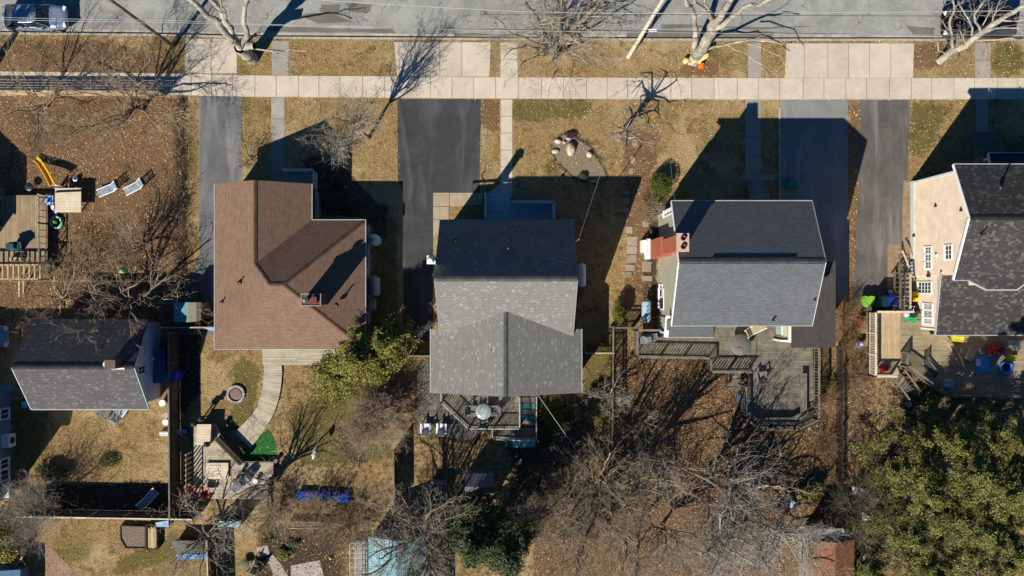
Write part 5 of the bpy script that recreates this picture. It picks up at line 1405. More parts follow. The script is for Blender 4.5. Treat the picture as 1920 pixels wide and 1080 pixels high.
# square play table and the toys round it
pt = thing('play_table', 'large square pale timber play table in the leafy garden', 'table', P(127, 375))
m = MB(); boards(m, pz([(103, 350), (152, 350), (152, 397), (103, 398)], .8), .8, 'x', .2, .01, .05, .06); m.build('tabletop', wood_pale, pt)
m = MB(); m.beam(P(104, 360, .86), P(151, 358, .86), .1, .06, .2); m.build('dark_strap', black, pt)
for x in (107, 148):
    for y in (353, 394): m = MB(); c = P(x, y, .4); m.obox((c.x, c.y, 0), .09, .09, .76); m.build('leg', wood_tan, pt)
sl = thing('playground_slide', 'yellow plastic slide beside the square play table', 'slide', P(83, 320)); 
pts = [P(99, 346, 1.15), P(91, 330, .85), P(83, 316, .5), P(74, 303, .2), P(67, 297, .12)]
m = MB(); mr_ = MB()
for a, b in zip(pts, pts[1:]):
    d = (b - a); n = Vector((-d.y, d.x, 0)).normalized() * .2; m.face([a - n, b - n, b + n, a + n] if (Vector((0, 0, 1)).dot((b - a).cross(n)) > 0) else [a + n, b + n, b - n, a - n])
    for s in (-1, 1): mr_.beam(a + n * s + Vector((0, 0, .06)), b + n * s + Vector((0, 0, .06)), .06, .14)
m.build('chute', yellow, sl); mr_.build('side_rails', yellow, sl)
m = MB()
for s in (-.2, .2): m.tube((pts[0].x + s, pts[0].y, 0), (pts[0].x + s, pts[0].y, 1.2), .03)
for i in range(4): m.tube((pts[0].x - .2, pts[0].y - .02, .25 + i * .25), (pts[0].x + .2, pts[0].y - .02, .25 + i * .25), .02)
m.build('ladder', white_p, sl)
o = thing('toy_climber', 'white and blue toy climber left of the square play table', 'toy', P(93, 375)); p = P(93, 372)
m = MB(); m.prism(pz([(86, 368), (101, 366), (101, 382), (86, 384)], .7), .62, .72); m.build('platform', blue_w, o)
for x, y in ((-.28, .3), (.3, .3), (-.28, -.3), (.3, -.3)): m = MB(); m.tube((p.x + x, p.y + y - .1, 0), (p.x + x, p.y + y - .1, .95), .035); m.build('post', white_p, o)
m = MB(); a, b = P(97, 384, .6), P(103, 402, .1); m.beam(a, b, .3, .04); m.build('ramp', M('pale_lilac', (.42, .45, .72)), o)
m = MB(); m.prism(pz([(88, 370), (97, 370), (97, 379), (88, 379)], .75), .725, .74); m.build('panel', blue_b, o)
o = thing('sand_and_water_toy', 'round turquoise and yellow inflatable toy pool by the play table', 'toy pool', P(107, 417)); p = P(107, 417)
m = MB(); m.lathe(p, [(.42, 0), (.5, .06), (.52, .16), (.45, .24), (.36, .2), (.34, .1)], 22); m.build('ring', M('turquoise_pattern', (.06, .45, .52), (.42, .55, .12), 9, .4, fine=.3), o)
m = MB(); m.lathe((p.x, p.y, 0), [(.36, .08), (.3, .1), (.01, .1)], 20); m.build('pool_floor', M('mixed_green', (.04, .2, .12), (.35, .45, .05), 14, .4), o)
m = MB(); m.blob((p.x - .05, p.y + .02, .2), .16, .14, .14, 2, .3); m.build('toy_figure', lime, o)
o = thing('green_dome_lid', 'pale green dome shaped lid lying in the leaf litter', 'lid', P(229, 508)); m = MB(); m.lathe(P(229, 508), [(.26, 0), (.24, .08), (.14, .14), (.02, .15)], 16, sx=1.2, sy=.7); m.build('dome', M('pale_green', (.22, .45, .2)), o); m = MB(); m.tube(P(229, 508, .15), P(229, 508, .2), .03); m.build('knob', lime, o)
# storage shed beside driveway, with sloping halves
o = thing('storage_shed', 'small resin storage shed with teal and beige roof halves at the driveway end', 'shed', P(352, 586))
a = pz([(327, 566), (353, 566), (352, 605), (326, 605)], 2.0); q = pz([(353, 566), (377, 568), (376, 598), (352, 605)], 1.9)
m = MB(); c1, c2, c3 = P(326, 585, 1.85).x, P(353, 585, 2.1).x, P(377, 585, 1.8).x; ya, yb = P(0, 604, 2).y, P(0, 567, 2).y
m.slab([(c1, ya, 1.85), (c2, ya, 2.15), (c2, yb, 2.15), (c1, yb, 1.85)], .06, (0, 1, 0)); m.build('roof_half', M('teal_resin', (.10, .26, .27), (.09, .22, .23), 3, .45), o)
m = MB(); m.slab([(c2, ya, 2.15), (c2 + .55, ya + .05, 1.98), (c2 + .55, yb, 1.98), (c2, yb, 2.15)], .06, (0, 1, 0)); m.slab([(c2 + .58, ya + .06, 1.96), (c3, ya + .15, 1.8), (c3, yb, 1.8), (c2 + .58, yb, 1.96)], .06, (0, 1, 0)); m.build('roof_half', M('beige_resin', (.32, .27, .2), (.27, .23, .17), 3, .5), o)
m = MB(); m.box(c1 + .08, c3 - .08, ya + .18, yb - .05, 0, 1.78); m.build('wall', M('resin_wall', (.2, .19, .16)), o)
m = MB(); m.box(c3 - .08, c3 - .04, ya + .4, yb - .3, .1, 1.6, .9); m.build('door', MATS['beige_resin'], o)
o = thing('blue_tarpaulin', 'folded blue tarp hanging on the short fence by the brown house', 'tarp', P(392, 615)); m = MB(); m.slab([P(376, 613, 1.4), P(402, 613, 1.4), P(404, 621, 1.1), P(392, 619, 1.15)], .03, (1, 0, 0)); m.build('sheet', blue_l, o)
# blue barrel, white lids along the long fence
o = thing('barrel', 'bright blue plastic barrel behind the long brown fence', 'barrel', P(333, 703)); p = P(338, 702); m = MB(); m.lathe((p.x, p.y, 0), [(.25, 0), (.3, .15), (.3, 1.2), (.25, 1.3), (.02, 1.32)], 18, sy=1.4); m.build('drum', blue_b, o); m = MB(); m.lathe((p.x, p.y, 1.3), [(.2, 0), (.2, .05), (.02, .06)], 12); m.build('drum_cap', blue_b, o)
for i, (x, y, r, mt, lab) in enumerate(((309, 754, .24, white_p, 'round white bucket at the corner of the old bungalow'), (316, 776, .2, tan_c, 'small tan pot below the white bucket'), (315, 790, .22, white_p, 'white pot halfway along the row beside the long fence'), (340, 807, .16, white_p, 'small white pot in the shade right of the long fence'), (512, 898, .3, grey_p, 'grey round bin at the right end of the garden deck'), (482, 900, .17, white_p, 'small round white lantern on the garden deck'), (455, 883, .15, black, 'small black pot in the sun on the garden deck'), (443, 899, .15, black, 'small black pot next to the dark grill'), (520, 862, .15, grey_p, 'small grey pot at the corner of the turf'))):
    p = P(x, y, .45 if 440 < x < 515 else 0); o = thing('plant_pot', lab, 'pot', p); h = .4 if i != 4 else .8; m = MB(); m.lathe(p, [(r * .75, 0), (r, h), (r * .9, h), (r * .85, h - .06), (.02, h - .06)], 16); m.build('bowl', mt, o); m = MB(); m.lathe(p, [(r * 1.0, h - .06), (r * 1.08, h), (r * .97, h + .01)], 16); m.build('rim', mt, o)
for i, (x, y, lab) in enumerate(((378, 788, 'black square lantern post left of its twin above the garden deck'), (391, 779, 'black square lantern post right of its twin above the garden deck'), (402, 826, 'dark slim lantern post by the planter box of the garden deck'))):
    p = P(x, y); o = thing('lantern_post', lab, 'lantern', p); m = MB(); m.obox(p, .08, .08, 1.2); m.build('post', black, o); m = MB(); m.obox((p.x, p.y, 1.2), .34, .34, .06); m.obox((p.x, p.y, 1.26), .26, .26, .26); m.obox((p.x, p.y, 1.52), .36, .36, .1, 0, 1, .3); m.build('lantern_head', black, o)
lidbox('toolbox', 'pale blue box in the shade right of the long fence', 'box', P(345, 808), .5, .3, .3, 0, blue_l)
toy_cart('hand_cart', 'dark cart with grey wheels among clutter by the long fence', P(342, 822), grey_p, .9, 1.0, 'cart', M('grey_tyre', (.3, .3, .3)))
mat_('sack', 'white and black sack at the left side of the long fence', 'sack', 311, 812, 0, .7, .3, .3, 0, white_p)
o = thing('closed_parasol', 'slim closed white parasol standing in the back lawn', 'parasol', P(608, 818)); a = P(592, 846, 1.5); b0 = P(608, 815, 0)
m = MB(); m.tube(P(590, 850, .05), P(590, 846, .9), .02); m.tube(P(585, 858, 1.3), P(604, 808, 1.3), .02, .02, 5); m.build('pole', metal, o)
u, v = P(586, 861, 1.3), P(592, 838, 1.3); m = MB(); m.tube(u, u.lerp(v, .35), .03, .17, 10); m.tube(u.lerp(v, .35), u.lerp(v, .7), .17, .15, 10); m.tube(u.lerp(v, .7), v, .15, .03, 10); m.build('canopy', white_p, o)
# three blue tubs
for i, (x0_, x1_) in enumerate(((560, 590), (594, 624), (628, 657))):
    y0_ = 918 + i * 2; p = P((x0_ + x1_) / 2, y0_ + 9); o = thing('covered_tub', ['leftmost of the three blue tarp covered tubs', 'middle one of the three blue tarp covered tubs', 'rightmost of the three blue tarp covered tubs'][i], 'tub', p, 'blue covered tubs in the back lawn')
    m = MB(); m.obox(p, 1.05, .62, .38, -.05, 1, .95); m.build('tub', blue_b, o)
    m = MB(); rr = random.Random(i); n = 7
    g = [[Vector((p.x + (a / n - .5) * 1.2, p.y + (b / 4 - .5) * .78, .36 + rr.uniform(0, .12) - (.15 if a in (0, n) or b in (0, 4) else 0))) for a in range(n + 1)] for b in range(5)]
    for b in range(4):
        for a in range(n): m.face([g[b][a], g[b][a + 1], g[b + 1][a + 1], g[b + 1][a]], rr.uniform(.8, 1.2))
    m.build('cover', blue_t, o)

# ================================================================== tanks, rocks
def htank(label, c, r, L, mat, axis='y', z=.9):
    o = thing('oil_tank', label, 'tank', (c.x, c.y, 0))
    n = 6; prof = [(max(.01, r * math.sin(PI / 2 * i / n)), -L / 2 + r * .55 * (1 - math.cos(PI / 2 * i / n))) for i in range(n + 1)]
    prof += [(a, -b) for a, b in prof[::-1]]
    m = MB(); m.lathe((c.x, c.y, z), prof, 20, axis=axis); m.build('tank_body', mat, o)
    for s in (-1, 1):
        for t in (-1, 1): m = MB(); m.box(c.x + s * r * .6 - .03, c.x + s * r * .6 + .03, c.y + t * L * .3 - .03, c.y + t * L * .3 + .03, 0, z - r * .4); m.build('leg', black, o)
    for t in (-.18, .02, .2): m = MB(); m.tube((c.x, c.y + t * L, z + r - .02), (c.x, c.y + t * L, z + r + .1), .04, .04, 8); m.build('filler_cap', black, o)
htank('white horizontal oil tank beside the grey gabled house', P(1091, 516, .9), .3, 1.75, white_p)
htank('pale blue horizontal oil tank beside the sage sided house', P(1212, 584, .9), .35, 1.7, M('tank_blue', (.30, .42, .52), (.26, .37, .46), 3, .35))
htank('beige horizontal oil tank beside the brown roofed house', P(702, 537, .9), .42, 1.5, M('tank_beige', (.42, .41, .38), (.36, .35, .33), 3, .45))
o = thing('water_cylinder', 'upright white cylinder with a teal cap beside the brown roofed house', 'tank', P(705, 451)); p = P(705, 451); m = MB(); m.lathe((p.x, p.y, 0), [(.42, 0), (.42, .95), (.34, 1.1), (.15, 1.15), (.02, 1.15)], 22); m.build('tank_body', white_p, o); m = MB(); m.lathe((p.x - .0, p.y, 1.14), [(.17, 0), (.15, .12), (.02, .14)], 14); m.build('cap', blue_w, o)
lidbox('meter_box', 'grey metal box below the beige oil tank', 'box', P(700, 570), .45, .8, .8, 0, M('box_grey', (.34, .33, .31)))
rockm = M('pale_rock', (.52, .44, .30), (.36, .31, .24), 3, .9, .4, 10); rockd = M('rose_rock', (.36, .32, .29), (.26, .22, .2), 3, .9, .4, 10)
for x, y, a, b, h, s, mt, lab in ((1070, 280, .42, .62, .55, 1, rockm, 'largest pale boulder of the rock garden'), (1046, 265, .3, .22, .28, 2, rockm, 'tan rock above left of the largest boulder'), (1041, 284, .34, .22, .25, 3, rockm, 'flat yellowish rock left of the largest boulder'), (1066, 260, .28, .16, .22, 4, rockd, 'pinkish rock at the top of the rock garden'), (1058, 267, .18, .16, .2, 5, rockd, 'smallest rock touching the top of the largest boulder'), (1105, 290, .26, .3, .3, 6, rockm, 'single yellow rock right of the largest boulder'), (1112, 340, .3, .12, .15, 7, rockm, 'tan edging rock at the lower tip of the rock garden')):
    p = P(x, y); m = MB(); m.blob((p.x, p.y, h * .3), a * .82, b * .82, h * .6, s, .13, 11, 7); o = m.build('boulder', mt, loc=p); tag(o, lab, 'rock', 'rocks in the front lawn')
# traffic cone at the broken tree
o = thing('traffic_cone', 'orange traffic cone beside the split trunk of the street tree', 'cone', P(1314, 124)); p = P(1314, 124)
m = MB(); m.obox(p, .4, .4, .04); m.build('cone_base', orange, o); m = MB(); m.lathe(p, [(.17, .03), (.1, .4), (.03, .75), (.01, .76)], 16); m.build('cone_body', orange, o)

# ================================================================== sheds and bits along the bottom edge
def shed(name, label, x0_, x1_, ys_, yn_, e, r, axis, roofmat, wallmat, group=None, oh=.15):
    """outline in survey units at eave height"""
    a, b = P(x0_, ys_, e), P(x1_, yn_, e); o = thing(name, label, 'shed', ((a.x + b.x) / 2, (a.y + b.y) / 2, 0), group)
    m = MB()
    if axis == 'y':
        xm = (a.x + b.x) / 2
        m.slab([(a.x, a.y, e), (xm, a.y, r), (xm, b.y, r), (a.x, b.y, e)], .08, (0, 1, 0)); m.slab([(b.x, a.y, e), (xm, a.y, r), (xm, b.y, r), (b.x, b.y, e)], .08, (0, 1, 0))
    else:
        ym_ = (a.y + b.y) / 2
        m.slab([(a.x, a.y, e), (b.x, a.y, e), (b.x, ym_, r), (a.x, ym_, r)], .08, (1, 0, 0)); m.slab([(a.x, b.y, e), (b.x, b.y, e), (b.x, ym_, r), (a.x, ym_, r)], .08, (1, 0, 0))
    m.build('roof', roofmat, o)
    m = MB(); m.box(a.x + oh, b.x - oh, a.y + oh, b.y - oh, 0, e - .08)
    if axis == 'y':
        for y, f in ((a.y + oh, 0), (b.y - oh, 1)):
            q = [(a.x + oh, y, e - .1), (b.x - oh, y, e - .1), (xm, y, r - .12)]; m.face(q if not f else q[::-1])
    m.build('wall', wallmat, o); return o
o = shed('garden_shed', 'shed with a pale turquoise shingle roof at the bottom edge', 691, 802, 1180, 1006, 2.3, 3.3, 'y', shingles('turquoise_shingles', (.24, .42, .46), (.19, .35, .39), None), sd_tan)
cold = thing('greenhouse_frame', 'white wire greenhouse frame beside the turquoise shed', 'greenhouse', P(673, 1060)); a, b = P(656, 1110, 1.4), P(688, 1019, 1.4)
m = MB()
for x in (a.x, b.x): m.tube((x, a.y, 1.4), (x, b.y, 1.4), .018, .018, 5); m.tube((x, b.y, 0), (x, b.y, 1.4), .018, .018, 5)
for i in range(11): y = b.y - i * (b.y - a.y) / 10; m.tube((a.x, y, 1.4), (b.x, y, 1.4), .014, .014, 5)
for i in (1, 2): x = a.x + (b.x - a.x) * i / 3; m.tube((x, a.y, 1.41), (x, b.y, 1.41), .01, .01, 5)
m.build('wire_frame', white_p, cold)
m = MB(); m.box(a.x + .1, b.x - .3, a.y, b.y - .1, .0, .5); m.build('planting_bed', M('pale_bed', (.28, .25, .23), (.18, .15, .14)), cold)
shed('garden_shed', 'small shed with grey pink roof in the shade above the dark conifer', 872, 926, 931, 888, 1.9, 2.4, 'x', M('mauve_metal', (.14, .12, .14), (.1, .09, .1), 2, .5), MATS['teal_paint'])
o = shed('garden_shed', 'long shed with a red brown roof and grey canopy at the bottom right', 1516, 1602, 1180, 1012, 2.2, 2.9, 'y', M('rust_roof', (.20, .085, .04), (.13, .055, .03), 2.5, .8, .2, 16), sd_tan)
m = MB(); m.slab([P(1507, 991, 2.3), P(1582, 991, 2.3), P(1588, 1012, 2.1), P(1556, 1018, 2.1), P(1511, 1012, 2.1)], .05, (1, 0, 0)); m.build('canopy', M('grey_canvas', (.22, .22, .24), (.18, .18, .2)), o)
pb = thing('raised_bed', 'square wire topped raised bed in the shaded back garden', 'raised bed', P(824, 915)); c = P(824, 914)
m = MB(); q = .58
for s in (-1, 1): m.box(c.x + s * q - .03, c.x + s * q + .03, c.y - q, c.y + q, 0, .75); m.box(c.x - q, c.x + q, c.y + s * q - .028, c.y + s * q + .028, 0, .74)
m.build('bed_wall', wood_grey, pb); m = MB(); m.box(c.x - q + .03, c.x + q - .03, c.y - q + .03, c.y + q - .03, .3, .6); m.build('soil', M('bed_soil', (.09, .065, .05), (.22, .17, .13), 9, .95, .5, 14), pb)
m = MB()
for s in (-1, 1):
    m.tube((c.x + s * q, c.y - q, 1.1), (c.x + s * q, c.y + q, 1.1), .015, .015, 5); m.tube((c.x - q, c.y + s * q, 1.1), (c.x + q, c.y + s * q, 1.1), .015, .015, 5)
    for t in (-1, 1): m.tube((c.x + s * q, c.y + t * q, .7), (c.x + s * q, c.y + t * q, 1.1), .015, .015, 5)
m.build('wire_frame', metal, pb)
def vbed(label, poly, h, mat, soil=None, name='raised_bed', cat='raised bed'):
    o = thing(name, label, cat, P(*poly[0])); pl = pz(poly, h); m = MB(); n = len(pl)
    for i in range(n): m.beam((*pl[i], h / 2), (*pl[(i + 1) % n], h / 2), .06, h)
    m.build('bed_wall', mat, o); m = MB(); m.prism([((x - sum(a for a, _ in pl) / n) * .96 + sum(a for a, _ in pl) / n, (y - sum(b for _, b in pl) / n) * .96 + sum(b for _, b in pl) / n) for x, y in pl], .02, h - .07); m.build('soil', soil or MATS['bed_soil'], o); return o
vbed('long pale edged bed among brush at the bottom', [(540, 979), (612, 980), (612, 990), (540, 991)], .45, M('rotten_wood', (.38, .28, .2), (.28, .2, .15), 4))
vbed('wooden edged bed beside the stack of planks', [(225, 986), (272, 988), (272, 1028), (236, 1028), (226, 1012)], .3, wood_dark)
o = thing('plank_stack', 'stack of tan planks in a dark crate at the bottom left', 'planks', P(284, 1006))
m = MB(); 
for i in range(6): a, b = P(279 + i * 2.6, 990 + R.uniform(-3, 3), .5), P(279 + i * 2.6, 1028 + R.uniform(-2, 1), .5); m.beam(a, b, .09, .05, R.uniform(.6, 1.15))
m.build('planks', fence_tan, o); m = MB(); q = pz([(274, 985), (295, 985), (295, 1030), (274, 1030)], .45)
for i in range(4): m.beam((*q[i], .22), (*q[(i + 1) % 4], .22), .05, .44)
m.build('crate', wood_dark, o)
def tarp(label, poly, h, mat, name='tarpaulin'):
    o = thing(name, label, 'tarp', P(*poly[0])); pl = [P(x, y, h) for x, y in poly]; m = MB(); m.slab(pl, .05, (1, 0, 0)); m.build('sheet', mat, o); m = MB(); q = [(p.x * .5 + pl[0].x * .5, p.y * .5 + pl[0].y * .5) for p in pl]
    c = sum(pl, Vector()) / len(pl); m.prism([((p.x - c.x) * .9 + c.x, (p.y - c.y) * .9 + c.y) for p in pl], 0, h - .06); m.build('stack', wood_dark, o); return o
tarp('blue tarp with a wavy edge along the bottom left garden', [(330, 1040), (352, 1038), (370, 1040), (388, 1038), (406, 1040), (405, 1047), (385, 1049), (366, 1047), (348, 1050), (333, 1047)], .9, M('sky_tarp', (.10, .30, .66), (.08, .25, .56), 3, .5))
tarp('grey mesh sheet above the wavy blue tarp', [(322, 1014), (405, 1014), (406, 1037), (330, 1038)], .85, M('grey_mesh', (.15, .14, .14), (.11, .105, .1), 3, .9))
tarp('small pale blue tarp behind the corner of the back fence', [(291, 980), (316, 976), (316, 988), (294, 988)], .7, M('ice_tarp', (.16, .3, .55), (.3, .42, .6), 8, .5))
tarp('pale turquoise corrugated panel under the bare branches', [(409, 977), (451, 978), (449, 989), (408, 988)], 1.3, M('turq_panel', (.32, .45, .46), (.25, .36, .37), 5, .5), 'roof_panel')
tarp('white plastic sheet showing beside the big evergreens, nearer the top', [(1596, 912), (1617, 916), (1640, 925), (1655, 934), (1620, 936), (1600, 926)], .5, white_p)
tarp('white plastic sheet showing beside the big evergreens, nearer the shed', [(1604, 958), (1624, 962), (1634, 974), (1612, 978), (1604, 970)], .5, white_p)
tarp('grey blue panel beside the shed with the red brown roof', [(1618, 1040), (1640, 1046), (1648, 1090), (1626, 1100)], .6, M('blue_grey_panel', (.3, .38, .44), (.24, .31, .36)), 'roof_panel')
o = thing('birdbath', 'blue and white garden ornament in the dark undergrowth', 'ornament', P(1481, 942)); m = MB(); p = P(1481, 942); m.lathe(p, [(.16, 0), (.1, .2), (.26, .5), (.22, .52), (.02, .46)], 12); m.build('basin', M('ice_white', (.5, .55, .75)), o); 
o = thing('birdbath', 'small blue ornament left of the blue and white one', 'ornament', P(1457, 953)); m = MB(); p = P(1457, 953); m.lathe(p, [(.12, 0), (.08, .2), (.18, .4), (.15, .42), (.02, .36)], 12); m.build('basin', M('dull_blue', (.2, .28, .5)), o)
o = thing('blue_bucket', 'bright blue bucket at the foot of the dark picket fence', 'bucket', P(1588, 927)); m = MB(); p = P(1588, 927); m.lathe(p, [(.15, 0), (.22, .4), (.19, .4), (.15, .06), (.02, .06)], 14); m.build('pail', blue_b, o)
# stone circle / patio set in the bottom garden
slabs('garden_paving', [[(480, 1026), (502, 1022), (506, 1040), (482, 1046)], [(498, 1046), (512, 1040), (530, 1062), (512, 1076)], [(512, 1076), (530, 1062), (545, 1090), (500, 1100)], [(545, 1060), (600, 1050), (610, 1090), (545, 1100)]], .012, rockd)
round_table('stone_table', 'round dark rimmed tub in the paved bottom garden', P(462, 1054), .33, .4, M('olive_tub', (.12, .12, .08), (.08, .08, .06), 5), black, 'tub')
g = chair('garden_chair', 'olive garden chair right of the round tub', 'chair', M('olive_paint', (.17, .16, .11), (.12, .115, .08)), grey_p); put(g, 478, 1062, 0, 1.2)
put(dup(g, (0, 0, 0), 0, 'olive garden chair rightmost in the paved bottom garden'), 487, 1056, 0, -.4)
# brick path and clutter at the lower left corner
sheet('brick_path', [[(50, 1015), (100, 1030), (140, 1070), (165, 1110), (60, 1110), (95, 1060)]], .01, M('rose_path', (.27, .17, .12), (.2, .125, .09), 1.2, .9, .2))
lo = shed('playhouse', 'blue roofed playhouse cut by the lower left corner', -60, 38, 1130, 1068, 1.3, 1.7, 'y', M('blue_roof', (.05, .16, .26), (.035, .11, .19), 3, .5), sd_blue)
o = thing('garden_bench', 'tan plank seat end above the blue roofed playhouse', 'bench', P(36, 1055)); m = MB(); m.beam(P(28, 1064, .9), P(42, 1044, .9), .1, .05); m.beam(P(24, 1062, .5), P(36, 1044, .5), .3, .05); m.build('seat', wood_tan, o)
for a, b in ((27, 1062), (41, 1046)): m = MB(); c = P(a, b, .5); m.obox((c.x, c.y, 0), .08, .08, .9); m.build('leg', wood_grey, o)
lidbox('electric_cabinet', 'small teal green cabinet on the shaded pale driveway', 'cabinet', P(1483, 347), .72, .6, .45, 0, M('dark_cyan', (.03, .18, .17)), None)
lidbox('storage_bench', 'pale storage box in the shade left of the old bungalow', 'box', P(58, 757), .75, .4, .5, 0, blue_w)
o = thing('porch_canopy', 'pale blue canopy between the old bungalow and the blue sided house', 'canopy', P(30, 738)); m = MB(); m.slab([P(-10, 724, 2.2), P(22, 722, 2.2), P(22, 730, 2.0), P(-10, 734, 2.0)], .06, (1, 0, 0)); m.build('sheet', M('canopy_blue', (.14, .28, .34)), o); m = MB(); m.beam(P(18, 747, 1.6), P(50, 745, 1.6), .06, .06); m.build('bar', metal, o)
for xx in (-5, 18): m = MB(); c = P(xx, 729, 2); m.tube((c.x, c.y, 0), (c.x, c.y, 2.0), .03); m.build('post', metal, o)

# ================================================================== vehicles
def car(name, label, c, rz, L, W, HT, paint, cat='car', suv=False):
    o = thing(name, label, cat, c); zc = c.z
    hood = HT * (.62 if not suv else .6); n = 15
    st = [(-.5, .74, .38, .52), (-.485, .86, .30, .60), (-.44, .95, .22, .64), (-.38, 1, .2, .66), (-.2, 1, .2, .68), (0, 1, .2, .68), (.2, 1, .2, .66), (.34, .98, .2, .62), (.42, .93, .22, .58), (.475, .82, .28, .52), (.5, .68, .36, .46)]
    ca, sa = math.cos(rz), math.sin(rz)
    def T(x, y, z): return (c.x + x * ca - y * sa, c.y + x * sa + y * ca, zc + z)
    rings = []
    for x, w, zb, zt in st:
        hw = W / 2 * w; zt *= HT; zb *= HT
        rings.append([T(x * L, y, z) for y, z in ((-hw * .9, zb), (-hw, zb + .12), (-hw, (zb + zt) / 2 + .06), (-hw * .93, zt - .03), (-hw * .6, zt + .02), (0, zt + .045), (hw * .6, zt + .02), (hw * .93, zt - .03), (hw, (zb + zt) / 2 + .06), (hw, zb + .12), (hw * .9, zb))])
    m = MB(); k = len(rings[0]); pts = [p for r in rings for p in r]
    m.mesh(pts, [(i * k + j, i * k + (j + 1) % k, (i + 1) * k + (j + 1) % k, (i + 1) * k + j) for i in range(len(rings) - 1) for j in range(k)], 1, True)
    m.mesh(rings[0], [tuple(range(k))]); m.mesh(rings[-1], [tuple(range(k))[::-1]])
    body = m.build('body', paint, o)
    # greenhouse: base outline and roof outline
    b0 = (-.42 if not suv else -.47, .26); r0_ = (-.27 if not suv else -.40, .10)
    zb, zr = HT * .645, HT
    def ring(xa, xb, w, z): return [T(xa * L, -w, z), T(xb * L, -w, z), T(xb * L + .06 * L * 0, w, z), T(xa * L, w, z)]
    B = ring(b0[0], b0[1], W * .455, zb); Rr = ring(r0_[0], r0_[1], W * .35, zr - .05)
    for nm, i in (('side_window', 0), ('windshield', 1), ('side_window', 2), ('rear_window', 3)):
        j = (i + 1) % 4; m = MB(); m.face([B[i], B[j], Rr[j], Rr[i]]); m.build(nm, glass, o)
    m = MB(); e = .02; 
    def rg(s, z): 
        xa, xb = r0_[0] * L, r0_[1] * L; out = []
        for t in range(20):
            a = 2 * PI * t / 20; cx_, sx_ = math.cos(a), math.sin(a); px_ = (xa + xb) / 2 + (xb - xa) / 2 * s * (abs(cx_) ** .45) * (1 if cx_ > 0 else -1); py_ = W * .36 * s * (abs(sx_) ** .45) * (1 if sx_ > 0 else -1); out.append(T(px_, py_, z))
        return out
    rs = [rg(1.04, zr - .06), rg(1.03, zr - .03), rg(.9, zr - .005), rg(.5, zr + .02)]
    pts = [p for r in rs for p in r]; m.mesh(pts, [(i * 20 + j, i * 20 + (j + 1) % 20, (i + 1) * 20 + (j + 1) % 20, (i + 1) * 20 + j) for i in range(3) for j in range(20)], 1, True); m.mesh(rs[-1], [tuple(range(20))]); m.build('roof', paint, o)
    for i in range(4): m = MB(); m.beam(B[i], Rr[i], .07, .06); m.build('pillar', paint, body)
    for i in (0, 2):
        m = MB(); a = Vector(B[i]).lerp(Vector(B[(i + 1) % 4]), .5); b = Vector(Rr[i]).lerp(Vector(Rr[(i + 1) % 4]), .5); m.beam(a, b, .07, .05); m.build('pillar', paint, body)
    for sx_ in (-.31, .31):
        for sy_ in (-1, 1):
            p = Vector(T(sx_ * L, sy_ * (W / 2 - .1), .33)); u = Vector((-sa, ca, 0)) * .11; m = MB(); m.tube(p - u, p + u, .33, .33, 20); w_ = m.build('wheel', rubber, o); m = MB(); m.tube(p + u * sy_, p + u * sy_ * 1.06, .2, .18, 14); m.build('rim', metal, w_)
    for sy_ in (-1, 1):
        m = MB(); q = T(.462 * L, sy_ * W * .33, HT * .49); m.obox((q[0], q[1], q[2]), .22, .34, .1, rz + sy_ * -.35); m.build('headlight', MATS.get('lamp_glass') or M('lamp_glass', (.8, .8, .85), None, 3, .1, spec=.9), o)
        m = MB(); q = T(-.482 * L, sy_ * W * .34, HT * .5); m.obox((q[0], q[1], q[2]), .12, .3, .1, rz + sy_ * .3); m.build('taillight', red, o)
        m = MB(); q = T(.17 * L, sy_ * (W / 2 + .06), HT * .66); m.obox((q[0], q[1], q[2]), .16, .2, .12, rz, 1, .8); m.build('mirror', paint, o)
    m = MB(); a, b = T(.255 * L, -.3, HT * .69), T(.22 * L, .35, HT * .72); m.beam(a, b, .025, .02); m.build('wiper', black, o)
    return o
def paintm(name, c, rough=.25):
    t = base(name, rough, .35, .6); t.b.inputs['Coat Weight'].default_value = .6; t.b.inputs['Coat Roughness'].default_value = .06
    t.l.new(t.tone(t.mix(t.ramp(t.noise(2, 3, .6, t.coord('Pos')), .3, .7), c, tuple(v * .85 for v in c))), t.b.inputs['Base Color']); return t.m
cs = P(64, 31, .7); cs.z = -.12
car('parked_car', 'blue saloon car parked at the kerb in the top left corner', cs, 0, 4.75, 1.85, 1.46, paintm('blue_car_paint', (.27, .34, .46)))
cs = P(1838, 42, 1.); cs.z = -.12
car('parked_suv', 'black tall car under the bare tree in the top right corner', cs, PI, 5.4, 2.1, 1.95, paintm('black_car_paint', (.006, .006, .009)), 'car', True)
cs = P(-42, 631, .7); cs.z = 0
car('parked_car', 'silver car cut by the left edge beside the old bungalow', cs, 0, 4.6, 1.8, 1.45, paintm('silver_car_paint', (.2, .22, .25)))

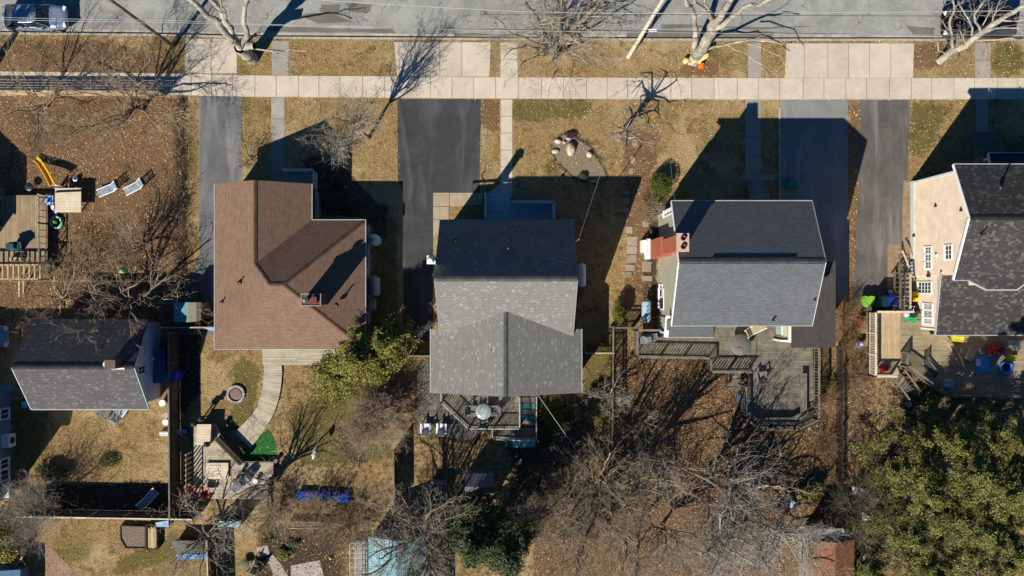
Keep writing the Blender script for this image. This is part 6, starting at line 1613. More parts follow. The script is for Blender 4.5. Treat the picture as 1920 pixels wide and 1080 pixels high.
# ================================================================== poles and wires
polew = M('pole_wood', (.20, .16, .11), (.13, .10, .075), 2, .9, .3, 12); polep = M('pale_pole_wood', (.50, .46, .36), (.40, .37, .29), 2, .9, .3, 12)
def pole(label, base_, top, mat, r=.15, lamp=False):
    o = thing('utility_pole', label, 'pole', base_)
    m = MB(); n = 6
    for i in range(n): a, b = base_.lerp(top, i / n), base_.lerp(top, (i + 1) / n); m.tube(a, b, r * (1 - .3 * i / n), r * (1 - .3 * (i + 1) / n), 12)
    m.build('pole_shaft', mat, o)
    m = MB(); t = base_.lerp(top, .93); m.beam(t - Vector((1.1, 0, 0)), t + Vector((1.1, 0, 0)), .09, .11); ca = m.build('crossarm', wood_grey, o)
    for x in (-1., -.4, .4, 1.): m = MB(); m.lathe((t.x + x, t.y, t.z + .05), [(.05, 0), (.06, .05), (.03, .12), (.05, .16), (.01, .17)], 10); m.build('insulator', white_p, ca)
    for k in range(1): m = MB(); q = base_.lerp(top, .5); m.box(q.x + .1, q.x + .14, q.y - .14, q.y + .14, q.z - .2, q.z + .3); m.build('tag_plate', metal, o)
    return o, t
bp1 = P(325, 87); po1, t1 = pole('dark wooden utility pole beside the upper left driveway', bp1, bp1 + Vector((.0, .1, 9.6)), polew)
bp2 = P(1178, 107); po2, t2 = pole('pale leaning utility pole right of the many stemmed tree', bp2, Vector((9.55, 18.2, 9.9)), polep, .17)
m = MB(); q = P(1224, 57, 4.6); q0 = bp2.lerp(Vector((9.55, 18.2, 9.9)), .46); m.beam(q0, q - Vector((.4, 0, 0)), .05, .05); m.build('lamp_arm', metal, po2)
m = MB(); m.obox((q.x, q.y, q.z), .62, .16, .12, 0, 1, .8); m.build('lamp_head', white_p, po2)
def wire(name, label, pts, r=.018, mat=None, sag=.3, group='power lines'):
    o = MB(); P0 = pts[0]
    for a, b in zip(pts, pts[1:]):
        a, b = Vector(a), Vector(b); n = 14; pp = a
        for i in range(n):
            t = (i + 1) / n; q = a.lerp(b, t) - Vector((0, 0, 4 * sag * t * (1 - t))); o.tube(pp, q, r, r, 5, 1, False); pp = q
    w = o.build(name, mat, loc=P0); tag(w, label, 'cable', group); return w
wm = M('pale_cable', (.36, .36, .36), (.38, .38, .38), 3, .5); wm2 = M('grey_cable', (.22, .22, .22), (.18, .18, .18), 3, .6); wd = M('dark_cable', (.02, .02, .02), None, 3, .6)
wire('power_line', 'thick pale cable highest in the picture over the right part of the road', [P(480, -8, 8.6), P(960, 21, 8.6), P(1250, 25, 8.6), P(1960, 19, 8.6)], .018, wm, .1)
wire('power_line', 'pale cable running over the roof of the parked blue car', [P(-60, 31, 8), P(320, 38, 8), P(720, 52, 8), P(1235, 61, 8), P(1960, 66, 8)], .011, wm, .1)
wire('power_line', 'lower of the two pale cables over the parked blue car', [P(-60, 35, 8), P(320, 42, 8), P(700, 50, 8)], .011, wm, .1)
wire('power_line', 'dark cable just below the thick pale one over the road', [P(900, 27, 8), P(1240, 27, 8), P(1960, 30, 8)], .016, wd, .1)
wire('power_line', 'dark cable nearest the kerb over the right half of the road', [P(700, 52, 7.2), P(1216, 57, 7.2), P(1960, 69, 7.2)], .018, wd, .1)
mh = Vector(((1067.8 - 960) / 25 + .1, ms_.y, 6.6))
wire('service_cable', 'pale service cable from the pole down to the grey gabled house', [Vector((9.4, 18.1, 7.6)), mh], .008, wm2, .5, 'service cables')
wire('service_cable', 'second thin cable beside the service cable of the grey gabled house', [Vector((9.4, 18.1, 7.2)), mh - Vector((0, .1, .3))], .006, wm2, .7, 'service cables')
wire('service_cable', 'thin cable from the pole to the sage sided house', [Vector((9.4, 18.1, 7.9)), Vector(((1226 - 960) / 25 + .2, 5.9, 6.2))], .007, wm2, .4, 'service cables')
wire('service_cable', 'thin cable slanting across the dark garden below the rear wing', [P(1006, 737, 3.2), P(1085, 850, 3.2)], .016, wm, .1, 'service cables')
wire('service_cable', 'thin cable across the brush above the old bungalow', [P(-20, 527, 4), P(330, 527, 4)], .006, wm, .05, 'service cables')
# ================================================================== foliage materials
def leafm(name, c1, c2, c3=None):
    t = base(name, .6, 0, .25); p = t.coord('Pos')
    col = t.mix(t.ramp(t.noise(1.4, 4, .7, p), .36, .64), c1, c2)
    if c3: col = t.mix(t.ramp(t.noise(3.3, 3, .6, p), .55, .68), col, c3)
    t.l.new(t.tone(col), t.b.inputs['Base Color'])
    t.b.inputs['Transmission Weight'].default_value = 0
    return t.m
lf_yew = leafm('yellow_green_needles', (.20, .185, .035), (.10, .11, .024), (.38, .33, .05))
lf_pine = leafm('olive_needles', (.16, .158, .038), (.085, .095, .026), (.25, .23, .06))
lf_dark = leafm('dark_green_needles', (.055, .078, .026), (.032, .05, .018), (.10, .115, .03))
lf_bush = leafm('bush_leaves', (.085, .10, .012), (.05, .065, .01))
lf_gold = leafm('golden_leaves', (.22, .2, .025), (.14, .13, .02), (.33, .22, .03))
lf_grey = leafm('grey_green_leaves', (.10, .115, .07), (.07, .08, .05))
def W(px, py, z=0): return P(px, py, z)

# ================================================================== street trees
o = bare_tree('street_tree', 'big pale barked bare tree with a sawn stub at the upper left driveway', 474, 108, [
    ([W(474, 110, 0), W(458, 98, 1.6), W(450, 90, 2.8)], .50, .42),
    ([W(450, 90, 2.6), W(438, 74, 4), W(404, 38, 5.5), W(352, -4, 7.2), W(300, -40, 9)], .27, .12),
    ([W(450, 90, 2.8), W(436, 62, 4.2), W(420, 30, 5.6), W(396, -4, 7), W(380, -40, 9)], .26, .12),
    ([W(452, 88, 2.8), W(462, 66, 4), W(457, 30, 5.6), W(462, -4, 7), W(470, -50, 9)], .22, .1),
    ([W(455, 90, 2.4), W(470, 85, 2.8), W(476, 86, 3.0)], .3, .26),
    ([W(470, 90, 2.6), W(500, 92, 3.2), W(522, 100, 3.6), W(552, 117, 3.9)], .07, .025),
    ([W(424, 34, 5.6), W(414, 14, 6.6), W(412, -10, 7.4)], .1, .06),
    ([W(505, 94, 3.2), W(545, 92, 3.7), W(575, 96, 4)], .04, .02)], bark_pale, twig_pale, seed=11, mx=3, cfg=dict(kids=(6, 5, 4), blen=2.0, per=(0, 0, 1), bare=.35, rmin=.012))
o = bare_tree('street_tree', 'bare tree with a fan of grey stems at the middle of the street', 1032, 100, [
    ([W(1018, 102, 0), W(1018, 84, 1.8), W(1016, 62, 3.4), W(1004, 34, 5), W(985, 5, 7), W(970, -30, 9)], .2, .05),
    ([W(1032, 104, 0), W(1048, 80, 2.2), W(1078, 50, 4), W(1110, 20, 6), W(1140, -10, 8)], .38, .09),
    ([W(1030, 103, 0), W(1040, 84, 2.5), W(1046, 50, 4), W(1056, 10, 6.4), W(1062, -30, 8.6)], .32, .08),
    ([W(1046, 108, 0), W(1060, 98, 1.6), W(1090, 92, 3), W(1130, 78, 4.4), W(1150, 70, 5)], .11, .03),
    ([W(1020, 84, 1.8), W(984, 72, 3.2), W(950, 58, 4.6), W(925, 30, 5.6)], .1, .03),
    ([W(1040, 108, .3), W(1036, 114, 1.6), W(1046, 132, 2.6), W(1036, 148, 3.2)], .07, .02),
    ([W(1020, 90, 1.2), W(990, 88, 2.3), W(962, 92, 3.2), W(945, 108, 3.8)], .07, .02),
    ([W(1034, 104, .2), W(1000, 106, 2), W(975, 122, 3), W(985, 150, 3.6)], .06, .02),
    ([W(1032, 90, 2.0), W(1030, 60, 3.9), W(1024, 20, 6), W(1020, -20, 8)], .13, .05)], bark_grey, twig_grey, seed=12, mx=3, cfg=dict(kids=(8, 6, 4), blen=2.5, per=(1, 1, 2), bare=.15, rmin=.011, flat=.8))
o = bare_tree('street_tree', 'storm split maple with torn pale wood at its base', 1300, 113, [
    ([W(1300, 116, 0), W(1318, 90, 2), W(1334, 62, 3.8), W(1342, 40, 5)], .46, .36),
    ([W(1342, 42, 5), W(1358, 20, 6.4), W(1374, -4, 8), W(1390, -40, 10)], .26, .14),
    ([W(1340, 44, 4.8), W(1326, 22, 6), W(1302, 4, 7), W(1296, -20, 8.4)], .17, .1),
    ([W(1332, 24, 5.8), W(1324, 4, 7), W(1320, -20, 8)], .09, .05),
    ([W(1342, 52, 4.6), W(1372, 32, 6), W(1395, 12, 7), W(1420, 12, 8), W(1446, -4, 9)], .22, .09),
    ([W(1305, 108, .5), W(1304, 58, 2.6), W(1301, 24, 4.8), W(1284, 0, 6.4), W(1275, -20, 7.5)], .24, .13),
    ([W(1313, 98, 1.3), W(1338, 88, 1.3), W(1360, 84, 1.3), W(1395, 76, 2.0), W(1440, 76, 2.6), W(1468, 84, 2.8)], .11, .04),
    ([W(1364, 84, 1.2), W(1396, 98, 1.9), W(1420, 118, 2.2), W(1446, 131, 2.3), W(1458, 141, 2.2)], .05, .02),
    ([W(1400, 82, 2), W(1430, 88, 2.3), W(1460, 105, 2.4), W(1482, 134, 2.4)], .05, .02)], bark_pale, twig_grey, seed=13, mx=2, cfg=dict(kids=(4, 4, 3), blen=1.5, per=(0, 0, 1), bare=.4, rmin=.012))
torn = M('torn_wood', (.72, .5, .22), (.6, .38, .15), 5, .8, .4, 12)
m = MB(); rr = random.Random(3); b_ = W(1300, 112, .1)
for k in range(26):
    a = W(1290 + rr.uniform(0, 24), 118 - rr.uniform(-4, 18), rr.uniform(.1, .5)); d = Vector((rr.uniform(.1, .7), rr.uniform(.0, .6), rr.uniform(.2, .9)))
    m.beam(a, a + d, rr.uniform(.05, .16), rr.uniform(.04, .1), rr.uniform(.8, 1.2))
m.lathe(W(1285, 115, 0), [(.2, 0), (.2, .35), (.05, .36)], 10); m.beam(W(1298, 108, .8), W(1328, 104, 1.1), .22, .1)
m.build('torn_wood', torn, o)
o = bare_tree('street_tree', 'pale leaning bare tree above the black car', 1776, 104, [
    ([W(1760, 116, 0), W(1786, 96, 1.2), W(1820, 76, 2.8), W(1860, 48, 4.6), W(1900, 22, 6.2), W(1950, -6, 8)], .30, .12),
    ([W(1784, 98, 1), W(1784, 70, 2.4), W(1781, 46, 3.4), W(1790, 24, 4.4), W(1788, -8, 6)], .12, .05),
    ([W(1781, 56, 3), W(1766, 42, 3.8), W(1758, 30, 4.2)], .05, .02),
    ([W(1840, 62, 3.8), W(1828, 40, 4.6), W(1826, 28, 5), W(1840, 8, 5.8), W(1850, -10, 6.4)], .1, .05),
    ([W(1822, 66, 3), W(1820, 44, 4), W(1806, 18, 5), W(1796, 2, 5.6)], .08, .03),
    ([W(1832, 76, 2.8), W(1870, 76, 3.8), W(1910, 73, 4.6), W(1960, 78, 5)], .09, .03),
    ([W(1850, 60, 4), W(1880, 52, 5), W(1925, 52, 5.8)], .07, .03),
    ([W(1796, 94, 1.4), W(1800, 106, 2.2), W(1816, 118, 2.7), W(1850, 128, 3.1)], .05, .02),
    ([W(1776, 104, .8), W(1762, 92, 1.8), W(1756, 72, 2.6), W(1752, 60, 3)], .05, .02),
    ([W(1822, 80, 2.6), W(1826, 100, 3), W(1832, 118, 3.2)], .04, .015)], bark_pale, twig_pale, seed=14, mx=3, cfg=dict(kids=(6, 5, 4), blen=2.0, per=(0, 1, 1), bare=.2, rmin=.011))
bare_tree('bare_tree', 'bare tree whose twigs hang over the parked blue car', -10, 118, None, bark_grey, twig_grey, seed=15, mx=3, r=.30, nstems=8, height=7.5, spread=4.2, trunk_h=2.6, cfg=dict(kids=(8, 6, 4), step=.5))
bare_tree('bare_tree', 'thin twiggy bare tree at the right end of the slatted fence', 268, 208, None, bark_grey, twig_brown, seed=16, mx=3, r=.12, nstems=11, height=5.0, spread=5.6, trunk_h=1.0, cfg=dict(kids=(9, 6, 4), up=.0, rmin=.009))
bare_tree('bare_tree', 'thin bare tree over the left part of the slatted fence', 90, 200, None, bark_grey, twig_brown, seed=17, mx=3, r=.10, nstems=9, height=4.2, spread=4.6, trunk_h=.8, cfg=dict(kids=(7, 5, 4), up=.0, rmin=.008))
bare_tree('bare_tree', 'slender bare tree between the two upper left front lawns', 691, 259, None, bark_grey, twig_pale, seed=18, mx=3, r=.12, nstems=9, height=6.4, spread=2.6, trunk_h=2.3, cfg=dict(kids=(8, 6, 4), rmin=.009, lean=(-.2, .1)))
bare_tree('bare_shrub', 'leafless pale shrub at the corner of the brown house shadow', 628, 282, None, bark_grey, twig_pale, seed=19, mx=2, r=.03, nstems=22, height=1.6, spread=1.4, trunk_h=0, cfg=dict(kids=(6, 4), step=.3, rmin=.008), cat='shrub')
bare_tree('bare_shrub', 'leafless shrub right of the grey driveway above the brown roof', 468, 300, None, bark_grey, twig_brown, seed=20, mx=2, r=.03, nstems=14, height=1.6, spread=1.2, trunk_h=0, cfg=dict(kids=(6, 4), step=.3, rmin=.008), cat='shrub')
# pollarded tree
b_ = W(1162, 262)
kn = [W(1166, 256, 1.), W(1168, 255, 2.9)]
bare_tree('pollarded_tree', 'small pollarded tree with knobbly twigs in the front lawn', 1162, 262, [
    ([b_, W(1163, 255, 1.4), b_ + Vector((.15, .1, 3.0))], .16, .24)] + [([b_ + Vector((.15, .1, 2.9)), b_ + Vector((.15 + .8 * math.cos(a), .1 + .8 * math.sin(a), 3.3)), b_ + Vector((.15 + 1.3 * math.cos(a), .1 + 1.25 * math.sin(a), 3.5 + .25 * math.sin(3 * a))), b_ + Vector((.15 + 1.8 * math.cos(a + .35), .1 + 1.7 * math.sin(a + .35), 3.2))], .08, .025) for a in (0.2, 1.0, 1.9, 2.9, 3.7, 4.5, 5.5)], bark_grey, twig_grey, seed=21, mx=3, cfg=dict(kids=(5, 4, 3), blen=1.3, per=(1, 1, 2), bare=.2, rmin=.009, up=-.14, wob=.3))

# ================================================================== trees and brush on the left
bare_tree('bare_tree', 'wide brown bare tree leaning over the old bungalow roof', 262, 572, None, bark_grey, M('sunlit_twigs', (.34, .26, .17), (.22, .165, .11)), seed=31, mx=3, r=.18, nstems=12, height=4.2, spread=5.0, trunk_h=.7, cfg=dict(kids=(7, 5, 4), up=-.01, rmin=.010))
bare_tree('bare_tree', 'smaller brown bare tree above the wide one in the leafy garden', 272, 462, None, bark_grey, twig_brown, seed=32, mx=3, r=.08, nstems=9, height=2.8, spread=3.0, trunk_h=.3, cfg=dict(kids=(8, 5, 4), rmin=.009))
bare_tree('bare_tree', 'brown brush left of the wide bare tree above the old bungalow', 118, 560, None, bark_grey, twig_brown, seed=33, mx=3, r=.07, nstems=12, height=2.4, spread=3.4, trunk_h=.1, cfg=dict(kids=(6, 5, 4), rmin=.009), cat='shrub')
bare_tree('bare_shrub', 'dense brown brush at the left part of the leafy garden', 165, 500, None, bark_grey, twig_brown, seed=34, mx=2, r=.03, nstems=20, height=1.2, spread=2.2, trunk_h=0, cfg=dict(kids=(7, 5), step=.3, rmin=.008), cat='shrub')
bare_tree('bare_shrub', 'grey green brush in the upper left garden', 80, 250, None, bark_grey, M('olive_twigs', (.15, .15, .08), (.1, .1, .055)), seed=35, mx=2, r=.02, nstems=20, height=.8, spread=2.2, trunk_h=0, cfg=dict(kids=(6, 4), step=.3, rmin=.008), cat='shrub')
def hedge(name, label, pts, w, h, n, mat, bark, seed, size=.05, group=None):
    o = thing(name, label, 'hedge', P(*pts[0]), group); g = np.random.RandomState(seed); rnd = random.Random(seed); segs = []; C = []
    for a, b in zip(pts, pts[1:]):
        a, b = P(*a), P(*b); L = (b - a).length
        for i in range(int(L * 5)):
            c = a.lerp(b, rnd.random()) + Vector((rnd.gauss(0, w * .3), rnd.gauss(0, w * .3), 0)); d = Vector((rnd.gauss(0, .3), rnd.gauss(0, .3), 1)).normalized()
            grow(segs, c, d, h * rnd.uniform(.6, 1), .018, 0, 1, rnd, dict(kids=(6, 3), wob=.2, step=.25, rmin=.007))
        k = int(n * L / 10); q = np.array(a)[None] + (np.array(b) - np.array(a))[None] * g.uniform(0, 1, k)[:, None]
        q = q + g.normal(size=(k, 3)) * np.array([w * .4, w * .4, 0]); q[:, 2] = g.uniform(.1, h, k); C.append(q)
    seg_mesh('stems', segs, bark, o, 3, rnd); C = np.concatenate(C); leaf_mesh('foliage', C, size, g.uniform(.6, 1.3, len(C)), mat, o, g)
hedge('hedge', 'dark narrow brown hedge between the leafy garden and the grey driveway', [(333, 192), (338, 330), (345, 470), (340, 560)], .5, .9, 1500, M('dead_leaves', (.10, .06, .035), (.07, .04, .025), 3, .9), twig_brown, 41)
bare_tree('bare_shrub', 'grey twiggy bush over the back fence at the lower left', 88, 948, None, bark_grey, twig_pale, seed=36, mx=3, r=.05, nstems=26, height=3.0, spread=2.9, trunk_h=.1, cfg=dict(kids=(9, 5, 3), step=.35, rmin=.008), cat='shrub')
shrub('golden_shrub', 'round yellow green shrub in the lower left corner', P(14, 1010), 1.7, 1.8, 2.0, lf_gold, bark_grey, 42, 6500, .085)
shrub('low_shrub', 'low dark shrub on the sunny lawn below the old bungalow', P(203, 868), 1.1, .9, .5, lf_bush, twig_brown, 43, 1300, .05)
shrub('low_shrub', 'dark green shrub in the shade at the left lawn edge', P(100, 884), 1.3, .7, .9, lf_dark, twig_brown, 44, 3000, .07)
# bush and tree behind the brown roofed house
evergreen('evergreen_tree', 'yellow green evergreen beside the corner of the brown roofed house', P(688, 662), 6.0, 3.3, lf_yew, bark_grey, 51, 36, 30000, .075, cone=.9, lift=.12, vary=(.55, 1.3), fat=.42)
evergreen('evergreen_tree', 'smaller yellow green evergreen left of the grey gabled house', P(742, 632), 6.2, 2.1, lf_yew, bark_grey, 52, 34, 15000, .08, cone=.8, lift=.1)
evergreen('evergreen_tree', 'low bright evergreen spreading towards the boardwalk', P(634, 704), 2.6, 2.2, lf_yew, bark_grey, 53, 30, 14000, .075, cone=.8, lift=.12, vary=(.55, 1.35), fat=.42)
bare_tree('bare_shrub', 'round brown twiggy bush below the yellow green evergreen', 708, 782, None, bark_grey, M('mauve_twigs', (.40, .31, .22), (.28, .22, .155)), seed=54, mx=3, r=.05, nstems=60, height=2.5, spread=2.3, trunk_h=0, cfg=dict(kids=(10, 5, 3), step=.3, rmin=.008, wob=.14), cat='shrub')
bare_tree('bare_tree', 'bare tree casting fanned shadows on the back lawn and boardwalk', 518, 900, None, bark_grey, twig_grey, seed=55, mx=2, r=.13, nstems=9, height=5.4, spread=2.2, trunk_h=1.0, cfg=dict(kids=(6, 4), rmin=.010))
bare_tree('bare_tree', 'crooked grey bare tree at the lower end of the garden deck', 398, 992, None, bark_grey, twig_pale, seed=56, mx=3, r=.11, nstems=10, height=3.0, spread=3.8, trunk_h=1.0, cfg=dict(kids=(7, 5, 4), wob=.3, rmin=.011))
bare_tree('bare_shrub', 'brown brush left of its neighbour below the blue tubs', 525, 955, None, bark_grey, twig_brown, seed=57, mx=2, r=.03, nstems=34, height=1.8, spread=1.7, trunk_h=0, cfg=dict(kids=(9, 5), step=.3, rmin=.008), cat='shrub')
bare_tree('bare_shrub', 'brown brush right below the blue tubs', 603, 955, None, bark_grey, twig_brown, seed=58, mx=2, r=.03, nstems=38, height=1.6, spread=1.9, trunk_h=0, cfg=dict(kids=(9, 5), step=.3, rmin=.008), cat='shrub')
bare_tree('bare_shrub', 'grey twiggy bush between the blue tubs and the turquoise shed', 655, 985, None, bark_grey, M('olive_twigs2', (.17, .155, .10), (.12, .11, .07)), seed=59, mx=2, r=.03, nstems=30, height=1.9, spread=1.6, trunk_h=0, cfg=dict(kids=(9, 5), step=.3, rmin=.008), cat='shrub')
shrub('low_shrub', 'green clump in the bare bottom garden', P(508, 1008), .6, .6, .6, lf_bush, twig_brown, 60, 1600, .06)
shrub('low_shrub', 'golden clump by the paving of the bottom garden', P(535, 1040), .7, .6, .5, lf_yew, twig_brown, 61, 1500, .06)
shrub('low_shrub', 'grey green clump right of the green clump', P(548, 1018), .7, .5, .4, lf_grey, twig_brown, 62, 1200, .06)
# bottom middle
bare_tree('bare_tree', 'wide grey bare tree spreading over the turquoise shed', 792, 985, None, bark_grey, M('mid_twigs', (.32, .27, .21), (.2, .165, .125)), seed=71, mx=3, r=.22, nstems=14, height=6.6, spread=5.6, trunk_h=1.2, cfg=dict(kids=(10, 6, 4), rmin=.011))
evergreen('evergreen_tree', 'dark conifer between the turquoise shed and the bare trees', P(900, 960), 9.0, 2.6, lf_dark, bark_grey, 72, 44, 26000, .085, cone=.6)
evergreen('evergreen_tree', 'second dark conifer at the bottom edge of the shaded garden', P(955, 975), 9.5, 2.4, lf_dark, bark_grey, 73, 40, 19000, .085, cone=.6)
shrub('green_shrub', 'dark leafy shrub right of the rear deck', P(1038, 765), 1.35, 1.5, 1.6, lf_bush, bark_grey, 74, 6500, .07)
shrub('green_shrub', 'dark green shrub in the shade right of the teal storage box', P(1040, 800), 1.3, .9, 1.2, lf_dark, bark_grey, 75, 3500, .07)
bare_tree('bare_tree', 'brown bare tree left of the pale trunk at the bottom', 1118, 912, None, bark_grey, M('tan_twigs', (.31, .245, .17), (.2, .155, .11)), seed=76, mx=3, r=.24, nstems=16, height=6.6, spread=6.0, trunk_h=1.4, cfg=dict(kids=(8, 6, 4), rmin=.011, wob=.22, ang=(.5, 1.1)))
bare_tree('bare_tree', 'silvery bare tree filling the bottom right of the middle gardens', 1352, 962, None, bark_pale, M('silver_twigs', (.34, .315, .28), (.22, .2, .175)), seed=77, mx=3, r=.2, nstems=15, height=7.6, spread=6.2, trunk_h=1.2, cfg=dict(kids=(9, 6, 4), rmin=.010, wob=.24, ang=(.5, 1.15), ratio=(.38, .6)))
bare_tree('bare_tree', 'smaller silvery bare tree right of the big silvery one', 1455, 985, None, bark_pale, MATS['silver_twigs'], seed=78, mx=3, r=.14, nstems=9, height=5.0, spread=3.6, trunk_h=1.0, cfg=dict(kids=(8, 5, 4), rmin=.011, wob=.24, ang=(.5, 1.15)))
bare_tree('bare_tree', 'thin tan tree at the bottom edge left of the pale straight trunk', 1085, 1035, None, bark_grey, MATS['tan_twigs'], seed=87, mx=3, r=.1, nstems=8, height=5.0, spread=4.2, trunk_h=.8, cfg=dict(kids=(8, 5, 4), rmin=.010, wob=.22))
bare_tree('bare_tree', 'fine twigged tan tree between the dark conifers and the brown bare tree', 1050, 955, None, bark_grey, MATS['tan_twigs'], seed=84, mx=3, r=.12, nstems=10, height=5.6, spread=4.6, trunk_h=.8, cfg=dict(kids=(9, 6, 4), rmin=.010, wob=.22))
bare_tree('bare_tree', 'fine twigged grey tree just right of the pale straight trunk', 1240, 985, None, bark_grey, M('ash_twigs', (.27, .24, .2), (.18, .155, .13)), seed=85, mx=3, r=.14, nstems=8, height=6.6, spread=5.2, trunk_h=1.0, cfg=dict(kids=(10, 6, 4), rmin=.010, wob=.22))
bare_tree('bare_tree', 'pale straight trunk standing between the bare trees at the bottom', 1198, 975, [([W(1198, 978, 0), W(1196, 1020, 2.2), W(1193, 1060, 4), W(1191, 1100, 6)], .15, .10), ([W(1196, 1020, 2.2), W(1180, 1000, 3.4), W(1160, 985, 4.4)], .05, .02), ([W(1194, 1050, 3.6), W(1225, 1040, 4.6), W(1250, 1020, 5.2)], .05, .02)], bark_pale, twig_pale, seed=79, mx=2, cfg=dict(kids=(5, 3), blen=1.6, per=(0, 0, 1), bare=.2))
bare_tree('fruit_tree', 'small whitish bare tree beside the long picket fence', 1140, 738, None, bark_pale, twig_pale, seed=80, mx=3, r=.07, nstems=8, height=2.8, spread=1.6, trunk_h=.7, cfg=dict(kids=(6, 5, 3), step=.3, wob=.3, rmin=.012))
bare_tree('fruit_tree', 'pale bare sapling in the leaf litter left of the big deck', 1205, 790, None, bark_pale, twig_pale, seed=81, mx=2, r=.06, nstems=7, height=3.2, spread=1.8, trunk_h=.6, cfg=dict(kids=(6, 4), step=.35, rmin=.010))
bare_tree('bare_tree', 'bare tree of which mostly the shadow shows left of the big deck', 1218, 850, None, bark_grey, twig_grey, seed=82, mx=3, r=.2, nstems=8, height=7.5, spread=2.6, trunk_h=1.8, cfg=dict(kids=(5, 4, 3), rmin=.011))
bare_tree('bare_tree', 'bare tree with sooty stems below the octagonal deck end', 1330, 880, None, bark_grey, twig_grey, seed=83, mx=2, r=.2, nstems=9, height=8, spread=2.8, trunk_h=1.4, cfg=dict(kids=(6, 4), rmin=.012))
# right hand brush
for i, (x, y, s, h, lab) in enumerate(((1583, 590, 1.2, 1.4, 'brown scrub at the foot of the pale driveway'), (1580, 640, 1.0, 1.2, 'brown scrub right of the lean to roof'), (1600, 700, 1.3, .9, 'light brown scrub beside the timber deck landing'), (1545, 740, 1.1, 1.0, 'brown scrub between the big deck and the dark picket fence'), (1540, 830, 1.2, .9, 'brown scrub near the octagonal deck end'))):
    bare_tree('bare_shrub', lab, x, y, None, bark_grey, M('rust_twigs', (.22, .13, .07), (.14, .085, .05)), seed=90 + i, mx=2, r=.025, nstems=24, height=h, spread=s, trunk_h=0, cfg=dict(kids=(8, 4), step=.3, rmin=.007), cat='shrub', group='brown scrub on the right')
bare_tree('bare_shrub', 'leafless straw brown shrub beside the brick chimney wall', 1214, 398, None, bark_grey, twig_brown, seed=96, mx=2, r=.03, nstems=26, height=1.3, spread=1.0, trunk_h=0, cfg=dict(kids=(8, 4), step=.3, rmin=.008), cat='shrub')
bare_tree('bare_shrub', 'olive twiggy bush hanging over the shed with the red brown roof', 1602, 942, None, bark_grey, MATS['olive_twigs2'], seed=97, mx=3, r=.05, nstems=24, height=3.4, spread=2.9, trunk_h=.2, cfg=dict(kids=(8, 5, 3), rmin=.009), cat='shrub')
shrub('round_shrub', 'clipped round green shrub at the corner of the sage sided house', P(1233, 348), 1.05, 1.05, 1.5, lf_bush, bark_grey, 98, 8500, .05, lob=14)
shrub('green_shrub', 'small conical green shrub beside the blue oil tank', P(1158, 581), .75, 1.0, 1.6, leafm('fresh_leaves', (.12, .12, .02), (.07, .085, .014)), bark_grey, 99, 4500, .06)
shrub('round_shrub', 'little dark green juniper in the rock garden', P(1093, 330), .36, .32, .4, lf_dark, bark_grey, 100, 1600, .04)
shrub('heather_shrub', 'wine red creeping shrub on the rocks of the front lawn', P(1069, 252), .6, .28, .3, M('wine_leaves', (.09, .03, .035), (.06, .02, .025), 4, .9), twig_brown, 101, 1500, .04)
shrub('golden_shrub', 'yellow leaved shrub below the dark picket fence', P(1514, 918), 1.2, .9, 1.3, lf_gold, bark_grey, 102, 4500, .07)
shrub('golden_shrub', 'small golden clump beside the big deck', P(1550, 722), .7, .7, .6, lf_yew, twig_brown, 103, 1200, .05)
for i, (x, y, r_) in enumerate(((590, 322, .5), (640, 350, .8), (655, 388, .7), (720, 395, .6))):
    shrub('bedding_shrub', ['small dark shrub left in the shaded bed above the brown roof', 'large dark shrub in the shaded bed above the brown roof', 'dark shrub at the roof corner of the brown roofed house', 'dark shrub furthest right in the shaded bed'][i], P(x, y), r_, r_ * .8, .6, lf_dark, twig_brown, 110 + i, 1500, .05)
# evergreens of the lower right
for i, (x, y, h, r_, nb, lv, lab) in enumerate(((1692, 842, 13, 3.3, 44, 27000, 'tallest evergreen in the middle of the lower right group'), (1645, 878, 8.6, 2.6, 34, 18000, 'evergreen at the left edge of the lower right group'), (1850, 840, 9.5, 3.0, 38, 20000, 'evergreen at the upper right of the lower right group'), (1688, 800, 8.5, 2.3, 30, 14000, 'evergreen at the upper left of the lower right group'), (1768, 790, 9.5, 2.7, 34, 18000, 'evergreen at the top of the lower right group'),
        (1695, 930, 10, 3.1, 38, 22000, 'evergreen at the bottom left of the lower right group'), (1785, 890, 10.5, 3.2, 40, 22000, 'evergreen right of the tallest one in the lower right group'), (1860, 925, 8.5, 3.0, 34, 18000, 'evergreen cut by the right edge in the lower right group'), (1635, 965, 7.0, 2.5, 30, 13000, 'evergreen nearest the shed with the red brown roof in the lower right group'), (1600, 1050, 4.4, 2.0, 26, 8000, 'evergreen beside the shed with the red brown roof'), (1775, 970, 9, 3.0, 34, 18000, 'evergreen lowest in the lower right group'), (1850, 1010, 8, 3.0, 32, 16000, 'evergreen filling the bottom right corner of the picture'), (1752, 1030, 8.5, 2.9, 32, 16000, 'evergreen between the two lowest ones in the bottom right corner'), (1680, 1040, 6.5, 2.8, 30, 15000, 'evergreen at the bottom edge right of the red brown shed'))):
    evergreen('evergreen_tree', lab, P(x, y), h, r_, lf_pine, bark_grey, 120 + i, int(nb * .8), lv, .07, group='evergreens in the lower right garden', cone=.95, lift=.16, vary=(.5, 1.3), fat=.42)

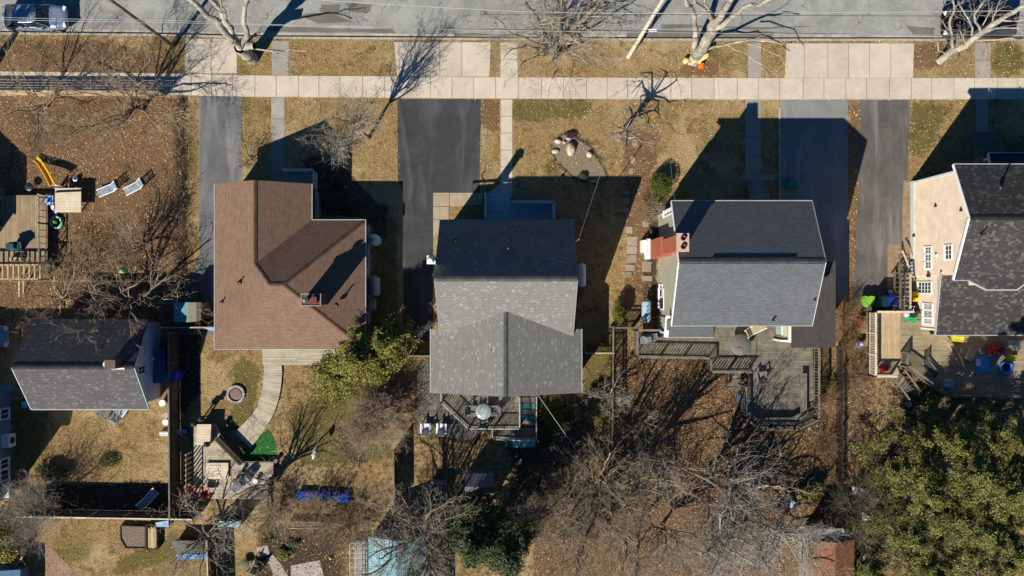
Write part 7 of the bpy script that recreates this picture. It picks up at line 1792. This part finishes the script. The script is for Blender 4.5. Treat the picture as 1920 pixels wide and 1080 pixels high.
# ================================================================== scattered dead leaves and grass tufts
def scatter(name, polys, dens, size, mat, kind_name, seed, flat=.35, zr=(.01, .05), avoid=()):
    g = np.random.RandomState(seed); out = []
    for poly, dn in polys:
        xs = [p[0] for p in poly]; ys = [p[1] for p in poly]; A = (max(xs) - min(xs)) * (max(ys) - min(ys)) / 625; n = int(A * dens * dn)
        x = g.uniform(min(xs), max(xs), n); y = g.uniform(min(ys), max(ys), n); k = inpoly(x, y, poly)
        for av in avoid: k &= ~inpoly(x, y, av)
        out.append(np.stack([(x[k] - 960) / 25, (540 - y[k]) / 25, g.uniform(*zr, k.sum())], 1))
    C = np.concatenate(out); o = leaf_mesh(name, C, size, g.uniform(.55, 1.6, len(C)), mat, None, g, flat); tag(o, kind='stuff'); return o
def shrink(pl, d=2.2):
    cx = sum(a for a, _ in pl) / len(pl); cy = sum(b for _, b in pl) / len(pl)
    return [(a - d * (1 if a > cx else -1), b - d * (1 if b > cy else -1)) for a, b in pl]
hard = [[(347, 76), (444, 76), (445, 180), (347, 180)], [(373, 170), (453, 170), (447, 640), (330, 640)], [(508, 78), (540, 78), (536, 350), (508, 350)], [(738, 76), (921, 76), (918, 145), (745, 145)], [(745, 186), (902, 186), (899, 361), (842, 420), (812, 640), (757, 640)], [(938, 76), (970, 76), (962, 375), (938, 375)],
        [(1402, 79), (1427, 79), (1427, 340), (1397, 340)], [(1472, 80), (1714, 80), (1712, 187), (1472, 187)], [(1459, 187), (1590, 187), (1590, 600), (1459, 600)], [(1613, 187), (1706, 187), (1700, 520), (1664, 600), (1600, 560)], [(1828, 80), (1857, 80), (1853, 250), (1829, 250)], [(-100, 130), (330, 134), (960, 143), (1920, 144), (1920, 187), (960, 187), (330, 180), (-100, 176)], [(-100, 10), (1990, 10), (1990, 77), (960, 75), (480, 73), (-100, 65)]]
hard = [shrink(h_) for h_ in hard]
scatter('fallen_leaves', [(LEAF[0], 1.), (LEAF[1], 1.5), (LEAF[2], .8), (LEAF[3], .8), (LEAF[4], 1.), (LEAF[5], .8), (LEAF[7], .8)], 30, .06, M('leaf_litter', (.52, .33, .19), (.24, .13, .07), 2.5, .8), 'leaves', 201, avoid=hard)
allg = [(-60, 60), (1980, 60), (1980, 1140), (-60, 1140)]
scatter('grass', [(allg, 1.)], 34, .05, M('straw_grass', (.56, .43, .24), (.26, .19, .075), .9, .85), 'grass', 202, flat=.9, avoid=hard)
# ================================================================== camera, sun, sky
cam = bpy.data.cameras.new('camera'); co = bpy.data.objects.new('camera', cam); COL.objects.link(co)
co.location = (0, 0, H); cam.sensor_fit = 'HORIZONTAL'; cam.sensor_width = 36; cam.lens = 36 * F / 1920
cam.clip_start = 1; cam.clip_end = 2000; scene.camera = co
sd = Vector((-.788, -1.116, 1.)).normalized()
L = bpy.data.lights.new('sun', 'SUN'); L.energy = 5.0; L.angle = math.radians(.5); L.color = (1, .93, .80)
lo_ = bpy.data.objects.new('sun', L); COL.objects.link(lo_); lo_.rotation_euler = sd.to_track_quat('Z', 'Y').to_euler(); lo_.location = (0, 0, 60)
w = bpy.data.worlds.new('World'); scene.world = w; w.use_nodes = True; nt = w.node_tree
sky = nt.nodes.new('ShaderNodeTexSky'); sky.sky_type = 'NISHITA'; sky.sun_disc = False
sky.sun_elevation = math.asin(sd.z); sky.sun_rotation = math.atan2(sd.x, sd.y); sky.altitude = 50; sky.air_density = 1.0; sky.dust_density = .4; sky.ozone_density = 2.5
bg = nt.nodes['Background']; bg.inputs['Strength'].default_value = .05
mx = nt.nodes.new('ShaderNodeMix'); mx.data_type = 'RGBA'; mx.blend_type = 'MULTIPLY'; mx.inputs[0].default_value = 1; mx.inputs[7].default_value = (.14, .54, .86, 1)
nt.links.new(sky.outputs[0], mx.inputs[6]); nt.links.new(mx.outputs[2], bg.inputs['Color'])
scene.view_settings.view_transform = 'Standard'; scene.view_settings.look = 'None'; scene.view_settings.exposure = .72; scene.view_settings.gamma = 1
scene.cycles.max_bounces = 5; scene.cycles.diffuse_bounces = 3
